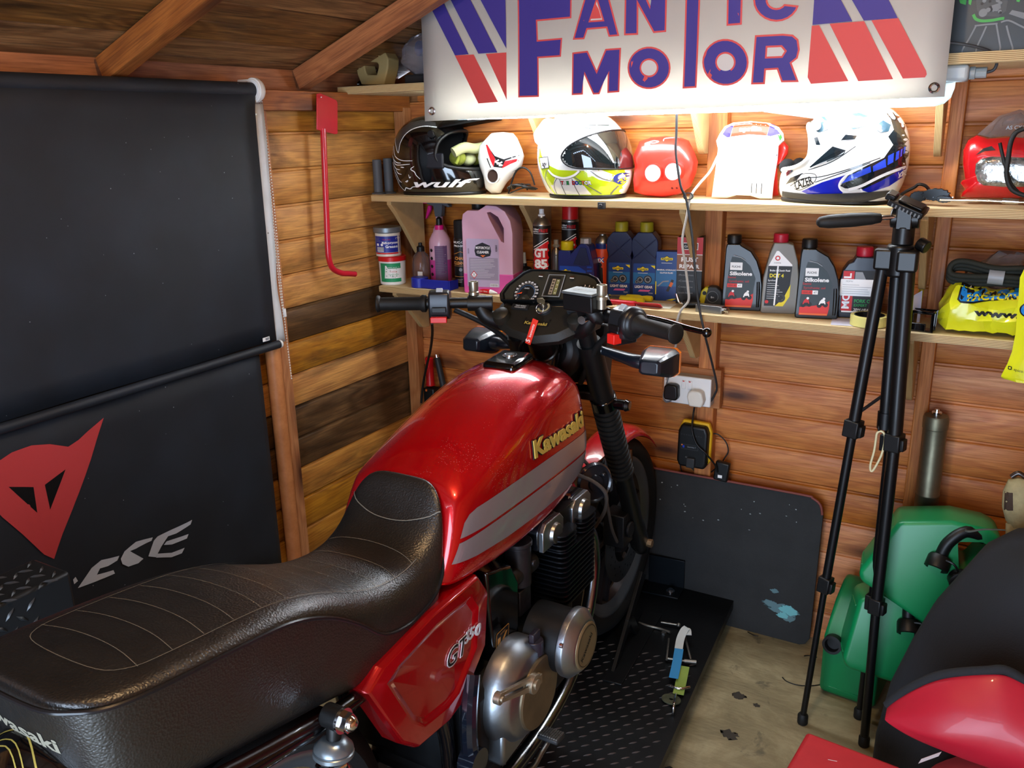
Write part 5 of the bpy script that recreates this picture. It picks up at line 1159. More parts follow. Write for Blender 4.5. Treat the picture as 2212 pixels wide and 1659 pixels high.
D = Decal((0, -.03, 0), *FR, None, .0005); D.poly([(-.056, .01), (.030, .01), (.030, .088), (.006, .102), (-.056, .102)], pb2); putolabel(D, -.036, .085, .8); D.poly([(-.012, .02), (.012, .02), (.012, .07), (.002, .082), (-.006, .07)], M_['inkgy']); D.build('label', t)
# orange can
t, b = can('aerosol_can', 'orange aerosol can with dark blue top, half hidden by the blue bottles', pos(1301, 640, Z2, -.09), .024, .165, mat('can_orange', '#d8481c', .4), M_['steel'], None, None, None, rz=0)
D = Decal((0, -.05, 0), *FR, b); D.rect(-.024, .150, .024, .166, pb); D.text('MX', 0, .11, .02, M_['inkb'], bold=.04); D.poly([(-.012, .05), (.012, .04), (.010, .09), (-.006, .10)], M_['ink']); D.circ(0, .10, .008, M_['ink']); D.text('MX', 0, .108, .018, M_['inkw'], bold=.02); D.build('label', t)
# two tall dark blue bottles
db = mat('bottle_navy', '#101a44', .35, coat=.2)
for px, y, lab in ((1341, -.10, 'left one of the two tall navy gear oil bottles with yellow caps'), (1394, -.088, 'right one of the two tall navy gear oil bottles with yellow caps')):
    t = place('oil_bottle', lab, 'bottle', pos(px, 641, Z2, y), 10, 'navy gear oil bottles')
    mb = MB(); w_ = .041
    prismY(mb, [(-w_, .003), (-w_+.003, 0), (w_-.003, 0), (w_, .003), (w_, .118), (w_-.006, .135), (w_, .155), (w_, .178), (w_-.004, .19), (.022, .208), (-.022, .208), (-w_+.004, .19), (-w_, .178), (-w_, .155), (-w_+.006, .135), (-w_, .118)], -.028, .028)
    b = build('bottle_body', mb, db, t, bevel=.008, seg=3)
    mb = MB()
    for s_ in (1, -1): mb.tube([(-.034*s_, -.0285, .128), (0, -.029, .158), (.034*s_, -.0285, .188)], .0016, 6)
    build('moulded_rib', mb, db, t, sharp=80)
    mb = MB(); mb.lathe([(.0195, .207), (.0205, .210), (.0205, .234), (.0185, .237), (.001, .237)], 12 if False else 28); build('cap', mb, mat('cap_mustard', '#a8981c', .45), t)
    D = Decal((0, -.028, 0), *FR, None, .0006); D.rect(-.034, .006, .034, .113, mat('label_deep_blue', '#123c86', .4), .003); D.rect(-.034, .05, .034, .085, mat('label_sea_blue', '#1668a4', .4)); putolabel(D, -.004, .096, .85)
    for cx, cy, r in ((-.012, .062, .011), (.012, .064, .013), (-.022, .056, .006)): D.circ(cx, cy, r, M_['dgrey'], 16); D.ring(cx, cy, r*.5, r*.75, M_['inkgy'], 14)
    D.text('LIGHT GEAR', .0, .037, .0105, M_['inkw'], bold=.04, wid=.056); D.poly([(-.018, .026), (.016, .026), (.022, .032), (-.012, .032)], mat('label_pink', '#e06ab0', .5)); D.text('75W', .022, .019, .007, M_['inkw']); D.rect(-.032, .009, .028, .012, M_['inky']); D.poly([(.02, .108), (.034, .108), (.034, .098)], M_['inky']); D.build('label', t)
# blue carton
t = place('fluid_carton', 'small blue carton of clutch fluid between the navy bottles and the black carton', 'box', pos(1440, 645, Z2, -.085), 12)
mb = MB(); mb.box(-.033, .033, -.02, .02, 0, .152); build('carton', mb, mat('carton_blue', '#0f3c86', .4), t, bevel=.0012)
D = Decal((0, -.02, 0), *FR, None, .0006); D.rect(-.033, .045, .033, .095, mat('label_sea_blue', '#1668a4', .4)); putolabel(D, 0, .130, .9); D.text('MINERAL HYDRAULIC', 0, .094, .006, M_['inkw'], bold=.03, wid=.058); D.text('CLUTCH FLUID', 0, .085, .006, M_['inkw'], bold=.03, wid=.04)
D.line([(-.026, .045), (-.01, .06), (.008, .062)], .004, M_['inkgy']); D.line([(.004, .03), (.020, .066)], .008, M_['dgrey']); D.line([(.012, .045), (.018, .058)], .009, M_['inko']); D.rect(-.033, .02, -.030, .06, M_['inky']); D.poly([(.0, .002), (.02, .008), (.033, .008), (.02, .002)], M_['inky']); D.build('label', t)
# rust repair carton
t = place('rust_repair_carton', 'tall black, brown and red carton lettered for rust repair', 'box', pos(1489, 652, Z2, -.095), 10)
mb = MB(); mb.box(-.038, .038, -.025, .025, 0, .20); build('carton', mb, mat('carton_black', '#100c0b', .45), t, bevel=.0012)
D = Decal((0, -.025, 0), *FR, None, .0006); D.rect(-.038, .150, .038, .20, mat('carton_red', '#b3141c', .45)); D.rect(-.022, .163, .024, .184, M_['inkw']); D.rect(-.020, .165, .022, .182, M_['ink']); D.text('Granville', .001, .170, .010, M_['inkw'], wid=.036); D.rect(-.038, .102, .038, .148, mat('carton_brown', '#8c5a3c', .5)); D.rect(-.038, .148, .038, .150, M_['inkw']); D.rect(-.038, .1, .038, .102, M_['inkw'])
D.text('RUST', 0, .128, .018, M_['inkw'], bold=.04, wid=.05); D.text('REPAIR', 0, .108, .016, M_['inkw'], bold=.04, wid=.060)
for k, s_ in enumerate(('-Effectively treats', '-Contains', '-Creates barrier', '-Suitable for paint')): D.text(s_, -.032, .085-.018*k, .0075, M_['inkgy'], 'l', wid=.045)
D.build('label', t)
# tape measure
t = place('tape_measure', 'black and yellow tape measure standing on edge by the oil bottles', 'tape measure', pos(1536, 652, Z2, -.10), 8)
mb = MB(); prismY(mb, [(-.020, 0), (.034, 0), (.036, .02), (.032, .042), (.016, .056), (-.004, .057), (-.018, .046), (-.022, .02)], -.016, .016); build('case', mb, M_['dgrey'], t, bevel=.004, seg=3)
mb = MB(); prismY(mb, [(-.036, 0), (-.018, .0), (-.012, .030), (-.006, .052), (-.016, .055), (-.028, .042)], -.017, .017); build('yellow_side', mb, mat('tape_yellow', '#c8bc20', .4), t, bevel=.003)
D = Decal((0, -.0165, 0), *FR, None, .0006); D.circ(.006, .026, .016, M_['black']); D.ring(.006, .026, .016, .017, M_['inkgy']); D.circ(-.018, .036, .006, M_['ink']); D.text('8m', .006, .022, .008, M_['inkw']); D.build('label', t)
# metal block
t = place('metal_block', 'brushed metal block with a screw end at the shelf front below the tape measure', 'tool', pos(1538, 678, Z2, -.215), -6)
mb = MB(); mb.box(-.046, .034, -.014, .014, 0, .022); build('block', mb, M_['steel'], t, bevel=.0015); mb = MB(); mb.cyl((.034, 0, .011), (.05, 0, .011), .006, n=12); mb.cyl((.044, 0, .011), (.050, 0, .011), .008, n=6); build('screw', mb, M_['chrome'], t)
# semi synthetic oil bottles
sk = mat('bottle_charcoal', '#0d0f11', .35, coat=.15); sg_ = mat('label_slate', '#2c383d', .5)
P = [(-.054, .004), (-.050, 0), (.054, 0), (.058, .004), (.058, .075), (.052, .11), (.040, .145), (.022, .172), (-.006, .188), (-.010, .192), (-.046, .192), (-.049, .18), (-.050, .16)]
for px, py, y, lab, rz in ((1600, 667, -.125, 'first charcoal oil bottle right of the tape measure, with two riders on its label', 12), (1760, 684, -.150, 'second charcoal oil bottle with two riders, right of the grey brake fluid bottle', 12)):
    t = place('oil_bottle', lab, 'bottle', pos(px, py, Z2, y), rz, 'charcoal oil bottles')
    mb = MB(); prismY(mb, P, -.032, .032); b = build('bottle_body', mb, sk, t, bevel=.010, seg=3)
    mb = MB(); mb.lathe([(.018, .190), (.0205, .192), (.0205, .212), (.0185, .215), (.001, .215)], 28, TR(-.028, 0, 0)); build('cap', mb, M_['black'], t)
    mb = MB(); mb.tube([(.048, -.028, .012), (.048, -.030, .05), (.046, -.028, .085)], .006, 8, 4); build('moulded_rib', mb, sk, t, sharp=80)
    D = Decal((0, -.032, 0), *FR, None, .0006); D.poly([(-.044, .010), (.030, .010), (.034, .030), (.034, .06), (.038, .095), (.022, .130), (-.002, .152), (-.030, .156), (-.036, .13), (-.044, .05)], sg_)
    D.rect(-.034, .118, .0, .140, M_['white'], .001); D.text('FUCHS', -.017, .125, .008, M_['ink'], bold=.02, wid=.024)
    D.text('Silkolene', -.003, .103, .015, M_['inkw'], bold=.035, wid=.062); D.text('Semi', -.028, .094, .009, M_['inkr'], wid=.022); D.text('Synthetic oil', -.008, .083, .009, M_['inkr'], wid=.056); D.rect(-.040, .068, -.012, .079, mat('label_tomato', '#d2281e', .5)); D.text('10W-40', -.026, .0705, .008, M_['ink'], wid=.022); D.rect(-.012, .068, .002, .079, M_['inkw']); D.text('4T', -.005, .0705, .008, M_['ink'])
    D.poly([(-.044, .010), (.030, .010), (.034, .030), (.034, .052), (.02, .042), (-.01, .036), (-.043, .032)], mat('label_tomato', '#d2281e', .5)); D.rect(-.042, .011, .030, .015, M_['inko'])
    for cx, cy, c in ((-.028, .044, 'inkr'), (.014, .044, 'inkw')): D.circ(cx-.006, cy-.006, .0065, M_['ink'], 14); D.circ(cx+.010, cy-.004, .0065, M_['ink'], 14); D.poly([(cx-.008, cy-.004), (cx+.010, cy-.002), (cx+.008, cy+.008), (cx, cy+.012), (cx-.005, cy+.006)], M_[c]); D.circ(cx+.005, cy+.013, .0035, M_['inkw'], 12); D.poly([(cx-.006, cy-.006), (cx+.010, cy-.006), (cx+.006, cy+.001), (cx-.003, cy)], M_['ink'])
    D.line([(-.026, .160), (-.006, .155), (.008, .146)], .002, M_['inkgy']); D.build('label', t)
# brake fluid bottle
t = place('brake_fluid_bottle', 'grey brake fluid bottle with red cap between the two charcoal oil bottles', 'bottle', pos(1680, 672, Z2, -.13), 14)
mb = MB(); prismY(mb, [(-.048, .004), (-.044, 0), (.044, 0), (.050, .010), (.050, .10), (.044, .15), (.030, .195), (.014, .200), (-.022, .200), (-.032, .17), (-.046, .10)], -.026, .026); build('bottle_body', mb, mat('bottle_grey', '#77736a', .4, coat=.1), t, bevel=.009, seg=3)
mb = MB(); mb.lathe([(.0195, .198), (.0205, .2), (.0205, .221), (.018, .224), (.001, .224)], 28, TR(-.004, 0, 0)); build('cap', mb, mat('cap_crimson', '#a8182c', .4), t)
D = Decal((0, -.026, 0), *FR, None, .0006); D.poly([(-.034, .135), (-.014, .178), (-.008, .178), (.030, .140), (.030, .134)], M_['inkw']); D.poly([(-.040, .022), (.010, .022), (.026, .06), (.030, .136), (-.034, .136)], M_['ink']); D.circ(-.010, .158, .007, M_['inkr']); D.circ(-.010, .158, .004, M_['inkw']); D.text('COMMA', -.010, .143, .005, M_['ink'])
D.text('Brake & Clutch Fluid', -.002, .121, .007, M_['inkw'], bold=.02, wid=.054); D.text('DOT 4', -.010, .104, .014, M_['inky'], bold=.04, wid=.038); D.text('Synthetic', -.020, .093, .007, M_['inkw']); D.lines(-.034, .012, .086, 8, .006, M_['inkw'], .0009); D.poly([(-.010, .022), (.012, .022), (.028, .05), (.029, .085), (.012, .045)], M_['inky']); D.ring(.004, .046, .007, .013, M_['dgrey'], 16); D.line([(-.012, .024), (-.008, .136)], .0042, M_['inkw']); D.circ(-.033, .034, .005, M_['inkr']); D.build('label', t)
# fork oil
t = place('fork_oil_bottle', 'navy fork oil bottle with red cap and a white parts sticker, behind the tripod', 'bottle', pos(1850, 685, Z2, -.10), 10)
mb = MB(); prismY(mb, [(-.050, .004), (-.046, 0), (.050, 0), (.054, .004), (.054, .12), (.036, .152), (.030, .168), (-.016, .168), (-.022, .155), (-.034, .150), (-.046, .13), (-.052, .10)], -.03, .03); build('bottle_body', mb, mat('bottle_slate_navy', '#1e2636', .35, coat=.15), t, bevel=.009, seg=3)
mb = MB(); mb.lathe([(.021, .167), (.022, .169), (.022, .190), (.020, .193), (.001, .193)], 28, TR(.006, 0, 0)); build('cap', mb, mat('cap_crimson', '#a8182c', .4), t)
D = Decal((0, -.03, 0), *FR, None, .0006); D.rect(-.046, .014, .046, .132, M_['ink'], .004); D.rect(-.044, .02, -.016, .130, M_['inkr']); D.text('MOTUL', -.024, .026, .026, M_['inkw'], 'l', rot=90, bold=.03, wid=.098); D.poly([(-.014, .095), (.02, .095), (.004, .128), (-.014, .128)], M_['inkgy'])
D.text('FORK OIL', .014, .044, .013, M_['inkg'], bold=.03, wid=.050); D.text('EXPERT', .006, .033, .010, M_['inkg'], bold=.02); D.text('20W-HEAVY', .014, .021, .010, M_['inkw'], bold=.02, wid=.05); D.rect(-.042, .016, .0, .020, M_['inkw']); D.rect(-.050, .062, .040, .108, M_['inkw'], .003); D.text('MDFW', -.036, .1, .006, M_['inkgy'], 'l'); D.lines(-.044, .030, .092, 5, .006, M_['inkgy'], .0009); D.build('label', t)
# tape roll, papers, clip
t = place('tape_roll', 'roll of yellow masking tape lying on papers behind the tripod', 'tape', pos(1876, 703, Z2+.002, -.205), 0)
mb = MB(); mb.rings([[(r*math.cos(2*pi*j/40), r*math.sin(2*pi*j/40), z) for j in range(40)] for r, z in ((.038, 0), (.047, 0), (.047, .026), (.038, .026))], loop=True, caps=False); build('tape', mb, mat('tape_cream', '#d8cf7c', .6), t); mb = MB(); mb.rings([[(r*math.cos(2*pi*j/40), r*math.sin(2*pi*j/40), z) for j in range(40)] for r, z in ((.036, 0), (.0381, 0), (.0381, .027), (.036, .027))], loop=True, caps=False); build('core', mb, M_['black'], t)
for nm, q, z, sx, sy, rz, m, lab in (('paper_sheet', (1850, 712), .0006, .13, .09, 8, '#c9c9dc', 'loose sheet of lilac-white paper under the yellow tape roll'), ('paper_sheet', (1395, 655), .0008, .17, .07, 4, '#e6e6d8', 'folded white paper under the yellow screwdriver handles')):
    t = MB(TR(rz=rz)); t.box(-sx/2, sx/2, -sy/2, sy/2, 0, .0008); o = build(nm, t, mat('paper_'+m[1:], m, .7)); o.location = pos(*q, Z2, -.19)+Vector((0, 0, z)); tag(o, lab, 'paper')
t = place('leaning_card', 'white folded card leaning behind the black bracket near the yellow bag', 'paper', pos(1955, 700, Z2, -.12), 10)
mb = MB(TR(rx=-12)); prismY(mb, [(-.035, 0), (.035, 0), (.035, .085), (.020, .075), (-.035, .03)], -.0006, .0006); build('card', mb, mat('paper_c9c9dc', '#c9c9dc', .7), t)
t = place('metal_bracket', 'small glossy black steel bracket standing at the edge of the bottle shelf', 'bracket', pos(1992, 720, Z2, -.215), -8)
mb = MB(); 
for x in (-.026, .020): mb.box(x, x+.006, -.018, .018, 0, .052)
mb.box(-.026, .026, -.018, .018, .046, .052); mb.box(-.026, .026, -.018, .018, 0, .005); mb.box(-.026, .010, -.019, -.015, 0, .022); build('bracket_body', mb, M_['gloss'], t, bevel=.002)
t = place('pencil', 'yellow pencil-like stick standing on end behind the tripod', 'stick', pos(1981, 690, Z2, -.05), 0)
mb = MB(); mb.cyl((0, 0, 0), (.004, .006, .165), .006, n=6); build('stick', mb, M_['yellow'], t)
# pen tube, screwdrivers, scraper, small black parts
t = place('glue_tube', 'small red and white tube lying in front of the pink jug', 'tube', pos(1050, 632, Z2, -.225), -6)
mb = MB(); mb.tube([(-.036, 0, .008), (-.030, 0, .008), (.018, 0, .008)], .0078, 14); mb.tube([(.018, 0, .008), (.03, 0, .008), (.046, 0, .006)], lambda t: .0078-.006*t, 12, 0, 1); build('tube_body', mb, [M_['red'], M_['white']], t)
D = Decal((-.008, -.02, .009), *FR, None, -.0122); D.text('Super Glue', 0, -.002, .007, M_['inkw'], wid=.04); D.build('lettering', t)
for k, (a, b_, lab) in enumerate((((1338, 650), (1392, 655), 'yellow screwdriver handle lying furthest left on the papers'), ((1352, 641), (1410, 652), 'yellow screwdriver handle lying behind the other yellow handle'))):
    pa = pos(*a, Z2+.010, -.17+.03*k); pb_ = pos(*b_, Z2+.010, -.175+.035*k)
    t = place('screwdriver', lab, 'screwdriver', pa, math.degrees(math.atan2(pb_.y-pa.y, pb_.x-pa.x)), 'yellow screwdrivers on the bottle shelf')
    Ls = (pb_-pa).length; mb = MB(); mb.lathe([(.004, 0), (.009, .004), (.0095, Ls*.5), (.007, Ls*.6), (.0095, Ls*.8), (.009, Ls-.003), (.004, Ls)], 8, frame((0, 0, 0), (1, 0, 0))); build('handle', mb, mat('handle_yellow', '#e6d81e', .3, coat=.4), t, sharp=50); mb = MB(); mb.cyl((-.05, 0, 0), (0, 0, 0), .003, n=8); build('shaft', mb, M_['steel'], t)
t = place('scraper_tool', 'red steel tube tool with flat plate lying on the front of the bottle shelf', 'tool', pos(1300, 660, Z2+.0085, -.222), -1)
mb = MB(); mb.cyl((-.05, 0, 0), (.112, 0, 0), .0080, n=14); build('tube', mb, mat('tool_red', '#c01a2c', .3, coat=.5), t)
mb = MB(TR(.150, 0, 0, rx=-28)); mb.prism([(-.042, -.014), (.040, -.018), (.046, -.012), (.042, .024), (-.034, .022)], -.0015, .0015); build('plate', mb, mat('tool_red', '#c01a2c', .3, coat=.5), t, bevel=.0008)
t = place('spanner_socket', 'chrome and black ratchet head on the shelf behind the cable tie', 'tool', pos(1490, 655, Z2+.012, -.175), 20)
mb = MB(); mb.cyl((-.02, 0, 0), (.03, 0, 0), .0115, n=16); build('grip', mb, M_['black'], t, bevel=.002); mb = MB(); mb.tube([(-.02, 0, 0), (-.03, 0, .004), (-.036, 0, .018), (-.04, 0, .03)], .004, 8, 4); build('hook', mb, M_['chrome'], t, sharp=80)
t = place('cable_clamp', 'small black clip bolted on the front edge of the helmet shelf', 'clip', pos(1300, 432, Z1-.012, -.257), 0)
mb = MB(); mb.box(-.011, .011, -.007, .006, -.012, .008); mb.cyl((0, -.007, -.002), (0, -.011, -.002), .006, n=12); build('clip_body', mb, M_['dgrey'], t, bevel=.003)
# cables hanging from the lamp to the socket
def cable(name, label, pts, r, m, sm=8):
    P = [at(a, b, 'y', y) for a, b, y in pts]; mb = MB(); mb.tube(P, r, 8, sm); return tag(build(name, mb, m, sharp=80), label, 'cable')
cable('power_cable', 'black power cable hanging from the lamp past both shelves to the socket', [(1462, 232, -.28), (1461, 290, -.28), (1460, 330, -.285), (1470, 400, -.285), (1482, 430, -.275), (1494, 500, -.272), (1502, 590, -.272), (1508, 650, -.268), (1522, 720, -.262), (1537, 780, -.18), (1548, 830, -.11), (1545, 850, -.085), (1530, 870, -.075), (1500, 868, -.072)], .0036, M_['dgrey'])
cable('power_cable', 'grey-white flex running from behind the plate mask down over the bottle shelf edge', [(1575, 300, -.10), (1552, 335, -.16), (1534, 370, -.20), (1510, 398, -.24), (1492, 425, -.268), (1483, 470, -.270), (1474, 520, -.270), (1480, 570, -.268), (1486, 620, -.266), (1487, 650, -.266), (1470, 672, -.268), (1462, 700, -.262), (1461, 740, -.20), (1440, 820, -.09)], .0036, mat('flex_grey', '#b8b4ac', .5))
t = thing('cable_tie', 'dark cable clip pinching the two cables at the helmet shelf edge', 'clip', at(1487, 424, 'y', -.272)); mb = MB(); mb.rings([[((.012+.0025*a)*math.cos(2*pi*j/20), b, (.008+.0025*a)*math.sin(2*pi*j/20)) for j in range(20)] for a, b in ((0, -.004), (1, -.004), (1, .004), (0, .004))], loop=True, caps=False); build('loop', mb, M_['dgrey'], t)
# ================================================================ HELMETS AND MASKS
def shell(prof, nu=96, rz=0, O=(0, 0, 0), hole=None, sq=.88):
    """prof rows: z, front, back, half width.  returns MB; faces inside hole(ang,z) are left out"""
    zs = []; 
    import bisect
    Z = [p[0] for p in prof]; rows = []
    nz = 44
    for k in range(nz+1):
        t = k/nz; z = Z[0]+(Z[-1]-Z[0])*(1-(1-t)**1.25)
        i = min(len(prof)-2, max(0, bisect.bisect_right(Z, z)-1)); a, b = prof[i], prof[i+1]
        p0 = prof[max(i-1, 0)]; p3 = prof[min(i+2, len(prof)-1)]; u = (z-a[0])/(b[0]-a[0])
        v = []
        for c in (1, 2, 3):
            m1 = (b[c]-p0[c])/(b[0]-p0[0])*(b[0]-a[0]) if i > 0 else (b[c]-a[c]); m2 = (p3[c]-a[c])/(p3[0]-a[0])*(b[0]-a[0]) if i < len(prof)-2 else (b[c]-a[c])
            v.append((2*u**3-3*u*u+1)*a[c]+(u**3-2*u*u+u)*m1+(-2*u**3+3*u*u)*b[c]+(u**3-u*u)*m2)
        rows.append((z, *v))
    def P(ang, z):
        i = max(0, min(len(rows)-2, bisect.bisect_right([r[0] for r in rows], z)-1)); a, b = rows[i], rows[i+1]; u = (z-a[0])/(b[0]-a[0]) if b[0] > a[0] else 0
        f, bk, w = (a[j]+(b[j]-a[j])*u for j in (1, 2, 3)); c, s = math.cos(ang), math.sin(ang)
        cx = abs(c)**sq*(1 if c > 0 else -1); sx = abs(s)**sq*(1 if s > 0 else -1)
        return Vector(((f if c > 0 else bk)*cx, w*sx, z))
    M = TR(*O, rz=rz); mb = MB(M); v = []; f = []
    for r in rows:
        for j in range(nu): v.append(P(2*pi*j/nu, r[0]))
    for i in range(len(rows)-1):
        for j in range(nu):
            am = 2*pi*(j+.5)/nu; am = am-2*pi if am > pi else am; zm = (rows[i][0]+rows[i+1][0])/2
            if hole and hole(math.degrees(am), zm): continue
            f.append((i*nu+j, i*nu+(j+1) % nu, (i+1)*nu+(j+1) % nu, (i+1)*nu+j))
    f.append([(len(rows)-1)*nu+j for j in range(nu)]); mb.add(v, f)
    return mb, (lambda ang, z, k=1.0: M @ (P(rad(ang), z)*1.0*k if k != 1 else P(rad(ang), z))), M
def inpoly(P):
    def t(x, y):
        c = False; n = len(P)
        for i in range(n):
            (x1, y1), (x2, y2) = P[i-1], P[i]
            if (y1 > y) != (y2 > y) and x < (x2-x1)*(y-y1)/(y2-y1)+x1: c = not c
        return c
    return t
MXP = [(0, .165, .105, .088), (.012, .178, .122, .098), (.04, .182, .136, .108), (.075, .176, .144, .115), (.105, .158, .147, .119), (.15, .128, .143, .118), (.19, .108, .130, .110), (.222, .084, .106, .092), (.244, .055, .072, .064), (.254, .028, .036, .034), (.258, .004, .004, .004)]
MXH = [(-70, .118), (-62, .165), (-42, .192), (-20, .200), (0, .202), (20, .200), (42, .192), (62, .165), (70, .118), (58, .092), (30, .082), (0, .080), (-30, .082), (-58, .092)]
def mx_helmet(name, label, p, rz, shm, trimm, peakm, padm, sc=1.0):
    t = place(name, label, 'helmet', p, 0)
    mb, P, M = shell([tuple(c*sc for c in r) for r in MXP], rz=rz, hole=inpoly([(a, z*sc) for a, z in MXH]))
    sh = build('shell', mb, shm, t, solid=0, sharp=180)
    mb, P2, _ = shell([(r[0]*sc, (r[1]-.012)*sc, (r[2]-.012)*sc, (r[3]-.012)*sc) for r in MXP[:-1]]+[(.2555*sc, .002, .002, .002)], rz=rz, hole=inpoly([(a, z*sc) for a, z in MXH])); build('lining', mb, padm, t, sharp=180)
    pts = [P(a, z*sc) for a, z in MXH]; mb = MB(); mb.tube(pts, .0065*sc, 8, 5, closed=True); build('eyeport_trim', mb, trimm, t, sharp=80)
    mb = MB(); mb.tube([P(a, .003) for a in range(-180, 180, 10)], .0075, 8, 2, closed=True); build('base_trim', mb, M_['black'], t, sharp=80)
    # peak
    R = []
    for i in range(9):
        s = i/8; row = []
        for j in range(11):
            u = -1+2*j/10; x = lerp(.055, .215, s); w_ = lerp(.085, .075, s); z = lerp(.243, .262, s)-.030*u*u*(1-.1*s)
            row.append((x*sc, u*w_*sc, z*sc))
        R.append(row)
    mb = MB(M); mb.rings(R, closed=False, caps=False)
    pk = build('peak', mb, peakm, t, solid=.004, sharp=60)
    mb = MB(M)
    for s in (1, -1): mb.cyl((.045*sc, s*.108*sc, .195*sc), (.045*sc, s*.121*sc, .195*sc), .012, n=16)
    build('peak_screw', mb, trimm, t, bevel=.002)
    return t, sh, P, M
def hdec(t, sh, cx, cy, y, L=.012):
    O = at(cx, cy, 'y', y); o0 = Vector(t.location); D = Decal(O-o0, (1, 0, 0), (0, 0, 1), bvh_of(sh), .0008, L)
    def q(px, py): return pl(px, py, O, Vector((1, 0, 0)), Vector((0, 0, 1)), Vector((0, -1, 0)))
    return D, q
blk = mat('helmet_black', '#070708', .12, coat=1); pad = mat('lining_black', '#0a0b0e', .85)
# --- black helmet
t, sh, P, M = mx_helmet('motocross_helmet', 'glossy black motocross helmet with white wolf line art, at the left end of its shelf', pos(945, 418, Z1+.002, -.128), 8, blk, M_['black'], M_['black'], pad)
D, q = hdec(t, sh, 940, 340, -.22); W = M_['inkw']
z4 = lambda X, Y: q(830+X*.14467, 230+Y*.14463)
gm = mat('helmet_grey', '#3a3a3c', .3, coat=.5)
D.poly([z4(*c) for c in ((150, 480), (260, 680), (300, 480), (400, 370), (520, 310), (700, 300), (740, 310), (700, 240), (520, 200), (350, 240), (220, 350))], gm)
D.line([z4(*c) for c in ((140, 475), (190, 560), (268, 690), (290, 560), (350, 430), (450, 340), (600, 295), (745, 312))], .0028, W, 5)
for L_ in (((110, 720), (120, 600), (150, 620), (200, 740), (330, 800), (500, 805)), ((90, 800), (75, 740), (110, 740), (150, 780), (200, 860), (300, 870), (460, 855)), ((90, 830), (85, 900), (130, 1000), (180, 1080), (230, 1140)), ((120, 830), (130, 920), (200, 1020), (240, 1100), (290, 1130)), ((150, 830), (180, 900), (220, 930), (290, 940)), ((200, 940), (240, 990), (310, 1010)), ((520, 890), (470, 930), (520, 970), (540, 1020), (590, 1080)), ((430, 1010), (440, 1060), (460, 1040)), ((360, 1120), (410, 1100), (380, 1130)), ((180, 1120), (300, 1250), (350, 1210), (420, 1225), (470, 1195), (560, 1195)), ((310, 900), (370, 905)), ((150, 770), (230, 830), (320, 840))):
    D.line([z4(*c) for c in L_], lambda s: .0034*(1-.5*abs(2*s-1)), W, 4)
_wa, _wb = z4(420, 1200), z4(1265, 1205); D.text('wulf', (_wa[0]+_wb[0])/2+.006, _wa[1]+.001, .034, W, bold=.025, shear=.35, wid=(_wb[0]-_wa[0])*.86)
for Pn in (((900, 400), (915, 395), (940, 420), (925, 428)), ((970, 365), (985, 360), (1008, 390), (992, 395))): D.poly([z4(*c) for c in Pn], W)
D.line([z4(860, 265), z4(1000, 235), z4(1090, 205)], .002, M_['inkgy']); D.build('lettering', t)
for s in (-1, 1): mb = MB(M); mb.box(.02, .085, s*.112-.006, s*.112+.006, .085, .135); build('strap_pad', mb, mat('pad_blue_black', '#11131c', .6), t, bevel=.012, seg=3)
# gloves / goggles inside the eyeport
tt = place('goggles', 'olive green goggles strap and gloves stuffed in the eyeport of the black helmet', 'goggles', pos(945, 418, Z1+.002, -.128)); ol_ = mat('olive_cloth', '#8c9630', .8, bump=.3, bscale=250, var=.35, vscale=30)
PP = lambda x, y, z: M @ Vector((x, y, z))
mb = MB(); mb.tube([PP(.115, -.10, .135), PP(.14, -.07, .150), PP(.155, -.02, .145), PP(.175, .02, .150), PP(.20, .04, .152), PP(.212, .045, .140)], .017, 10, 5, flat=1, up=(0, 0, 1)); build('strap', mb, mat('faded_olive', '#a9ad7c', .8, bump=.2, bscale=300), tt, sharp=80)
mb = MB(); mb.sph(PP(.11, -.060, .118), (.030, .022, .026), 18, 10); build('lump', mb, ol_, tt, sharp=80)
mb = MB(); mb.sph(PP(.125, -.01, .112), (.026, .030, .022), 18, 10); build('lump', mb, mat('faded_olive', '#a9ad7c', .8, bump=.2, bscale=300), tt, sharp=80)
mb = MB(); mb.sph(PP(.13, .035, .115), (.022, .024, .026), 16, 8); build('lump', mb, ol_, tt, sharp=80)
mb = MB(); mb.tube([PP(.118, -.09, .10), PP(.125, -.085, .12), PP(.12, -.08, .145)], .006, 8, 3); build('strap_end', mb, ol_, tt, sharp=80)
# --- rubber grips
for px, lab, hh in ((818, 'left one of two grey rubber grips standing on end beside the black helmet', .115), (841, 'right one of two grey rubber grips standing on end beside the black helmet', .118)):
    tt = place('rubber_grip', lab, 'grip', pos(px, 412, Z1, -.20 if px < 830 else -.165), 0, 'grey rubber grips at the shelf end'); mb = MB(); mb.lathe([(.024, 0), (.024, .004), (.0155, .007), (.0155, hh), (.0125, hh+.001), (.0125, hh-.02), (.001, hh-.02)], 24); build('grip_sleeve', mb, mat('grip_grey', '#4c5056', .6), tt)
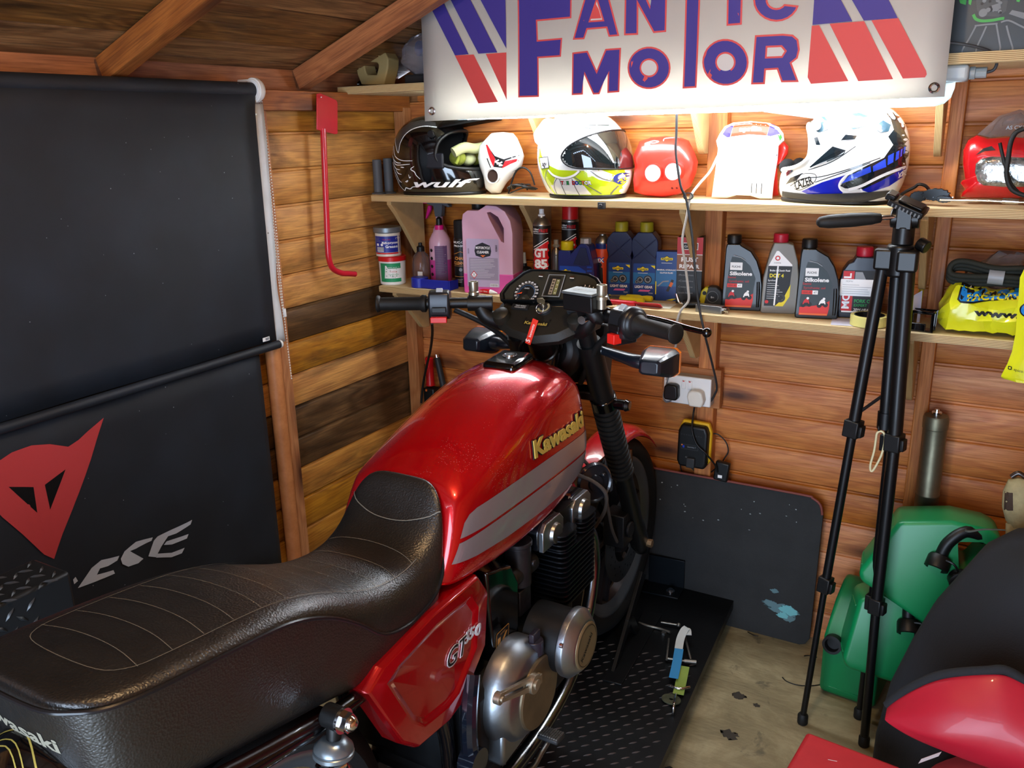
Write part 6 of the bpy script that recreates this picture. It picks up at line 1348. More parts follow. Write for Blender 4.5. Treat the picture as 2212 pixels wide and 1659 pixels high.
# --- white and red headlight mask
def slab(name, pts, p, m, th, parent, bul=.03, tilt=0, rz=0, world=False, O=None):
    """moulded panel: outline in x,z; bulges towards -y"""
    n = len(pts); cx = sum(a for a, b in pts)/n; cz = sum(b for a, b in pts)/n; mb = MB(TR(rz=rz) @ TR(rx=tilt))
    def rg(k, d): return [(cx+(x-cx)*k, d, cz+(z-cz)*k) for x, z in pts]
    mb.rings([rg(.96, .004), rg(1, -.0), rg(.985, -bul*.35), rg(.93, -bul*.62), rg(.75, -bul*.86), rg(.4, -bul*.98), rg(.1, -bul)], caps=True)
    return build(name, mb, m, parent, sharp=42)
def qpts(t, y, L_, s=1): 
    o0 = Vector(t.location); return [tuple((at(a, b, 'y', y)-o0)[k] for k in (0, 2)) for a, b in L_]
z4p = lambda X, Y: (830+X*.14467, 230+Y*.14463)
MY = -.10
tt = place('headlight_mask', 'white and red pointed headlight mask with an empty round lamp hole', 'headlight mask', pos(1085, 415, Z1, MY))
OUT = [z4p(*c) for c in ((1640, 390), (1780, 382), (1925, 400), (1985, 470), (2060, 640), (2090, 740), (2060, 880), (1960, 1000), (1830, 1140), (1740, 1290), (1640, 1300), (1570, 1240), (1540, 1060), (1480, 900), (1450, 760), (1480, 560))]
s_ = slab('mask_shell', qpts(tt, MY, OUT), None, M_['white'], 0, tt, .05)
mk = bvh_of(s_); O = at(1090, 350, 'y', MY-.06); D = Decal(O-Vector(tt.location), (1, 0, 0), (0, 0, 1), mk, .0008, .012)
def zq(X, Y): return pl(*z4p(X, Y), O, Vector((1, 0, 0)), Vector((0, 0, 1)), Vector((0, -1, 0)))
for Pn, m in ((((1478, 575), (1500, 570), (1640, 760), (1610, 905), (1560, 800)), M_['inkr']), (((1500, 568), (1630, 740), (1760, 790), (1930, 730), (1935, 750), (1780, 810), (1740, 920), (1610, 905), (1640, 790)), M_['ink']), (((1775, 820), (1985, 770), (1960, 800), (1730, 925)), M_['inkr']), (((2020, 735), (2075, 715), (2070, 745), (2030, 760)), M_['inkr']), (((1505, 780), (1520, 770), (1580, 930), (1570, 945)), M_['ink']), (((1830, 980), (1975, 880), (1980, 895), (1835, 1000)), M_['ink'])): D.poly([zq(*c) for c in Pn], m)
D.line([zq(*c) for c in ((1690, 800), (1640, 830), (1700, 850), (1660, 860))], .004, W, 4); D.line([zq(*c) for c in ((1740, 830), (1690, 860), (1740, 880), (1690, 885))], .004, W, 4); D.text('TNT-RACING', *zq(1860, 425), .006, M_['ink'], rot=-8, wid=.036); D.build('graphics', tt)
c = at(*z4p(1668, 1032), 'y', MY-.03)-Vector(tt.location); mb = MB(frame(c, (0, -1, 0))); mb.lathe([(.022, 0), (.026, .024), (.023, .026), (.019, .012)], 32, caps=False); build('lamp_ring', mb, M_['white'], tt, sharp=60); mb = MB(frame(c+Vector((0, -.0, 0)), (0, -1, 0))); mb.lathe([(.0195, .019), (.0195, .021)], 32); build('lamp_hole', mb, mat('dark_brown_void', '#2a140a', .8), tt)
# --- black cable tangle
def tangle(name, label, cx, cz, pts, r, m, cat='cable'):
    mb = MB()
    for L_ in pts: mb.tube(L_, r, 6, 6)
    return tag(build(name, mb, m, sharp=80), label, cat)
rr = random.Random(4)
def loops(px, py, y0, n, rx, rz_):
    out = []
    for k in range(n):
        c = at(px, py, 'y', y0); out.append([c+Vector((rx*math.cos(a)*rr.uniform(.7, 1)+rr.uniform(-.01, .01), rr.uniform(-.02, .02)+.02*math.sin(a), abs(rz_*math.sin(a)*rr.uniform(.6, 1))+.004)) for a in [rr.uniform(0, 1)+pi*j/4 for j in range(9)]])
    return out
t2 = loops(1125, 412, -.14, 4, .045, .018)+[[at(1098, 418, 'y', -.12), at(1112, 375, 'y', -.12), at(1128, 362, 'y', -.12), at(1145, 372, 'y', -.12), at(1155, 400, 'y', -.12)]]
tangle('lead_bundle', 'tangled thin black lead with one loop standing up between mask and yellow helmet', 0, 0, t2, .003, M_['black'])
mb = MB(); mb.tube([at(1102, 417, 'y', -.17), at(1125, 408, 'y', -.17), at(1148, 404, 'y', -.17), at(1160, 408, 'y', -.17)], .007, 6, 5, flat=.3); o = build('lanyard', mb, M_['ink'], sharp=80); tag(o, 'black lanyard strap with white print lying left of the yellow helmet', 'strap')
# --- full face helmet
FFP = [(0, .125, .095, .090), (.012, .138, .112, .102), (.045, .150, .132, .118), (.09, .152, .148, .126), (.135, .142, .150, .128), (.175, .124, .142, .122), (.21, .098, .118, .106), (.235, .066, .088, .080), (.250, .035, .050, .048), (.256, .004, .004, .004)]
hw = mat('helmet_white', '#e8e8e4', .15, coat=1); hy = mat('helmet_lime', '#b4cc1c', .2, coat=1)
fp_ = pos(1262, 424, Z1+.003, -.13); t = place('full_face_helmet', 'white and lime yellow full face helmet with dark visor in the middle of the shelf', 'helmet', fp_)
mb, P, M = shell(FFP, rz=-8, sq=.94); sh = build('shell', mb, hw, t, sharp=180)
mb = MB(); mb.tube([P(a, .004) for a in range(-180, 180, 10)], .008, 8, 2, closed=True); build('base_trim', mb, M_['black'], t, sharp=80)
D, q = hdec(t, sh, 1255, 340, -.26); z5 = lambda X, Y: q(1120+X*.19892, 230+Y*.19892)
D.poly([z5(*c) for c in ((130, 480), (170, 455), (200, 540), (300, 640), (420, 690), (640, 700), (860, 690), (1060, 690), (1180, 740), (1290, 800), (1290, 960), (900, 985), (330, 980), (190, 760), (140, 600))], hy)
D.poly([z5(*c) for c in ((700, 700), (850, 690), (960, 760), (920, 830), (830, 800))], hw); D.poly([z5(*c) for c in ((380, 770), (580, 775), (690, 870), (740, 965), (340, 960), (300, 860), (340, 860))], hw)
gk2 = mat('graphic_grey', '#6c6c66', .3, coat=.5)
D.line([z5(*c) for c in ((290, 690), (360, 750), (480, 780), (590, 750), (650, 700))], .006, W, 6); D.line([z5(*c) for c in ((270, 690), (350, 765), (480, 795), (600, 765), (665, 705))], .0018, gk2, 6)
for L_ in (((270, 700), (235, 800), (280, 900)), ((400, 780), (350, 860), (360, 970)), ((430, 790), (470, 970)), ((570, 790), (620, 970)), ((600, 770), (720, 860), (830, 960)), ((760, 705), (860, 790), (960, 830)), ((970, 880), (900, 970))): D.line([z5(*c) for c in L_], .003, gk2, 4)
D.poly([z5(*c) for c in ((165, 560), (300, 545), (310, 670), (190, 685))], M_['ink']); D.poly([z5(*c) for c in ((175, 567), (294, 553), (302, 664), (196, 678))], W); D.text('agv', *z5(245, 650), .020, M_['ink'], bold=.03, rot=2, wid=.021)
for i, (ch, m) in enumerate(zip('THE DOCTOR', ('inkr', 'inkw', 'inkg', 'ink', 'inkr', 'inkb', 'inkg', 'inko', 'inkw', 'inkw'))):
    if ch != ' ': u, v = z5(460+32*i, 848); D.text(ch, u, v, .014, M_['ink'], bold=.09); D.text(ch, u, v, .014, M_[m], bold=.02)
u, v = z5(1000, 800); D.circ(u, v, .0165, mat('badge_blue', '#16287c', .3)); D.circ(u+.002, v+.004, .010, M_['inkgy'], 16); D.poly([(u-.008, v), (u, v+.016), (u+.004, v+.004)], W); D.text('46', u, v-.012, .017, M_['inky'], bold=.05)
D.text('46', *z5(1215, 945), .024, M_['dgrey'], bold=.05, shear=.4); D.text('agv', *z5(930, 135), .014, M_['ink'], bold=.02, rot=-6)
D.poly([z5(*c) for c in ((570, 190), (680, 178), (850, 180), (930, 235), (710, 243))], mat('vent_grey', '#7c8780', .4)); D.line([z5(*c) for c in ((650, 210), (780, 215), (890, 215))], .002, M_['dgrey'])
D.build('graphics', t)
# visor
VZ = [(-88, .118), (-80, .150), (-58, .176), (-30, .190), (0, .194), (30, .190), (58, .176), (80, .150), (88, .118), (76, .092), (40, .086), (0, .084), (-40, .086), (-76, .092)]
vin = inpoly(VZ); mb, Pv, _ = shell([(r[0], r[1]+.005, r[2]+.005, r[3]+.005) for r in FFP], nu=160, rz=-8, sq=.94, hole=lambda a, z: not vin(a, z))
vs_ = build('visor', mb, mat('smoke_visor', '#10181a', .04, coat=1, spec=.8), t, sharp=180)
mb = MB(); mb.tube([Pv(a, z) for a, z in VZ], .0028, 6, 5, closed=True); build('visor_seal', mb, M_['black'], t, sharp=80)
mb = MB(M); mb.prism([(-.20*0-.128, .14), (-.158, .16), (-.165, .19), (-.120, .235), (-.09, .23)], -.05, .05, Matrix.Rotation(pi/2, 4, 'X')); build('rear_spoiler', mb, hw, t, bevel=.012, seg=3)
# --- red twin lamp mask
z5p = lambda X, Y: (1120+X*.19892, 230+Y*.19892)
MY = -.09
tt = place('headlight_mask', 'bright red headlight mask with two round white lamps side by side', 'headlight mask', pos(1440, 422, Z1, MY))
rm_ = mat('mask_red', '#e03024', .3, coat=.4)
OUT = [z5p(*c) for c in ((1340, 370), (1450, 335), (1600, 322), (1760, 335), (1850, 370), (1900, 470), (1950, 600), (1930, 720), (1870, 870), (1760, 950), (1600, 985), (1400, 970), (1280, 930), (1270, 800), (1290, 640), (1270, 530))]
s_ = slab('mask_shell', qpts(tt, MY, OUT), None, rm_, 0, tt, .055); mk = bvh_of(s_); O = at(1440, 360, 'y', MY-.06); D = Decal(O-Vector(tt.location), (1, 0, 0), (0, 0, 1), mk, .0008, .012)
def zq(X, Y): return pl(*z5p(X, Y), O, Vector((1, 0, 0)), Vector((0, 0, 1)), Vector((0, -1, 0)))
D.poly([zq(*c) for c in ((1345, 400), (1400, 380), (1420, 430), (1360, 470))], M_['inkgy'])
D.line([zq(*c) for c in ((1400, 385), (1450, 375), (1500, 385), (1450, 400), (1405, 395))], .003, M_['inkgy'], 4); D.line([zq(*c) for c in ((1550, 380), (1560, 350), (1700, 345), (1780, 355))], .003, M_['inkgy'], 4)
for X in (1652, 1695, 1740): u, v = zq(X, 890); D.circ(u, v, .0032, mat('hole_dark_red', '#5a0808', .6), 12)
D.build('graphics', tt)
for k, (X, Y) in enumerate(((1460, 722), (1680, 706))):
    c = at(*z5p(X, Y), 'y', MY-.072)-Vector(tt.location); mb = MB(frame(c, (0, -1, 0))); mb.lathe([(.028, -.022), (.0275, .004), (.025, .004)], 32, caps=False); build('lamp_bezel', mb, rm_, tt, sharp=60); mb = MB(frame(c, (0, -1, 0))); mb.lathe([(.0255, -.01), (.0255, .0), (.017, .004), (.001, .006)], 32); build('lamp', mb, mat('lamp_white', '#f4f4f0', .2, coat=1), tt, sharp=60)
# --- white plate mask
z6p = lambda X, Y: (1520+X*.25316, 230+Y*.25316)
MY = -.105
tt = place('plate_mask', 'white plastic number plate mask with purple, orange and green top band', 'number plate', pos(1610, 428, Z1, MY))
OUT = [z6p(*c) for c in ((70, 775), (100, 560), (125, 360), (110, 290), (140, 230), (180, 170), (250, 138), (400, 125), (560, 140), (640, 175), (680, 230), (688, 290), (640, 340), (632, 450), (600, 640), (585, 788), (480, 788), (400, 762), (280, 758), (200, 780))]
s_ = slab('plate', qpts(tt, MY, OUT), None, mat('plate_white', '#f4f4f2', .35), 0, tt, .022); mk = bvh_of(s_); O = at(1610, 340, 'y', MY-.03); D = Decal(O-Vector(tt.location), (1, 0, 0), (0, 0, 1), mk, .0008, .014)
def zq(X, Y): return pl(*z6p(X, Y), O, Vector((1, 0, 0)), Vector((0, 0, 1)), Vector((0, -1, 0)))
pp_ = mat('band_purple', '#260c80', .4); po = mat('band_orange', '#a83206', .4)
D.poly([zq(*c) for c in ((148, 238), (180, 185), (245, 152), (215, 262), (190, 265))], pp_); D.poly([zq(*c) for c in ((245, 152), (400, 138), (555, 150), (532, 248), (380, 238), (222, 258))], po); D.poly([zq(*c) for c in ((555, 150), (630, 182), (665, 228), (560, 255), (534, 248))], pp_); D.poly([zq(*c) for c in ((620, 245), (668, 232), (682, 285), (640, 298))], mat('band_green', '#2c9c18', .4))
D.text('aprilia', *zq(388, 208), .016, W, bold=.06, rot=1, wid=.062)
for X in (405, 447, 490): D.line([zq(X, 655 + (X-405)*.02), zq(X-8, 740+(X-405)*.1)], .0022, M_['dgrey'])
D.circ(*zq(147, 420), .0012, M_['dgrey'], 8); D.circ(*zq(605, 418), .0012, M_['dgrey'], 8); D.build('graphics', tt)
tt = place('red_side_panel', 'small red and white plastic fairing piece tucked behind the white plate mask', 'fairing', pos(1697, 350, Z1, -.045)); OUT = [z6p(*c) for c in ((600, 330), (690, 300), (725, 340), (722, 400), (690, 450), (620, 480), (600, 700), (640, 760), (560, 770), (520, 500))]
s_ = slab('panel', qpts(tt, -.045, OUT), None, mat('mask_red', '#e03024', .3), 0, tt, .012)
# --- blue white black motocross helmet facing left
t, sh, P, M = mx_helmet('motocross_helmet', 'white, blue and black motocross helmet with checkered top facing left', pos(1826, 432, Z1+.003, -.128), 166, hw, mat('helmet_trim_white', '#d8d8d4', .3), hw, pad, 1.0)
D, q = hdec(t, sh, 1830, 340, -.25); z6 = lambda X, Y: q(*z6p(X, Y))
bl_ = mat('helmet_blue', '#1a24a8', .15, coat=1); bk_ = mat('helmet_slate_black', '#121c22', .15, coat=1); ck = mat('check_slate', '#28424e', .3, coat=.5)
D.poly([z6(*c) for c in ((1620, 40), (1700, 170), (1760, 330), (1740, 470), (1640, 560), (1500, 640), (1400, 700), (1345, 710), (1200, 700), (1160, 680), (1230, 590), (1400, 500), (1530, 440), (1600, 330), (1560, 260), (1600, 200), (1570, 110), (1530, 60))], bk_)
D.poly([z6(*c) for c in ((800, 735), (1000, 650), (1240, 575), (1170, 625), (1145, 690), (1180, 740), (1160, 760), (860, 755))], bl_)
D.poly([z6(*c) for c in ((1340, 715), (1500, 640), (1640, 560), (1740, 470), (1735, 530), (1690, 600), (1560, 690), (1400, 740))], bl_)
D.line([z6(*c) for c in ((1740, 520), (1640, 545), (1500, 600), (1340, 680), (1230, 712))], .007, W, 5); D.line([z6(*c) for c in ((1420, 480), (1260, 560), (1180, 620), (1150, 680), (1180, 725), (1250, 740), (1340, 735), (1330, 705))], .004, W, 5)
for Pn in (((1170, 660), (1240, 590), (1420, 510), (1425, 560), (1270, 625)), ((1440, 510), (1540, 450), (1545, 520), (1440, 558)), ((1560, 425), (1605, 400), (1600, 480), (1555, 505)), ((1622, 395), (1645, 380), (1640, 450), (1615, 470)), ((1655, 375), (1668, 365), (1662, 430), (1650, 440)), ((1676, 355), (1688, 350), (1684, 405), (1672, 415))): D.poly([z6(*c) for c in Pn], mat('graphic_bright_blue', '#2a4cd8', .2, coat=1))
for Pn in (((720, 90), (790, 92), (855, 160), (800, 160)), ((885, 165), (1000, 130), (1075, 190), (960, 225)), ((965, 88), (1060, 150), (1090, 165), (1010, 90)), ((1195, 150), (1330, 115), (1405, 160), (1270, 195)), ((1245, 65), (1310, 55), (1390, 85), (1320, 112)), ((1440, 180), (1510, 120), (1575, 160), (1560, 215), (1500, 225)), ((1170, 290), (1210, 240), (1310, 250), (1290, 280)), ((890, 520), (1100, 340), (1220, 375), (1130, 430), (1000, 480), (900, 525)), ((925, 270), (960, 260), (990, 330), (950, 330)), ((650, 680), (700, 620), (830, 570), (760, 640)), ((650, 545), (700, 510), (730, 560), (660, 610))): D.poly([z6(*c) for c in Pn], ck if Pn[0][1] < 260 else bk_)
for L_ in (((880, 545), (1100, 470), (1300, 340)), ((700, 690), (830, 620), (1000, 600), (1250, 530), (1500, 440)), ((940, 650), (1200, 560), (1420, 480)), ((980, 470), (1040, 430), (1180, 370), (1200, 400), (1120, 440), (1050, 470))): D.line([z6(*c) for c in L_], .002, bk_, 4)
D.text('LAZER', *z6(842, 690), .030, M_['ink'], bold=.02, rot=20, wid=.052); D.line([z6(*c) for c in ((740, 700), (800, 590), (940, 580), (930, 650), (800, 720), (740, 710))], .0016, M_['ink'], 5)
D.text('LAZER', *z6(1690, 600), .016, W, bold=.02, rot=12, wid=.03); D.line([z6(*c) for c in ((1630, 620), (1660, 565), (1740, 545))], .0018, W, 4); D.poly([z6(*c) for c in ((600, 790), (1300, 830), (1560, 770), (1560, 725), (1340, 735), (860, 755), (610, 740))], M_['dgrey'])
D.build('graphics', t)
mb = MB(M)
for s in (-1, 1): mb.sph((.155, s*.035, .088), (.02, .03, .022), 14, 8)
build('mouth_pad', mb, pad, t, sharp=80)
# --- black things right of it
rr = random.Random(9)
tt = place('footpeg_pair', 'black toothed steel foot pegs and straps heaped right of the blue helmet', 'foot pegs', pos(2010, 436, Z1, -.16))
def jag(cx, cz, rx_, rz_, n, y):
    return [(cx+rx_*math.cos(2*pi*i/n)*(1 if i % 2 else .86), cz+rz_*math.sin(2*pi*i/n)*(1 if i % 2 else .86)) for i in range(n)]
mb = MB(); o0 = Vector(tt.location)
for px, py, rx_, rz_, y in ((2022, 420, .034, .016, -.18), (1985, 424, .022, .014, -.165), (2040, 430, .020, .009, -.19)):
    c = at(px, py, 'y', y)-o0; prismY(mb, jag(c.x, max(c.z, rz_+.001), rx_, rz_, 26, 0), y+.16-.010, y+.16+.010)
build('toothed_peg', mb, mat('peg_black', '#0a0e12', .3, .3), tt, bevel=.001, seg=1)
mb = MB()
for i in range(10): c = at(1995+7*i, 426+(i % 3)*3, 'y', -.192)-o0; mb.cyl(c, c+Vector((0, -.003, 0)), .0014, n=6)
build('peg_tooth', mb, M_['chrome'], tt)
mb = MB(); mb.tube([at(*c_, 'y', -.17)-o0 for c_ in ((1935, 430), (1955, 415), (1975, 405), (1985, 398), (2000, 402), (2010, 415))], .010, 8, 5, flat=.4); build('strap', mb, M_['ink'], tt, sharp=80)
cable_ = MB(); cable_.tube([at(2030, 432, 'y', -.20), at(2120, 433, 'y', -.205), at(2180, 436, 'y', -.21), at(2230, 437, 'y', -.21)], .0032, 8, 3); cable_.cyl(at(2165, 434, 'y', -.21), at(2200, 436, 'y', -.21), .0065, n=12); tag(build('steel_rod', cable_, M_['chrome'], sharp=60), 'thin chrome rod lying along the shelf front below the red headlight fairing', 'rod')
# --- red headlight fairing
z8 = lambda X, Y: (1950+X*.18081, 200+Y*.18083)
MY = -.09
tt = place('headlight_fairing', 'red headlight fairing with a clear twin reflector lamp at the right end', 'fairing', pos(2150, 428, Z1, MY))
OUT = [z8(*c) for c in ((690, 1255), (700, 1200), (740, 1160), (685, 1080), (700, 1050), (740, 1030), (715, 850), (720, 680), (780, 560), (890, 500), (1020, 540), (1300, 520), (1600, 520), (1850, 600), (1900, 850), (1880, 1100), (1800, 1262), (1300, 1262), (870, 1262))]
s_ = slab('fairing_shell', qpts(tt, MY, OUT), None, mat('fairing_red', '#c01018', .25, coat=1), 0, tt, .045); mk = bvh_of(s_); O = at(2150, 360, 'y', MY-.05); D = Decal(O-Vector(tt.location), (1, 0, 0), (0, 0, 1), mk, .0012, .012)
def zq(X, Y): return pl(*z8(X, Y), O, Vector((1, 0, 0)), Vector((0, 0, 1)), Vector((0, -1, 0)))
D.poly([zq(*c) for c in ((870, 750), (960, 670), (1060, 640), (1110, 690), (980, 700))], M_['ink']); D.build('air_slot', tt)
LP_ = [z8(*c) for c in ((860, 950), (870, 850), (930, 790), (1060, 760), (1400, 770), (1750, 780), (1790, 900), (1760, 1110), (1500, 1130), (1200, 1130), (960, 1110), (890, 1060))]
s_ = slab('headlamp', qpts(tt, MY-.042, LP_), None, mat('headlamp_glass', '#c8ccc8', .08, .7, coat=1, bump=.8, bscale=60, var=.7, vscale=45, col2='#3a3e3c'), 0, tt, .012); s_.location = (0, -.040, 0)
mb = MB(); o0 = Vector(tt.location); scr = [[at(*z8(X, Y), 'y', MY-.07-.0*i)-o0 for X, Y in row] for i, row in enumerate((((890, 500), (1050, 540), (1230, 520), (1600, 560)), ((1150, 280), (1250, 330), (1400, 340), (1650, 380)), ((1400, 200), (1450, 215), (1550, 215), (1700, 230))))]
mb.rings(scr, closed=False, caps=False); build('screen', mb, mat('clear_screen', '#c8c4c4', .05, trans=.9, ior=1.1), tt, solid=.002)
D = Decal(at(*z8(1230, 440), 'y', MY-.073)-o0, (1, 0, 0), (0, 0, 1), None, .0004); D.text('AS CYCLES', 0, 0, .012, M_['inkgy'], 'l', bold=.02); D.build('screen_lettering', tt)
mb = MB(); mb.tube([at(*z8(*c), 'y', -.19) for c in ((1449, 430), (1350, 480), (1290, 600), (1260, 800), (1240, 980), (1290, 1140), (1400, 1210), (1520, 1230), (1560, 1100), (1560, 700), (1500, 480))], .0055, 8, 5); mb.tube([at(*z8(*c), 'y', -.185) for c in ((1160, 600), (1200, 780), (1250, 960), (1300, 1100), (1380, 1190))], .004, 6, 5); tag(build('brake_lever_guard', mb, M_['rubber'], sharp=80), 'black looped hand guard standing in front of the red fairing lamp', 'hand guard')
# ================================================================ HIGH SHELF
z9 = lambda X, Y: (700+X*.12054, 60+Y*.12055)
tt = place('foam_block', 'beige moulded block with a square hole on the high shelf', 'block', pos(815, 182, Z3, -.20)); q9 = qpts(tt, -.20, [z9(*c) for c in ((770, 1025), (700, 850), (655, 620), (665, 520), (710, 430), (900, 425), (1180, 440), (1250, 560), (1245, 720), (1170, 1025))]); q9 = [(x, max(0, z)) for x, z in q9]
hq = qpts(tt, -.20, [z9(*c) for c in ((860, 855), (820, 625), (1080, 630), (1030, 860))]); mb = MB()
# frame ring with square hole
o_ = q9; n = len(o_); rngs = []
import itertools
cx_ = sum(p[0] for p in hq)/4; cz_ = sum(p[1] for p in hq)/4
def hedge(p):
    d = Vector((p[0]-cx_, p[1]-cz_)); best = None
    for i in range(4):
        a = Vector(hq[i]); b_ = Vector(hq[(i+1) % 4]); e = b_-a; den = d.x*(-e.y)+d.y*e.x
        if abs(den) < 1e-9: continue
        r_ = a-Vector((cx_, cz_)); t_ = (r_.x*(-e.y)+r_.y*e.x)/den; s_2 = (d.x*r_.y-d.y*r_.x)/den
        if t_ > 0 and (best is None or t_ < best) and -.001 <= s_2*-1 <= 1.001 or (t_ > 0 and best is None): best = t_ if best is None else min(best, t_)
    k = min(.62, best or .4); return (cx_+d.x*k, cz_+d.y*k)
inn = [(cx_+(p[0]-cx_)*.42, cz_+(p[1]-cz_)*.38) for p in o_]
mb.rings([[(x, -.03, z) for x, z in inn], [(x, -.03, z) for x, z in o_], [(x, .03, z) for x, z in o_], [(x, .03, z) for x, z in inn]], loop=True, caps=False); build('block_body', mb, mat('beige_foam', '#a8905c', .7), tt, bevel=.004)
tt = place('clear_bag', 'crumpled clear bag with a blue lid inside, left of the banner on the high shelf', 'bag', pos(905, 180, Z3, -.22)); rr = random.Random(3)
R = []
for i in range(9):
    t_ = i/8; rad_ = .085*math.sin(pi*min(.98, max(.06, t_)))**.6
    R.append([(.04+rad_*1.2*math.cos(a)+rr.uniform(-.010, .010), rad_*.7*math.sin(a)+rr.uniform(-.008, .008), .02+.135*t_+rr.uniform(-.006, .006)-.0*math.cos(a)) for a in [2*pi*j/14 for j in range(14)]])
mb = MB(); mb.rings(R); build('bag_film', mb, mat('bag_film', '#b8b0b4', .18, trans=.75, ior=1.15), tt, sharp=30)
mb = MB(frame((.035, -.02, .105), (-.5, -1, .1))); mb.lathe([(.022, 0), (.022, .012), (.001, .013)], 24); build('blue_lid', mb, mat('lid_blue', '#0c4a9c', .4), tt)
mb = MB(); mb.box(-.03, .07, -.04, .04, .0, .03); build('contents', mb, M_['dgrey'], tt, bevel=.008)
tt = place('glasses_case', 'dark glossy glasses case at the left end of the high shelf', 'case', pos(770, 184, Z3, -.18)); mb = MB(); mb.sph((0, 0, .014), (.04, .03, .016), 20, 8); build('case', mb, M_['gloss'], tt, sharp=80)
# picture on the right of the high shelf
za = lambda X, Y: (1950+X*.12057, Y*.12055)
tt = place('framed_picture', 'dark print of a green motocross bike on a stand, right of the banner', 'picture', pos(2130, 118, Z3, -.30)); mb = MB(); mb.box(-.20, .24, -.003, .003, 0, .36); build('board', mb, mat('print_dark', '#0a1216', .35), tt)
O = Vector((0, -.0035, 0)); D = Decal(O, *FR, None, .0005); ow = Vector(tt.location)+O
def zq(X, Y): return pl(*za(X, Y), ow, Vector((1, 0, 0)), Vector((0, 0, 1)), Vector((0, -1, 0)))
gn = mat('print_green', '#2c9a30', .4); gy = mat('print_grey', '#6e7276', .4); gd = mat('print_dgrey', '#33373a', .4)
D.poly([zq(*c) for c in ((1310, -60), (1900, -60), (1850, 200), (1720, 300), (1400, 290), (1330, 180))], gd); D.circ(*zq(1440, 230), .0085, gy); D.poly([zq(*c) for c in ((1590, 100), (1750, 50), (1760, 150), (1610, 215))], gy); D.poly([zq(*c) for c in ((1900, 250), (1960, 180), (2400, 280), (2400, 420))], gy)
D.line([zq(*c) for c in ((1265, 260), (1310, 340), (1420, 375), (1600, 365), (1730, 340), (1820, 330))], .006, gn, 5); D.poly([zq(*c) for c in ((1000, -40), (1150, -40), (1130, 90), (1030, 60))], gn); D.poly([zq(*c) for c in ((1180, -40), (1250, -40), (1220, 95), (1180, 70))], gn); D.poly([zq(*c) for c in ((2030, -40), (2120, -40), (2090, 40), (2040, 30))], gn)
for L_ in (((1290, 465), (1500, 440), (1700, 425)), ((1310, 470), (1200, 680), (1070, 900), (1100, 1000), (1280, 970), (1420, 935), (1560, 960), (1690, 960), (1745, 880), (1735, 760), (1680, 440)), ((1500, 470), (1420, 650), (1340, 820), (1310, 930)), ((1860, 460), (1900, 620), (1950, 790), (1970, 870), (1950, 950)), ((1760, 400), (1900, 370), (2100, 460), (2300, 560))): D.line([zq(*c) for c in L_], .0035, gy, 4)
for k in range(14):
    a, b_ = rr.uniform(1340, 1820), rr.uniform(-40, 260); D.circ(*zq(a, b_), rr.uniform(.002, .005), gy if k % 2 else M_['ink'], 10)
D.build('print', tt)
# ================================================================ YELLOW BAGS AND STRAP AT THE RIGHT
yb_ = mat('yellow_polythene', '#d6d81c', .28, coat=.3, bump=.5, bscale=22)
def crumple(name, rows, m, parent, seed, amp=.006, up=1, **k):
    rr = random.Random(seed); mb = MB()
    for _ in range(up):
        rows = [[Vector(p) for p in r] for r in rows]; rows = [[q for i in range(len(r)) for q in (r[i], (r[i]+r[(i+1) % len(r)])/2)] for r in rows]; rows = [q for i in range(len(rows)-1) for q in (rows[i], [(a+b)/2 for a, b in zip(rows[i], rows[i+1])])]+[rows[-1]]
    mb.rings([[Vector(p)+Vector((rr.uniform(-amp, amp), rr.uniform(-amp, amp), rr.uniform(-amp, amp)*.6)) for p in r] for r in rows], caps=True); return build(name, mb, m, parent, **k)
tt = place('yellow_bag', 'crumpled yellow plastic bag printed FACTORY lying on the bottle shelf', 'bag', pos(2120, 735, Z2+.012, -.14))
rows = []
for i in range(11):
    x = -.105+.028*i; h = .105+.012*math.sin(i*1.1)-(.05 if i == 0 else 0); d = .085 if i else .03
    rows.append([(x, -d, .0), (x-.004, -d-.012, h*.3), (x, -d-.006, h*.62), (x, -d*.7, h*.92), (x, -d*.2, h), (x, d*.5, h*.95), (x, d*.8, h*.6), (x, d*.85, h*.2), (x, d*.7, -.0)])
yb1 = crumple('bag_film', rows, yb_, tt, 5, .0055, sharp=28)
bv = bvh_of(yb1); zc = lambda X, Y: (1950+X*.22902, 480+Y*.22905); O = at(2110, 650, 'y', -.24); D = Decal(O-Vector(tt.location), (1, 0, 0), (0, 0, 1), bv, .0012, .01)
def zq(X, Y): return pl(*zc(X, Y), O, Vector((1, 0, 0)), Vector((0, 0, 1)), Vector((0, -1, 0)))
lb2 = mat('bag_blue', '#1a7cc8', .35)
D.poly([zq(*c) for c in ((510, 740), (545, 600), (600, 545), (1150, 600), (1150, 740), (660, 775), (540, 765))], M_['ink']); D.poly([zq(*c) for c in ((530, 735), (560, 610), (600, 565), (600, 690), (1150, 640), (1150, 730), (660, 762), (545, 752))], lb2)
D.text('FACTORY', *zq(600, 752), .018, M_['inky'], 'l', bold=.05, rot=4, wid=.12); D.text('www.', *zq(668, 880), .022, M_['ink'], 'l', bold=.05, wid=.10); D.poly([zq(*c) for c in ((612, 650), (700, 600), (840, 625), (820, 635), (720, 615), (640, 650))], W); D.build('lettering', tt)
tt = place('yellow_bag', 'yellow plastic bag with small social media print hanging from the shelf edge at far right', 'bag', (2.035, -.335, 1.15))
hb = [at(*q_, 'y', -.34)-Vector(tt.location) for q_ in ((2216, 560), (2205, 600), (2196, 680), (2188, 760), (2160, 812), (2166, 820), (2330, 830))]
rows = []
for i, (xl, z) in enumerate(((.0, .0), (.0, 0), (.0, 0))): pass
L0 = [Vector((h_.x, 0, h_.z)) for h_ in hb[:6]]
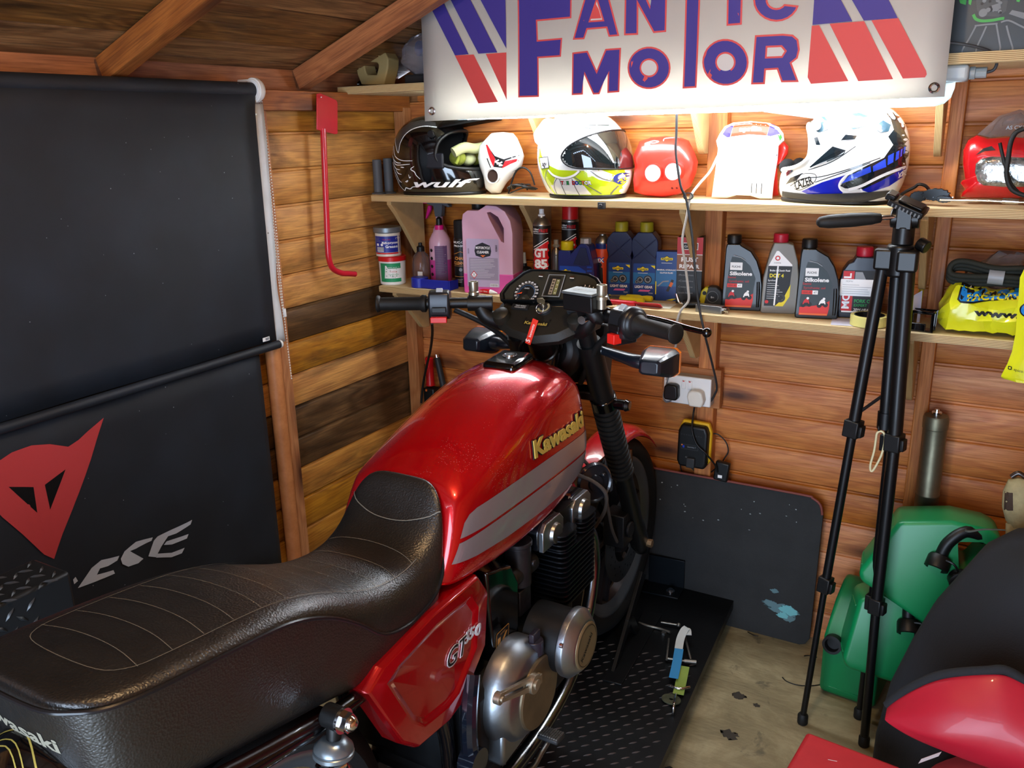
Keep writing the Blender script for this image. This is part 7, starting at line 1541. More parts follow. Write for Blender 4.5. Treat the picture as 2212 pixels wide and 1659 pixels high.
rows = [[Vector((p.x+dx, dy, p.z)) for dx, dy in ((0, .0), (.03, -.014), (.09, -.02), (.15, -.012), (.18, .0), (.12, .012), (.05, .012))] for p in L0]
mb = MB(); mb.tube([rows[0][2]+Vector((0, .012, -.01)), rows[0][2]+Vector((0, .02, .03)), Vector((rows[0][2].x, .075, Z1-.03-1.15)), Vector((rows[0][2].x, .085, Z1-.012-1.15))], .0025, 8, 4); build('hanging_cord', mb, M_['white'], tt, sharp=80)
yb2 = crumple('bag_film', rows, yb_, tt, 8, .0028, sharp=28)
O = at(2190, 800, 'y', -.36); D = Decal(O-Vector(tt.location), (1, 0, 0), (0, 0, 1), bvh_of(yb2), .0012, .01); D.rect(-.012, -.004, -.004, .004, M_['ink'], .002); D.circ(-.008, 0, .0022, yb_, 12); D.text('apico.uk', .0, -.004, .009, M_['ink'], 'l', rot=-6); D.build('lettering', tt)
D = Decal(at(2208, 672, 'y', -.36)-Vector(tt.location), (1, 0, 0), (0, 0, 1), bvh_of(yb2), .0012, .01); D.circ(.012, 0, .014, lb2); D.ring(.012, 0, .014, .017, M_['ink']); D.build('emblem', tt)
tt = place('strap_coil', 'coiled black strap with a grey band lying on the yellow bag', 'strap', pos(2120, 600, Z2, -.18)); o0 = Vector(tt.location)
for k, dz in enumerate((0, .009, .018)):
    mb = MB(); mb.tube([at(*c, 'y', -.17-.012*k)-o0+Vector((0, 0, dz-.008)) for c in ((2062, 575), (2050, 590), (2060, 602), (2110, 606), (2160, 606), (2230, 610), (2230, 590), (2150, 588), (2090, 574))], .007, 8, 5, closed=True); build('strap_loop', mb, mat('webbing_black', '#1c1e16', .8, bump=.3, bscale=400), tt, sharp=80)
mb = MB(); c = at(2152, 597, 'y', -.19)-o0; mb.cyl(c-Vector((.017, 0, 0)), c+Vector((.017, 0, -.002)), .019, n=18); build('grey_band', mb, mat('tape_grey', '#8a8c90', .4), tt)
tt = place('clear_bag', 'thin clear polythene bag standing behind the yellow bag at the right end', 'bag', pos(2175, 640, Z2, -.05)); rows = [[(-.05+.02*math.cos(a)*1.6+.03*i*0, .02*math.sin(a), .02+.028*i) for a in [2*pi*j/10 for j in range(10)]] for i in range(7)]
rows = [[(x*(1+.8*math.sin(i*.5))+.01*i, y, z) for x, y, z in r] for i, r in enumerate(rows)]; crumple('bag_film', rows, mat('bag_film', '#b8b0b4', .18, trans=.75, ior=1.15), tt, 2, .008, sharp=30)
# ================================================================ LEFT WALL
bf = bpy.data.materials.new('blind_fabric'); bf.use_nodes = True
def _bf(m, c1_, c2_, ro):
    nt = m.node_tree; N = nt.nodes; L = nt.links; b = N['Principled BSDF']; b.inputs['Roughness'].default_value = ro
    tc = N.new('ShaderNodeTexCoord'); n = N.new('ShaderNodeTexNoise'); n.inputs['Scale'].default_value = 5; n.inputs['Detail'].default_value = 7; L.new(tc.outputs['Object'], n.inputs['Vector'])
    r = N.new('ShaderNodeValToRGB'); e = r.color_ramp.elements; e[0].position = .4; e[0].color = srgb(c1_); e[1].position = .75; e[1].color = srgb(c2_); L.new(n.outputs['Fac'], r.inputs[0])
    v = N.new('ShaderNodeTexVoronoi'); v.inputs['Scale'].default_value = 26; L.new(tc.outputs['Object'], v.inputs['Vector']); lt = N.new('ShaderNodeMath'); lt.operation = 'LESS_THAN'; lt.inputs[1].default_value = .035; L.new(v.outputs['Distance'], lt.inputs[0])
    mx = N.new('ShaderNodeMix'); mx.data_type = 'RGBA'; L.new(lt.outputs[0], mx.inputs[0]); L.new(r.outputs[0], mx.inputs[6]); mx.inputs[7].default_value = srgb('#8a8f96'); L.new(mx.outputs[2], b.inputs['Base Color'])
    mp = N.new('ShaderNodeMapping'); mp.inputs['Scale'].default_value = (900, 900, 900); L.new(tc.outputs['Object'], mp.inputs[0]); n2 = N.new('ShaderNodeTexNoise'); n2.inputs['Scale'].default_value = 1; L.new(mp.outputs[0], n2.inputs['Vector'])
    bp = N.new('ShaderNodeBump'); bp.inputs['Strength'].default_value = .2; bp.inputs['Distance'].default_value = .0006; L.new(n2.outputs['Fac'], bp.inputs['Height']); L.new(bp.outputs[0], b.inputs['Normal'])
_bf(bf, '#141a22', '#1d2530', .6)
bd = thing('roller_blind', 'charcoal roller blind pulled down over the left wall with a white edge and bead chain', 'blind', (.055, -.76, 1.74))
mb = MB(); mb.cyl((.0, .0, 0), (.0, -1.75, 0), .021, n=28); build('roller', mb, bf, bd, sharp=50)
mb = MB(); G = []
for j in range(13):
    z = -.0-.722*j/12; G.append([(.018-.018*(j/12)**.3+.0025*math.sin(i*.7+j*.3)*(j/12), -.003-(1.74)*i/30, z) for i in range(31)])
mb.rings(G, closed=False, caps=False); build('blind_fabric', mb, bf, bd, solid=.0008, sharp=80)
mb = MB(); mb.cyl((.006, .0, -.735), (.006, -1.74, -.735), .0125, n=16); build('bottom_bar', mb, bf, bd); mb = MB(); mb.cyl((.006, .0, -.735), (.006, .009, -.735), .0125, n=16); build('end_cap', mb, M_['white'], bd, bevel=.002)
D = Decal((.0045, -.05, -.708), (0, 1, 0), (0, 0, 1), None, .003); D.rect(-.014, -.006, .014, .006, M_['inkw']); D.rect(-.003, -.004, .012, .004, M_['inkgy']); D.build('care_label', bd)
mb = MB(); mb.cyl((0, .0, 0), (0, .026, 0), .030, n=32); mb.cyl((0, .004, 0), (0, .018, 0), .034, n=32); mb.box(-.052, -.01, .0, .022, -.035, .03); build('end_bracket', mb, M_['white'], bd, bevel=.002)
# white fabric strip at the window edge
mb = MB(); G = []
for j in range(15):
    z = -.035-.70*j/14; w0 = .0+.006*math.sin(j*.5)*(.3 if j < 10 else 1); G.append([(-.006+.001*math.sin(j), w0-.004+(.048-.014*j/14)*i/3+(.004 if j > 11 else 0), z) for i in range(4)])
mb.rings(G, closed=False, caps=False); tag(build('edge_strip', mb, mat('white_strip', '#d4d8dc', .7, var=.15, vscale=8), bd, solid=.003, sharp=80), None)
mb = MB()
for z in (-.065, -.40): mb.cyl((-.005, .012, z), (-.003, .012, z), .0028, n=8)
build('tack', mb, M_['steel'], bd)
mb = MB()
def chain(y0, y1, z0, z1, n):
    for i in range(n):
        t_ = i/(n-1); c = Vector((-.008, lerp(y0, y1, t_)+.004*math.sin(t_*6), lerp(z0, z1, t_))); mb.sph(c, .0022, 6, 4)
chain(.044, .054, -.03, -.86, 96); chain(.036, .046, -.03, -.66, 72); mb.tube([(-.008, .030, -.03), (-.008, .044, -.66)], .0006, 4); mb.tube([(-.008, .038, -.03), (-.008, .052, -.86)], .0006, 4)
e = build('bead_chain', mb, mat('bead_white', '#e8e4da', .4), bd, sharp=80); e['kind'] = 'stuff'
mb = MB(); mb.cyl((-.006, .049, -.635), (-.006, .050, -.66), .005, n=10); build('chain_joiner', mb, M_['white'], bd, bevel=.001)
# flag
ff = bpy.data.materials.new('flag_cloth'); ff.use_nodes = True; _bf(ff, '#10151d', '#18202b', .75)
fl = thing('flag', 'black cloth flag with a red horned face emblem and white slanted lettering under the blind', 'flag', (.034, -.83, 1.01))
mb = MB(); G = []
for j in range(9):
    z = -.72*j/8; G.append([(.012+.009*math.sin(i*.55+.4+j*.04)*min(1, .3+j/6)+.006*math.sin(i*.21), -1.45*i/60+(-.006*j/8 if i == 0 else 0), z) for i in range(61)])
mb.rings(G, closed=False, caps=False); fs_ = build('cloth', mb, ff, fl, solid=.0008, sharp=80); fbv = bvh_of(fs_)
zf = lambda X, Y: (X*.48754, 850+Y*.48764)
O = Vector((.045, -1.35, .8)); FU, FV = Vector((0, 1, 0)), Vector((0, 0, 1)); FN = Vector((1, 0, 0))
D = Decal(O-Vector(fl.location), FU, FV, fbv, .002, .012)
def zq(X, Y): return pl(*zf(X, Y), O, FU, FV, FN)
fr_ = mat('flag_red', '#b8383a', .75); fw = mat('flag_white', '#b9c0cc', .7)
D.poly([zq(*c) for c in ((463, 108), (430, 200), (400, 290), (330, 480), (280, 620), (245, 735), (200, 715), (100, 625), (0, 545), (-90, 455), (-105, 380), (-60, 320), (0, 290), (50, 260), (140, 230), (220, 224), (300, 235), (345, 205), (390, 165))], fr_)
D.poly([zq(*c) for c in ((32, 412), (150, 415), (168, 530))], M_['ink']); D.poly([zq(*c) for c in ((200, 405), (288, 335), (225, 515))], M_['ink'])
def zqs(L_): return [zq(*c) for c in L_]
for Pn in (((836, 555), (830, 575), (775, 618), (745, 632), (720, 680), (700, 728), (668, 725), (690, 655), (705, 635), (760, 600)), ((822, 618), (816, 638), (760, 668), (730, 672), (740, 655)), ((808, 680), (798, 705), (760, 725), (700, 730), (706, 712), (760, 705)),
           ((685, 640), (680, 655), (610, 690), (580, 700), (645, 735), (620, 755), (570, 768), (540, 755), (532, 732), (552, 700), (610, 660)), ((525, 718), (515, 738), (470, 762), (435, 772), (422, 800), (495, 780), (502, 795), (440, 820), (400, 838), (345, 862), (370, 820), (400, 770), (440, 735)), ((335, 812), (345, 830), (330, 845), (325, 825))): D.poly(zqs(Pn), fw)
D.build('print', fl)
# red wall tool
tt = thing('scraper_tool', 'red steel tube tool with a flat plate hanging from a nail on the left wall', 'tool', (.05, -.44, 1.7)); o0 = Vector(tt.location); tr_m = mat('tool_red', '#c01a2c', .3, coat=.5)
def lw(px, py, x=.055): return at(px, py, 'x', x)-o0
mb = MB(); pl_ = [lw(683, 203), lw(690, 201), lw(725, 216), lw(728, 222), lw(728, 289), lw(722, 290), lw(683, 280)]; n = len(pl_)
mb.add([tuple(p) for p in pl_]+[tuple(p+Vector((.003, 0, 0))) for p in pl_], [list(range(n)), list(range(n, 2*n))[::-1]]+[(i, (i+1) % n, (i+1) % n+n, i+n) for i in range(n)]); build('plate', mb, tr_m, tt, bevel=.001)
mb = MB(); mb.tube([lw(698, 278), lw(700, 330), lw(704, 430), lw(708, 530), lw(711, 560), lw(719, 580), lw(738, 590), lw(752, 591), lw(767, 592)], .0095, 14, 6); build('tube', mb, tr_m, tt, sharp=80)
mb = MB(); mb.cyl(lw(694, 210, .04), lw(694, 210, .075), .0018, n=8); build('nail', mb, M_['steel'], tt)
# ramp on edge, left of the seat
rp = thing('loading_ramp', 'black chequer plate ramp stood on edge behind the left side of the seat', 'ramp', (.55, -1.83, 0))
mb = MB(); mb.box(-.052, .052, -.62, 0, .0, .895); build('ramp_body', mb, mat('ramp_black', '#2a2c2e', .38, .5), rp, bevel=.006, seg=2)
def bumps(mb, pts, L_, w_, h_, ang, M=None):
    c, s = math.cos(ang), math.sin(ang)
    for x, y in pts:
        vs = []
        for u, v, z in ((-L_, 0, 0), (0, -w_, 0), (L_, 0, 0), (0, w_, 0), (-L_*.45, 0, h_), (L_*.45, 0, h_)): vs.append((x+u*c-v*s, y+u*s+v*c, z))
        mb.add(vs, [(0, 1, 4), (1, 5, 4), (1, 2, 5), (2, 3, 5), (3, 4, 5), (3, 0, 4)], 0, M)
mb = MB(); 
for a in (0, 1): bumps(mb, [(-.036+.036*i+(.018 if (j+a) % 2 else 0), -.02-.036*j-.018*a) for i in range(3) for j in range(16)], .013, .0035, .003, rad(45 if a else -45), TR(0, 0, .895))
for a in (0, 1): bumps(mb, [(-.03+.036*i+.018*a-.1, .02+.036*j+.018*a) for i in range(-14, 2) for j in range(3)], .013, .0035, .003, rad(45 if a else -45), Matrix(((0, 0, 1, .052), (1, 0, 0, 0), (0, 1, 0, .76), (0, 0, 0, 1))))
build('chequer_pattern', mb, mat('ramp_wear', '#4a4c4e', .3, .8), rp)['kind'] = 'stuff'
mb = MB(); mb.cyl((-.01, -.10, .895), (-.01, -.10, .902), .008, n=12); build('bolt', mb, M_['dgrey'], rp)
# ================================================================ LIFT
LM = Matrix.Translation((.985, -.068, 0)) @ Matrix.Rotation(rad(3.9), 4, 'Z')
lf = thing('motorcycle_lift', 'low black steel lift table with chequer plate deck under the motorcycle', 'lift', LM)
lm = mat('lift_black', '#0f1113', .4, .4, var=.3, vscale=12, bump=.15, bscale=120)
mb = MB(); mb.box(-.34, .325, -2.25, 0, .090, .0985); mb.box(.317, .325, -2.25, 0, .068, .0985); mb.box(-.34, -.332, -2.25, 0, .068, .0985); build('deck', mb, lm, lf, bevel=.001)
mb = MB(); mb.box(-.24, -.19, -2.1, -.1, 0, .09); mb.box(.19, .24, -2.1, -.1, 0, .09); mb.box(-.24, .24, -.3, -.25, 0, .05); mb.box(-.24, .24, -1.9, -1.85, 0, .05); build('base_frame', mb, lm, lf, bevel=.003)
mb = MB(); bumps(mb, [(-.32+.036*i+(.018 if j % 2 else 0), -.42-.030*j) for i in range(18) for j in range(60) if -.32+.036*i+(.018 if j % 2 else 0) < .31], .0125, .0028, .0022, rad(40), TR(0, 0, .0985))
build('chequer_pattern', mb, mat('lift_wear', '#6c6f72', .3, .85), lf)['kind'] = 'stuff'
# wheel chock
def P3(px, py, z): return LM.inverted() @ at(px, py, 'z', z)
mb = MB()
for sx in (.085, -.115):
    mb.tube([(sx, -.50, .10), (sx, -.22, .30)], .0, 4) if False else None
    mb.prism([(-.56, .098), (-.53, .098), (-.26, .27), (-.30, .30)], sx, sx+.012, Matrix(((0, 0, 1, 0), (1, 0, 0, 0), (0, 1, 0, 0), (0, 0, 0, 1))))
    mb.prism([(-.34, .098), (-.31, .098), (-.40, .22), (-.43, .20)], sx, sx+.012, Matrix(((0, 0, 1, 0), (1, 0, 0, 0), (0, 1, 0, 0), (0, 0, 0, 1))))
    mb.box(sx-.01, sx+.05, -.60, -.20, .098, .104)
build('wheel_chock', mb, lm, lf, bevel=.0015)
mb = MB(); mb.box(.06, .115, -.585, -.30, .24, .245, M=Matrix.Translation((0, -.16, .04)) @ Matrix.Rotation(rad(38), 4, 'X') @ Matrix.Translation((0, .1, -.02))); build('chock_plate', mb, lm, lf, bevel=.001)
mb = MB(); mb.box(.03, .155, -.085, -.005, .0985, .104); mb.box(.03, .155, -.012, -.005, .0985, .205); build('angle_plate', mb, mat('angle_blue_black', '#141a20', .35, .5), lf, bevel=.001)
mb = MB(); mb.cyl((.12, -.05, .104), (.12, -.05, .107), .014, n=20); mb.cyl((.12, -.05, .107), (.12, -.05, .114), .0085, n=6); build('bolt', mb, M_['chrome'], lf)
mb = MB(); mb.cyl((.17, -.30, .0985), (.17, -.30, .106), .008, n=6); build('bolt', mb, M_['steel'], lf)
# ratchet strap on the deck
tt = thing('ratchet_strap', 'green, white and blue ratchet strap with rusty hook lying on the lift deck', 'strap', at(1465, 1420, 'z', .10)); o0 = Vector(tt.location)
def fz(px, py, dz=.004): return at(px, py, 'z', .0985+dz)-o0
gw = mat('webbing_green', '#7e9440', .8, bump=.3, bscale=400)
def strip(nm, pts, wd, m, th=.0015):
    mb = MB(); P_ = cr([fz(*p) for p in pts], 5); R = []
    for i, p in enumerate(P_):
        t_ = (P_[min(i+1, len(P_)-1)]-P_[max(i-1, 0)]).normalized(); s_2 = t_.cross(Vector((0, 0, 1))).normalized()*wd/2; u_ = Vector((0, 0, th)); R.append([p-s_2, p+s_2, p+s_2+u_, p-s_2+u_])
    mb.rings(R); return build(nm, mb, m, tt, sharp=40)
strip('green_webbing', [(1478, 1440, .016), (1472, 1470, .010), (1465, 1500, .008)], .030, gw); strip('white_webbing', [(1468, 1390, .014), (1476, 1368, .036), (1484, 1360, .044), (1486, 1372, .040)], .022, mat('webbing_white', '#b4b8b4', .8)); strip('white_webbing', [(1466, 1402, .03), (1470, 1380, .036), (1478, 1362, .046), (1484, 1356, .05)], .024, mat('webbing_white', '#b4b8b4', .8))
strip('blue_webbing', [(1455, 1465, .020), (1462, 1432, .026), (1467, 1402, .030)], .026, mat('webbing_blue', '#2c7cae', .8))
mb = MB()
for a_, b_ in (((1445, 1380), (1440, 1425)), ((1480, 1375), (1492, 1425))): mb.tube([fz(*a_, .012), fz((a_[0]+b_[0])/2, (a_[1]+b_[1])/2, .018), fz(*b_, .012)], .0035, 8, 4)
mb.cyl(fz(1478, 1428, .012), fz(1504, 1430, .012), .006, n=12); mb.cyl(fz(1440, 1422, .012), fz(1478, 1428, .012), .0035, n=8); build('ratchet', mb, mat('strap_metal', '#8f8c84', .4, .9, var=.4, vscale=60), tt, sharp=50)
mb = MB(); hc_ = fz(1450, 1512, .004); mb.rings([[(hc_.x+r*math.cos(2*pi*j/30), hc_.y+r*.8*math.sin(2*pi*j/30), hc_.z+z) for j in range(30)] for r, z in ((.006, 0), (.027, 0), (.027, .004), (.006, .004))], loop=True, caps=False); build('hook_plate', mb, mat('rusty_plate', '#585a44', .6, .5, var=.5, vscale=40), tt, bevel=.0008)
mb = MB(); mb.tube([fz(1460, 1500, .012), fz(1456, 1520, .030), fz(1454, 1538, .012), fz(1454, 1543, .002)], .0035, 8, 5); mb.tube([fz(1445, 1482, .012), fz(1470, 1488, .014), fz(1490, 1484, .012)], .004, 8, 4); build('hook', mb, M_['chrome'], tt, sharp=80)
mb = MB(); mb.tube([fz(1380, 1345, .004), fz(1400, 1352, .006), fz(1425, 1358, .005), fz(1448, 1366, .008)], .004, 8, 5); mb.tube([fz(1428, 1344, .012), fz(1465, 1350, .012)], .003, 8); mb.sph(fz(1466, 1350, .012), .007, 10, 6); build('tail_hook', mb, mat('strap_metal', '#8f8c84', .4, .9), tt, sharp=80)
# ================================================================ BACK WALL LOW DOWN
tt = thing('leaning_board', 'dark grey round-cornered board with a turquoise paint splash leaning on the back wall', 'board', (1.1, -.057, 0)); o0 = Vector(tt.location)
BP = [(.70, .0), (1.53, .0), (1.548, .008), (1.560, .03), (1.566, .46), (1.555, .495), (1.53, .513), (1.50, .518), (1.10, .517), (.70, .515)]
mb = MB(); prismY(mb, [(x-1.1, z) for x, z in BP], -.0045, .0045, M=TR(rx=-1.0)); bo_ = build('sheet', mb, mat('board_slate', '#252525', .7, var=.2, vscale=9, bump=.2, bscale=200), tt, bevel=.001)
mb = MB(); mb.tube([(-.40, 0, .516), (0, 0, .5185), (.39, 0, .5195), (.43, 0, .5145), (.456, 0, .497), (.464, 0, .465)], .0042, 6, 3); build('edge_band', mb, mat('edge_brown_red', '#7a3c34', .6), tt, sharp=80)
D = Decal((.36, -.006, .11), *FR, bvh_of(bo_), .0006, .2); rr = random.Random(12)
tq = mat('paint_turquoise', '#6cb0b4', .6); td = mat('paint_turquoise_faded', '#5a787e', .7)
def blob(cx, cz, rx_, rz_, m, n=30):
    D.poly([(cx+rx_*rr.uniform(.6, 1.15)*math.cos(2*pi*i/n), cz+rz_*rr.uniform(.6, 1.15)*math.sin(2*pi*i/n)) for i in range(n)], m)
blob(.01, .0, .055, .020, td); blob(-.03, .012, .03, .012, td); blob(.03, -.012, .022, .03, td); blob(.028, .002, .03, .018, tq); blob(.01, -.02, .02, .012, tq); blob(-.02, .06, .014, .008, td)
for k in range(26): blob(rr.uniform(-.55, .05), rr.uniform(.25, .37), rr.uniform(.001, .004), rr.uniform(.001, .003), mat('paint_fleck', '#9aa0a0', .6), 7)
D.build('paint_splash', tt)
# socket
tt = thing('double_socket', 'white double wall socket with a black and a white plug on a wooden back plate', 'socket', (1.128, -.046, .815)); 
mb = MB(); mb.box(-.095, .098, 0, .030, -.062, .066); build('back_plate', mb, WS, tt, bevel=.002)
mb = MB(); mb.box(-.072, .080, -.038, 0, -.045, .045); build('socket_box', mb, mat('socket_grey_box', '#a8a8a4', .5), tt, bevel=.003); mb = MB(); mb.box(-.073, .081, -.046, -.037, -.046, .046); build('face_plate', mb, M_['white'], tt, bevel=.004, seg=3)
for x in (-.006, .014): mb = MB(); mb.box(x-.007, x+.007, -.050, -.045, .006, .034); build('switch', mb, M_['white'], tt, bevel=.002)
D = Decal((0, -.0505, 0), *FR, None, .0004); D.rect(-.009, .030, -.003, .033, M_['inkr']); D.rect(.011, .030, .017, .033, M_['inkr']); D.build('switch_mark', tt)
mb = MB(); prismY(mb, [(-.058, -.030), (-.022, -.030), (-.016, -.020), (-.018, .016), (-.028, .022), (-.052, .022), (-.062, .014), (-.064, -.02)], -.076, -.046); build('black_plug', mb, M_['black'], tt, bevel=.006, seg=3)
mb = MB(); prismY(mb, [(.022, -.040), (.062, -.040), (.068, -.02), (.062, .006), (.052, .012), (.030, .012), (.018, .006), (.014, -.01)], -.078, -.046); build('white_plug', mb, mat('plug_white', '#dcd8cc', .4), tt, bevel=.006, seg=3)
# charger
tt = thing('battery_charger', 'black and yellow tool battery charger hanging on the back wall under the socket', 'charger', (1.160, -.050, .632))
mb = MB(); prismY(mb, [(-.042, -.07), (.042, -.07), (.048, -.05), (.050, .05), (.042, .072), (-.038, .074), (-.048, .05), (-.050, -.05)], -.055, -.0); build('charger_body', mb, M_['black'], tt, bevel=.008, seg=3)
mb = MB(); prismY(mb, [(-.044, -.06), (.046, -.06), (.054, -.045), (.055, .052), (.045, .080), (-.040, .082), (-.052, .055), (-.053, -.05)], -.030, -.012); build('yellow_shell', mb, mat('charger_yellow', '#d8a818', .45), tt, bevel=.004)
D = Decal((0, -.0555, 0), *FR, None, .0006); D.rect(-.036, -.008, .022, .010, M_['dgrey'], .004); D.rect(-.034, -.006, .020, .008, M_['ink'], .004); D.rect(-.03, -.003, -.024, .005, M_['inkb']); D.rect(-.034, .004, -.03, .008, M_['inko']); D.text('DeWALT', .0, -.001, .007, M_['inkgy']); D.text('CHARGER', -.006, -.036, .006, M_['inkgy'])
for i in range(9): D.rect(-.036+.008*i, .040, -.032+.008*i, .044, M_['dgrey'])
D.build('label', tt)
mb = MB(); mb.box(-.014, .014, -.068, -.054, -.066, -.032); build('latch', mb, M_['dgrey'], tt, bevel=.003)
tt = thing('power_adapter', 'small black power adapter with white sticker hanging on leads above the grey board', 'adapter', (1.250, -.050, .555))
mb = MB(); mb.box(-.024, .022, -.022, .0, -.035, .03, M=TR(ry=6)); build('adapter_body', mb, M_['black'], tt, bevel=.005, seg=2); D = Decal((-.004, -.0225, -.018), *FR, None, .0005); D.rect(-.007, -.005, .007, .005, M_['inkw']); D.build('sticker', tt)
cable('power_cable', 'thin black lead looping right of the charger down to the small adapter', [(1500, 880, -.075), (1497, 900, -.09), (1495, 930, -.112), (1505, 960, -.115), (1525, 980, -.112), (1545, 1005, -.09), (1550, 1020, -.075)], .003, M_['black'])
cable('power_cable', 'thin black lead making a wide loop on the wall right of the charger', [(1532, 938, -.03), (1550, 938, -.025), (1568, 955, -.022), (1573, 975, -.022), (1565, 990, -.025), (1556, 1005, -.03), (1552, 1018, -.04)], .0022, M_['black'])
cable('power_cable', 'thin black leads sagging below the charger to behind the grey board', [(1475, 985, -.04), (1470, 1005, -.035), (1474, 1022, -.03), (1480, 1035, -.02)], .0022, M_['black'])
cable('power_cable', 'thin black lead sagging from the charger base across to the adapter', [(1478, 990, -.05), (1495, 1012, -.04), (1515, 1025, -.035), (1535, 1020, -.035), (1545, 1012, -.045)], .0022, M_['black'])
cable('power_cable', 'white bell wire dropping from behind the indicator to the left of the socket', [(1444, 815, -.10), (1438, 835, -.10), (1433, 855, -.10), (1438, 868, -.10), (1450, 866, -.10)], .002, M_['grey'])
# tools hanging in the corner
tt = thing('grease_gun', 'red barrelled hand pump hanging on the back wall behind the tank', 'tool', at(930, 800, 'y', -.045)); o0 = Vector(tt.location)
mb = MB(); mb.lathe([(.018, 0), (.019, .004), (.016, .01), (.0155, .10), (.017, .105), (.012, .112), (.001, .113)], 24, TR(at(930, 832, 'y', -.045).x-o0.x, 0, at(930, 832, 'y', -.045).z-o0.z)); build('barrel', mb, M_['red'], tt, sharp=50)
mb = MB(); c = at(932, 842, 'y', -.045)-o0; mb.box(c.x-.024, c.x+.026, -.022, .02, c.z-.06, c.z+.012); build('pump_head', mb, M_['black'], tt, bevel=.006); mb = MB(); c = at(921, 843, 'y', -.07)-o0; mb.cbox(c, .006, .004, .008); c = at(924, 838, 'y', -.07)-o0; build('orange_tab', mb, M_['inko'], tt)
tt = thing('hand_torch', 'slim black handle with a silver end hanging right of the red pump', 'tool', at(948, 800, 'y', -.035)); o0 = Vector(tt.location); a = at(944, 772, 'y', -.03)-o0; b_ = at(958, 835, 'y', -.03)-o0; mb = MB(); mb.cyl(b_, a, .0125, .011, 20); build('handle', mb, M_['dgrey'], tt); mb = MB(); mb.cyl(a, a+(a-b_).normalized()*.012, .009, .008, 18); build('end_cap', mb, M_['chrome'], tt)
cable('switch_cable', 'black cable dropping from the left switchgear beside the corner post', [(933, 698, -.5), (934, 720, -.40), (930, 755, -.25), (922, 790, -.14), (914, 830, -.09), (910, 870, -.08)], .0045, M_['rubber'])
# ================================================================ RIGHT SIDE
tt = thing('steel_tube', 'tall dull steel cylinder standing against the back wall by the right post', 'cylinder', (1.850, -.085, 0))
mb = MB(); mb.lathe([(.031, 0), (.031, .60), (.0325, .602), (.0325, .606), (.031, .608), (.031, .80), (.033, .802), (.033, .832), (.030, .838), (.001, .840)], 32, TR(ry=-.5)); build('cylinder_body', mb, mat('dull_steel', '#84806a', .42, .85, var=.3, vscale=14), tt, sharp=40); mb = MB(TR(ry=-.5)); mb.cyl((0, 0, .838), (0, 0, .848), .013, n=16); mb.cyl((0, 0, .848), (0, 0, .856), .006, n=10); build('valve', mb, M_['chrome'], tt)
# jerry cans
jg = bpy.data.materials.new('jerry_green'); jg.use_nodes = True; 
def _jg():
    nt = jg.node_tree; N = nt.nodes; L = nt.links; b = N['Principled BSDF']; b.inputs['Roughness'].default_value = .38; b.inputs['Subsurface Weight'].default_value = .0
    tc = N.new('ShaderNodeTexCoord'); n = N.new('ShaderNodeTexNoise'); n.inputs['Scale'].default_value = 22; n.inputs['Detail'].default_value = 8; n.inputs['Roughness'].default_value = .8; mp = N.new('ShaderNodeMapping'); mp.inputs['Rotation'].default_value = (0, .8, 0); mp.inputs['Scale'].default_value = (1, 1, .35); L.new(tc.outputs['Object'], mp.inputs[0]); L.new(mp.outputs[0], n.inputs['Vector'])
    r = N.new('ShaderNodeValToRGB'); e = r.color_ramp.elements; e[0].position = .64; e[0].color = srgb('#028048'); e[1].position = .70; e[1].color = srgb('#0c5238'); L.new(n.outputs['Fac'], r.inputs[0]); L.new(r.outputs[0], b.inputs['Base Color'])
_jg()
def cut_mesh(o, cutter, m, ang=40):
    bo = o.modifiers.new('cut', 'BOOLEAN'); bo.object = cutter; bo.solver = 'EXACT'; bpy.context.view_layer.update(); nm2 = bpy.data.meshes.new_from_object(o.evaluated_get(bpy.context.evaluated_depsgraph_get())); o.modifiers.clear(); o.data = nm2; bpy.data.objects.remove(cutter)
    nm2.materials.clear(); nm2.materials.append(m); nm2.polygons.foreach_set('use_smooth', [True]*len(nm2.polygons)); nm2.set_sharp_from_angle(angle=rad(ang))
def jerry(label, M, spout=True, holes=True):
    t = thing('jerry_can', label, 'jerry can', M, 'green plastic jerry cans')
    P = [(-.118, .02), (-.10, 0), (.10, 0), (.118, .02), (.118, .25), (.105, .292), (.082, .305), (.050, .302), (-.02, .272), (-.118, .195)]
    mb = MB(); prismY(mb, P, -.078, .078); b = build('can_body', mb, jg, t, bevel=.034, seg=5)
    h = MB(); prismY(h, [(.02, .235), (.066, .270), (.080, .268), (.086, .25), (.080, .185), (.062, .178)], -.2, .2); hh = build('cut', h, jg, t, bevel=.006, seg=2)
    if holes: cut_mesh(b, hh, jg)
    else: bpy.data.objects.remove(hh)
    mb = MB()
    for z in (.035, .17): mb.tube([(-.1185, -.05, z), (-.1185, .05, z)], .0015, 6)
    build('moulding', mb, jg, t)
    if not holes:
        mb = MB(); mb.lathe([(.020, -.01), (.027, .006), (.027, .03), (.020, .030), (.018, .01), (.001, .01)], 20, TR(-.118, .045, .185, ry=-80)); build('spout', mb, M_['black'], t, sharp=50); return t
    mb = MB(); mb.tube([(.066, -.060, .275), (.020, -.074, .268), (.004, -.080, .22), (.012, -.080, .175)], .0155, 12, 5); mb.lathe([(.026, 0), (.029, .006), (.029, .034), (.024, .036), (.021, .028), (.020, .004)], 24, frame((.012, -.076, .178), (.15, -.45, -.8)))
    build('spout', mb, M_['black'], t, sharp=50)
    mb = MB(); mb.lathe([(.026, 0), (.028, .003), (.028, .022), (.022, .026), (.001, .026)], 16, frame((.072, -.082, .162), (.35, -.9, -.2))); mb.tube([(.012, -.098, .18), (.04, -.108, .188), (.07, -.10, .17)], .003, 6, 4); build('cap', mb, M_['black'], t, sharp=50)
    return t
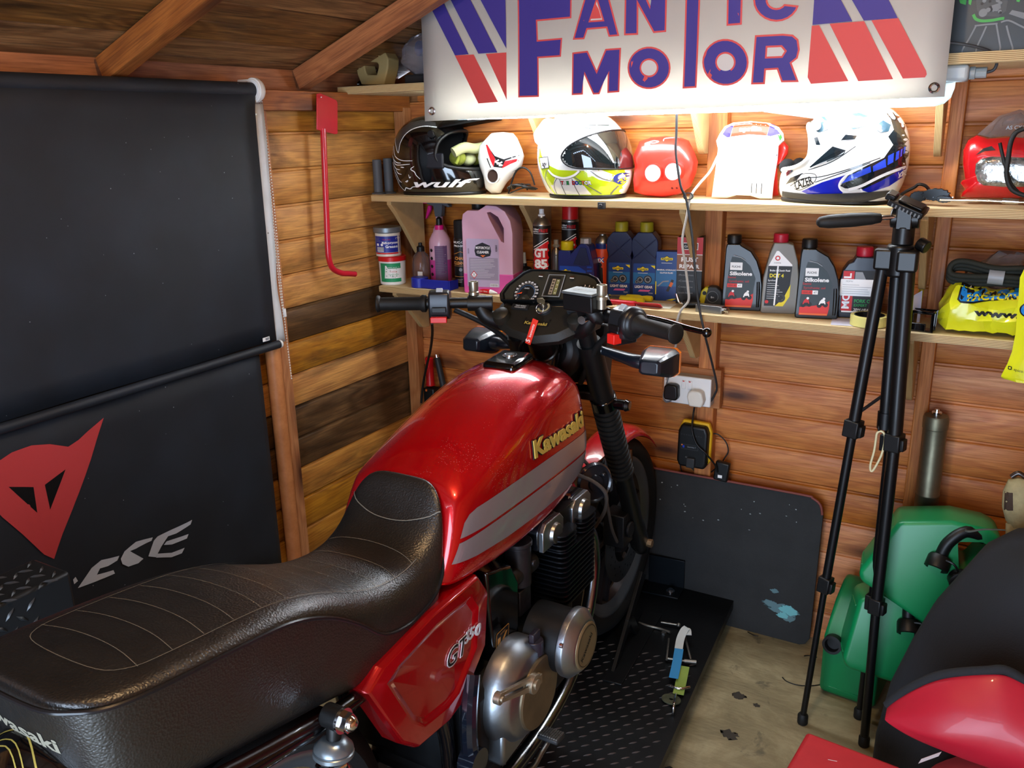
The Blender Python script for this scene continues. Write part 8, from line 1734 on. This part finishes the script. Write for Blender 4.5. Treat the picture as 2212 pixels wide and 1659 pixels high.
jerry('topmost green jerry can, tilted right with its black spout towards us', Matrix.Translation((1.805, -.30, .385)) @ Matrix.Rotation(rad(2), 4, 'Z') @ Matrix.Rotation(rad(28), 4, 'Y') @ Matrix.Rotation(rad(-8), 4, 'X') )
jerry('middle green jerry can leaning between the other two behind the tripod leg', Matrix.Translation((1.800, -.325, .155)) @ Matrix.Rotation(rad(10), 4, 'Z') @ Matrix.Rotation(rad(10), 4, 'Y') @ Matrix.Rotation(rad(-14), 4, 'X'))
jerry('lowest green jerry can standing end on upon the floor behind the tripod legs', Matrix.Translation((1.722, -.178, 0)) @ Matrix.Rotation(rad(84), 4, 'Z'), holes=False)
# tripod
tt = thing('tripod', 'tall black camera tripod with folded legs and pan handle in front of the shelves', 'tripod', (1.72, -.42, 0)); o0 = Vector(tt.location); tm = mat('tripod_black', '#0c0c0d', .4, .2, coat=.1)
def tp(px, py, y): return at(px, py, 'y', y)-o0
hub = tp(1943, 560, -.42)
mb = MB(); mb.cyl(tp(1948, 470, -.42), tp(1912, 915, -.42), .0155, n=20); mb.cyl(tp(1914, 890, -.42), tp(1911, 925, -.42), .019, n=20); build('centre_column', mb, tm, tt, sharp=50)
mb = MB(); mb.cyl(hub-Vector((0, 0, .04)), hub+Vector((0, 0, .035)), .030, n=24)
for k, (dx, dy) in enumerate(((-.045, -.005), (.028, -.03), (.01, .042))): mb.cbox(hub+Vector((dx*.7, dy*.7, 0)), .045, .04, .05)
build('hub', mb, tm, tt, bevel=.006, seg=3)
legs = (([tp(1912, 545, -.42), tp(1843, 925, -.425), tp(1783, 1262, -.435), Vector((1.621, -.446, .02))-o0]), ([tp(1962, 560, -.44), tp(1932, 955, -.445), tp(1893, 1308, -.452), Vector((1.785, -.46, .02))-o0]), ([tp(1945, 550, -.39), tp(1922, 955, -.375), tp(1885, 1300, -.36), Vector((1.755, -.347, .02))-o0]))
for k, Lg_ in enumerate(legs):
    mb = MB(); mb.cyl(Lg_[0], Lg_[1], .0145 if k != 1 else .0175, n=16); mb.cyl(Lg_[1], Lg_[2], .0115 if k != 1 else .0145, n=16); mb.cyl(Lg_[2], Lg_[3], .0085 if k != 1 else .0115, n=16); lg_ = build('leg', mb, tm, tt)
    for q_, rr_ in ((Lg_[1], .019), (Lg_[2], .016)):
        d_ = (Lg_[0]-Lg_[3]).normalized(); mb = MB(frame(q_, d_, (1, -.3, 0))); mb.box(-rr_, rr_, -rr_, rr_, -.022, .022); mb.box(rr_-.002, rr_+.008, -.012, .012, -.018, .012); e = build('leg_clamp', mb, M_['black'], lg_, bevel=.003)
    mb = MB(); mb.lathe([(.013, -.02), (.0145, -.016), (.0145, .006), (.011, .012)], 16, frame(Lg_[3], (0, 0, 1))); build('rubber_foot', mb, M_['rubber'], lg_)
    mb = MB(); mb.cyl(Lg_[0].lerp(Lg_[1], .92), hub+Vector((0, 0, -.33)), .004, n=8); build('brace', mb, tm, tt)
mb = MB(); c = tp(1952, 500, -.42); mb.cyl(c-Vector((0, 0, .03)), c+Vector((0, 0, .012)), .024, n=24); mb.cyl(c+Vector((-.03, 0, .03)), c+Vector((.032, 0, .03)), .022, n=24); mb.cbox(c+Vector((0, 0, .03)), .035, .045, .05); mb.cyl(tp(1985, 525, -.42), tp(2003, 535, -.43), .016, n=10); build('pan_head', mb, tm, tt, bevel=.003)
c = tp(1963, 442, -.42); mb = MB(frame(c, (.34, -.25, .88), (.85, -.05, -.42))); mb.box(-.040, .042, -.026, .026, -.012, .004); mb.box(-.022, .034, -.020, .020, .004, .010); mb.box(-.052, -.030, -.018, .018, -.004, .012); build('quick_release_plate', mb, tm, tt, bevel=.003)
mb = MB()
for i in range(8): mb.box(-.03+.009*i, -.0265+.009*i, -.0275, -.0255, -.010, -.002, M=frame(c, (.34, -.25, .88), (.85, -.05, -.42)))
build('plate_teeth', mb, M_['steel'], tt)
ha, hb_ = tp(1770, 480, -.50), tp(1948, 468, -.43); dv = (hb_-ha).normalized(); Lh = (hb_-ha).length
mb = MB(); mb.lathe([(.006, -.006), (.012, .0), (.0155, .02), (.0165, .07), (.014, .115), (.0105, .135), (.008, .137)], 20, frame(ha, dv)); build('handle_grip', mb, M_['rubber'], tt, sharp=60); mb = MB(); mb.cyl(ha+dv*.13, hb_, .0055, n=12); build('handle_rod', mb, M_['chrome'], tt)
mb = MB(); mb.tube([tp(1895, 935, -.44), tp(1905, 932, -.44), tp(1912, 945, -.44), tp(1905, 980, -.44), tp(1890, 1010, -.44), tp(1882, 1018, -.44), tp(1880, 1005, -.44), tp(1888, 975, -.44), tp(1892, 950, -.44)], .0028, 8, 5, closed=True); tag(build('rubber_band', mb, mat('band_cream', '#d8cfa4', .6), None, sharp=80), 'cream elastic band hanging from the hook under the tripod column', 'band').location = o0
mb = MB(); mb.tube([tp(1912, 922, -.42), tp(1905, 926, -.43), tp(1898, 922, -.44), tp(1899, 930, -.44)], .003, 8, 4); build('hook', mb, M_['black'], tt, sharp=80)
# cloth covered heap
clm = mat('black_cloth', '#1a1c20', .85, bump=.3, bscale=300)
rows = []
for z, xl, ry in ((0, 1.815, .30), (.08, 1.826, .30), (.2, 1.826, .29), (.33, 1.842, .28), (.44, 1.872, .26), (.54, 1.905, .24), (.62, 1.945, .22), (.70, 1.985, .19), (.745, 2.03, .15), (.765, 2.10, .10), (.77, 2.2, .03)):
    cx = 2.42; rows.append([(cx+(cx-xl)*math.cos(a)*(1 if math.cos(a) < 0 else .75)+.006*math.sin(a*9)*(1-z), -.62+ry*math.sin(a)+.016*math.sin(a*11+z*3)*(1-z*.8), z+.008*math.sin(a*5)) for a in [2*pi*j/72 for j in range(72)]])
mb = MB(); mb.rings(rows); tag(build('draped_cover', mb, clm, sharp=80), 'black cloth draped over something bulky at the right behind the red bag', 'cover')
# glove and grey strap on it
tt = thing('work_glove', 'beige work glove with dark brown patch hanging at the right edge', 'glove', at(2190, 1090, 'y', -.42)); o0 = Vector(tt.location)
def gp(px, py, y=-.42): return at(px, py, 'y', y)-o0
gv = mat('glove_beige', '#a89c72', .8, var=.3, vscale=30, bump=.3, bscale=200)
OUT = [(p.x, p.z) for p in [gp(*c) for c in ((2178, 1035), (2200, 1030), (2235, 1040), (2250, 1100), (2245, 1165), (2222, 1160), (2190, 1145), (2172, 1120), (2164, 1090), (2166, 1060))]]
gs = slab('palm', OUT, None, gv, 0, tt, .035); 
for k in range(4):
    mb = MB(); a = gp(2180+14*k, 1140); mb.tube([a+Vector((0, -.02, .02)), a+Vector((.004, -.024, -.01)), a+Vector((.012, -.01, -.034-.004*(k % 2)))], .0095, 10, 4); mb.sph(a+Vector((.012, -.01, -.034-.004*(k % 2))), .0094, 10, 6); build('finger', mb, gv, tt, sharp=80)
mb = MB(); a = gp(2232, 1070); mb.tube([a+Vector((0, -.02, 0)), a+Vector((.02, -.03, -.02)), a+Vector((.03, -.03, -.045))], .011, 10, 4); build('thumb', mb, gv, tt, sharp=80)
D = Decal(gp(2176, 1085, -.455), (1, 0, 0), (0, 0, 1), bvh_of(gs), .001, .01); D.poly([(-.008, .02), (.008, .024), (.014, -.018), (-.004, -.024)], mat('patch_brown', '#3a2a1e', .8)); D.build('patch', tt)
mb = MB(); mb.tube([gp(2185, 1030), gp(2200, 1022), gp(2215, 1030), gp(2225, 1022), gp(2240, 1034)], .006, 8, 4); build('cuff_wrap', mb, mat('wrap_brown', '#2c1d14', .3, coat=.5), tt, sharp=80)
mb = MB(); P_ = [at(*c, 'y', -.42) for c in ((2085, 1145), (2095, 1148), (2120, 1144), (2150, 1144), (2180, 1146))]
mb.tube(P_, lambda t_: .007-.004*t_, 8, 4, flat=.35); tag(build('webbing_strap', mb, mat('strap_grey', '#4c5450', .8), sharp=80), 'short grey strap running right from the top jerry can handle', 'strap')
# red bag with black rim
tt = thing('red_bag', 'red nylon bag with black trimmed flap resting on the draped cover at bottom right', 'bag', (2.05, -.95, 0)); o0 = Vector(tt.location); rn = mat('red_nylon', '#b01c2e', .42, coat=.15, bump=.25, bscale=18); rn2 = mat('red_nylon_dark', '#8c1420', .5)
def bp_(px, py, y=-.95): return at(px, py, 'y', y)-o0
rr = random.Random(6); top = [(1915, 1530), (1945, 1505), (1985, 1482), (2030, 1465), (2080, 1458), (2130, 1455), (2170, 1454), (2212, 1475), (2260, 1500)]; bot_ = [(1915, 1532), (1945, 1555), (1985, 1578), (2030, 1596), (2080, 1616), (2130, 1636), (2170, 1650), (2212, 1665), (2260, 1680)]
R = []
for j in range(9):
    v = j/8; R.append([bp_(*a).lerp(bp_(*b_), v)+Vector((0, -.055*math.sin(v*pi)*min(1, .2+i/4)+rr.uniform(-.004, .004)-.03*v, rr.uniform(-.002, .002))) for i, (a, b_) in enumerate(zip(top, bot_))])
mb = MB(); mb.rings(R, closed=False, caps=False); build('flap', mb, rn, tt, solid=.006, sub=2)
mb = MB(); mb.tube([bp_(*c)+Vector((0, .004, .004)) for c in top], .009, 10, 5); build('black_trim', mb, clm, tt, sharp=80)
rows = []
for i in range(8):
    z = .42*i/7; rows.append([(.17+(.31-.02*math.sin(i))*math.cos(a)*(1 if i < 6 else .92)+rr.uniform(-.006, .006), (.17)*math.sin(a)-.06+rr.uniform(-.006, .006), z) for a in [2*pi*j/20 for j in range(20)]])
mb = MB(); mb.rings(rows); build('bag_body', mb, rn2, tt, sub=1)
mb = MB(); a, b_ = at(1990, 1640, 'z', .436)-o0, at(2034, 1624, 'z', .440)-o0; 
mb.add([a, b_, b_+Vector((-.004, .0, -.012)), a+Vector((-.004, .0, -.012)), a+Vector((0, .001, 0)), b_+Vector((0, .001, 0)), b_+Vector((-.004, .001, -.012)), a+Vector((-.004, .001, -.012))], [(0, 1, 2, 3), (7, 6, 5, 4), (0, 4, 5, 1), (1, 5, 6, 2), (2, 6, 7, 3), (3, 7, 4, 0)]); build('white_label', mb, M_['white'], tt)
# red stool
c3 = at(1743, 1578, 'z', .30)
tt = thing('padded_stool', 'bright red padded stool top with worn spots at the bottom edge of the view', 'stool', Matrix.Translation((c3.x, c3.y, 0)) @ Matrix.Rotation(rad(-6), 4, 'Z'))
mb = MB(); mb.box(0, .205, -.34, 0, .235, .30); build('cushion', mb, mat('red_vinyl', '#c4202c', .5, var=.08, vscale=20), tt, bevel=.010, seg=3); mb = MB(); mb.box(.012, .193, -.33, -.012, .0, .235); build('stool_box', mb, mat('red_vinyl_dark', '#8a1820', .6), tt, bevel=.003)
D = Decal((.10, -.06, .3), (1, 0, 0), (0, 1, 0), None, .0006); rr = random.Random(2)
for k in range(7):
    a, b_, q_ = rr.uniform(-.04, .04), rr.uniform(-.05, .0), rr.uniform(-1, 1); D.line([(a, b_), (a+.02*math.cos(q_), b_+.012*math.sin(q_))], .0018, M_['inkw'])
D.build('scuff', tt)
# cable ties on the floor
for k, (L_, lab) in enumerate((([(1690, 1463), (1700, 1472), (1725, 1480), (1755, 1481), (1775, 1478)], 'long thin black cable tie lying curved on the floor by the tripod leg'), ([(1737, 1417), (1748, 1416), (1765, 1420)], 'short black cable tie lying nearest the grey board on the floor'), ([(1615, 1365), (1628, 1372), (1638, 1374)], 'small dark splinter on the floor right of the lift corner'))):
    mb = MB(); mb.tube([at(*c, 'z', .002) for c in L_], .0016, 6, 4); tag(build('cable_tie' if k < 2 else 'splinter', mb, M_['black'], sharp=80), lab, 'cable tie' if k < 2 else 'splinter')
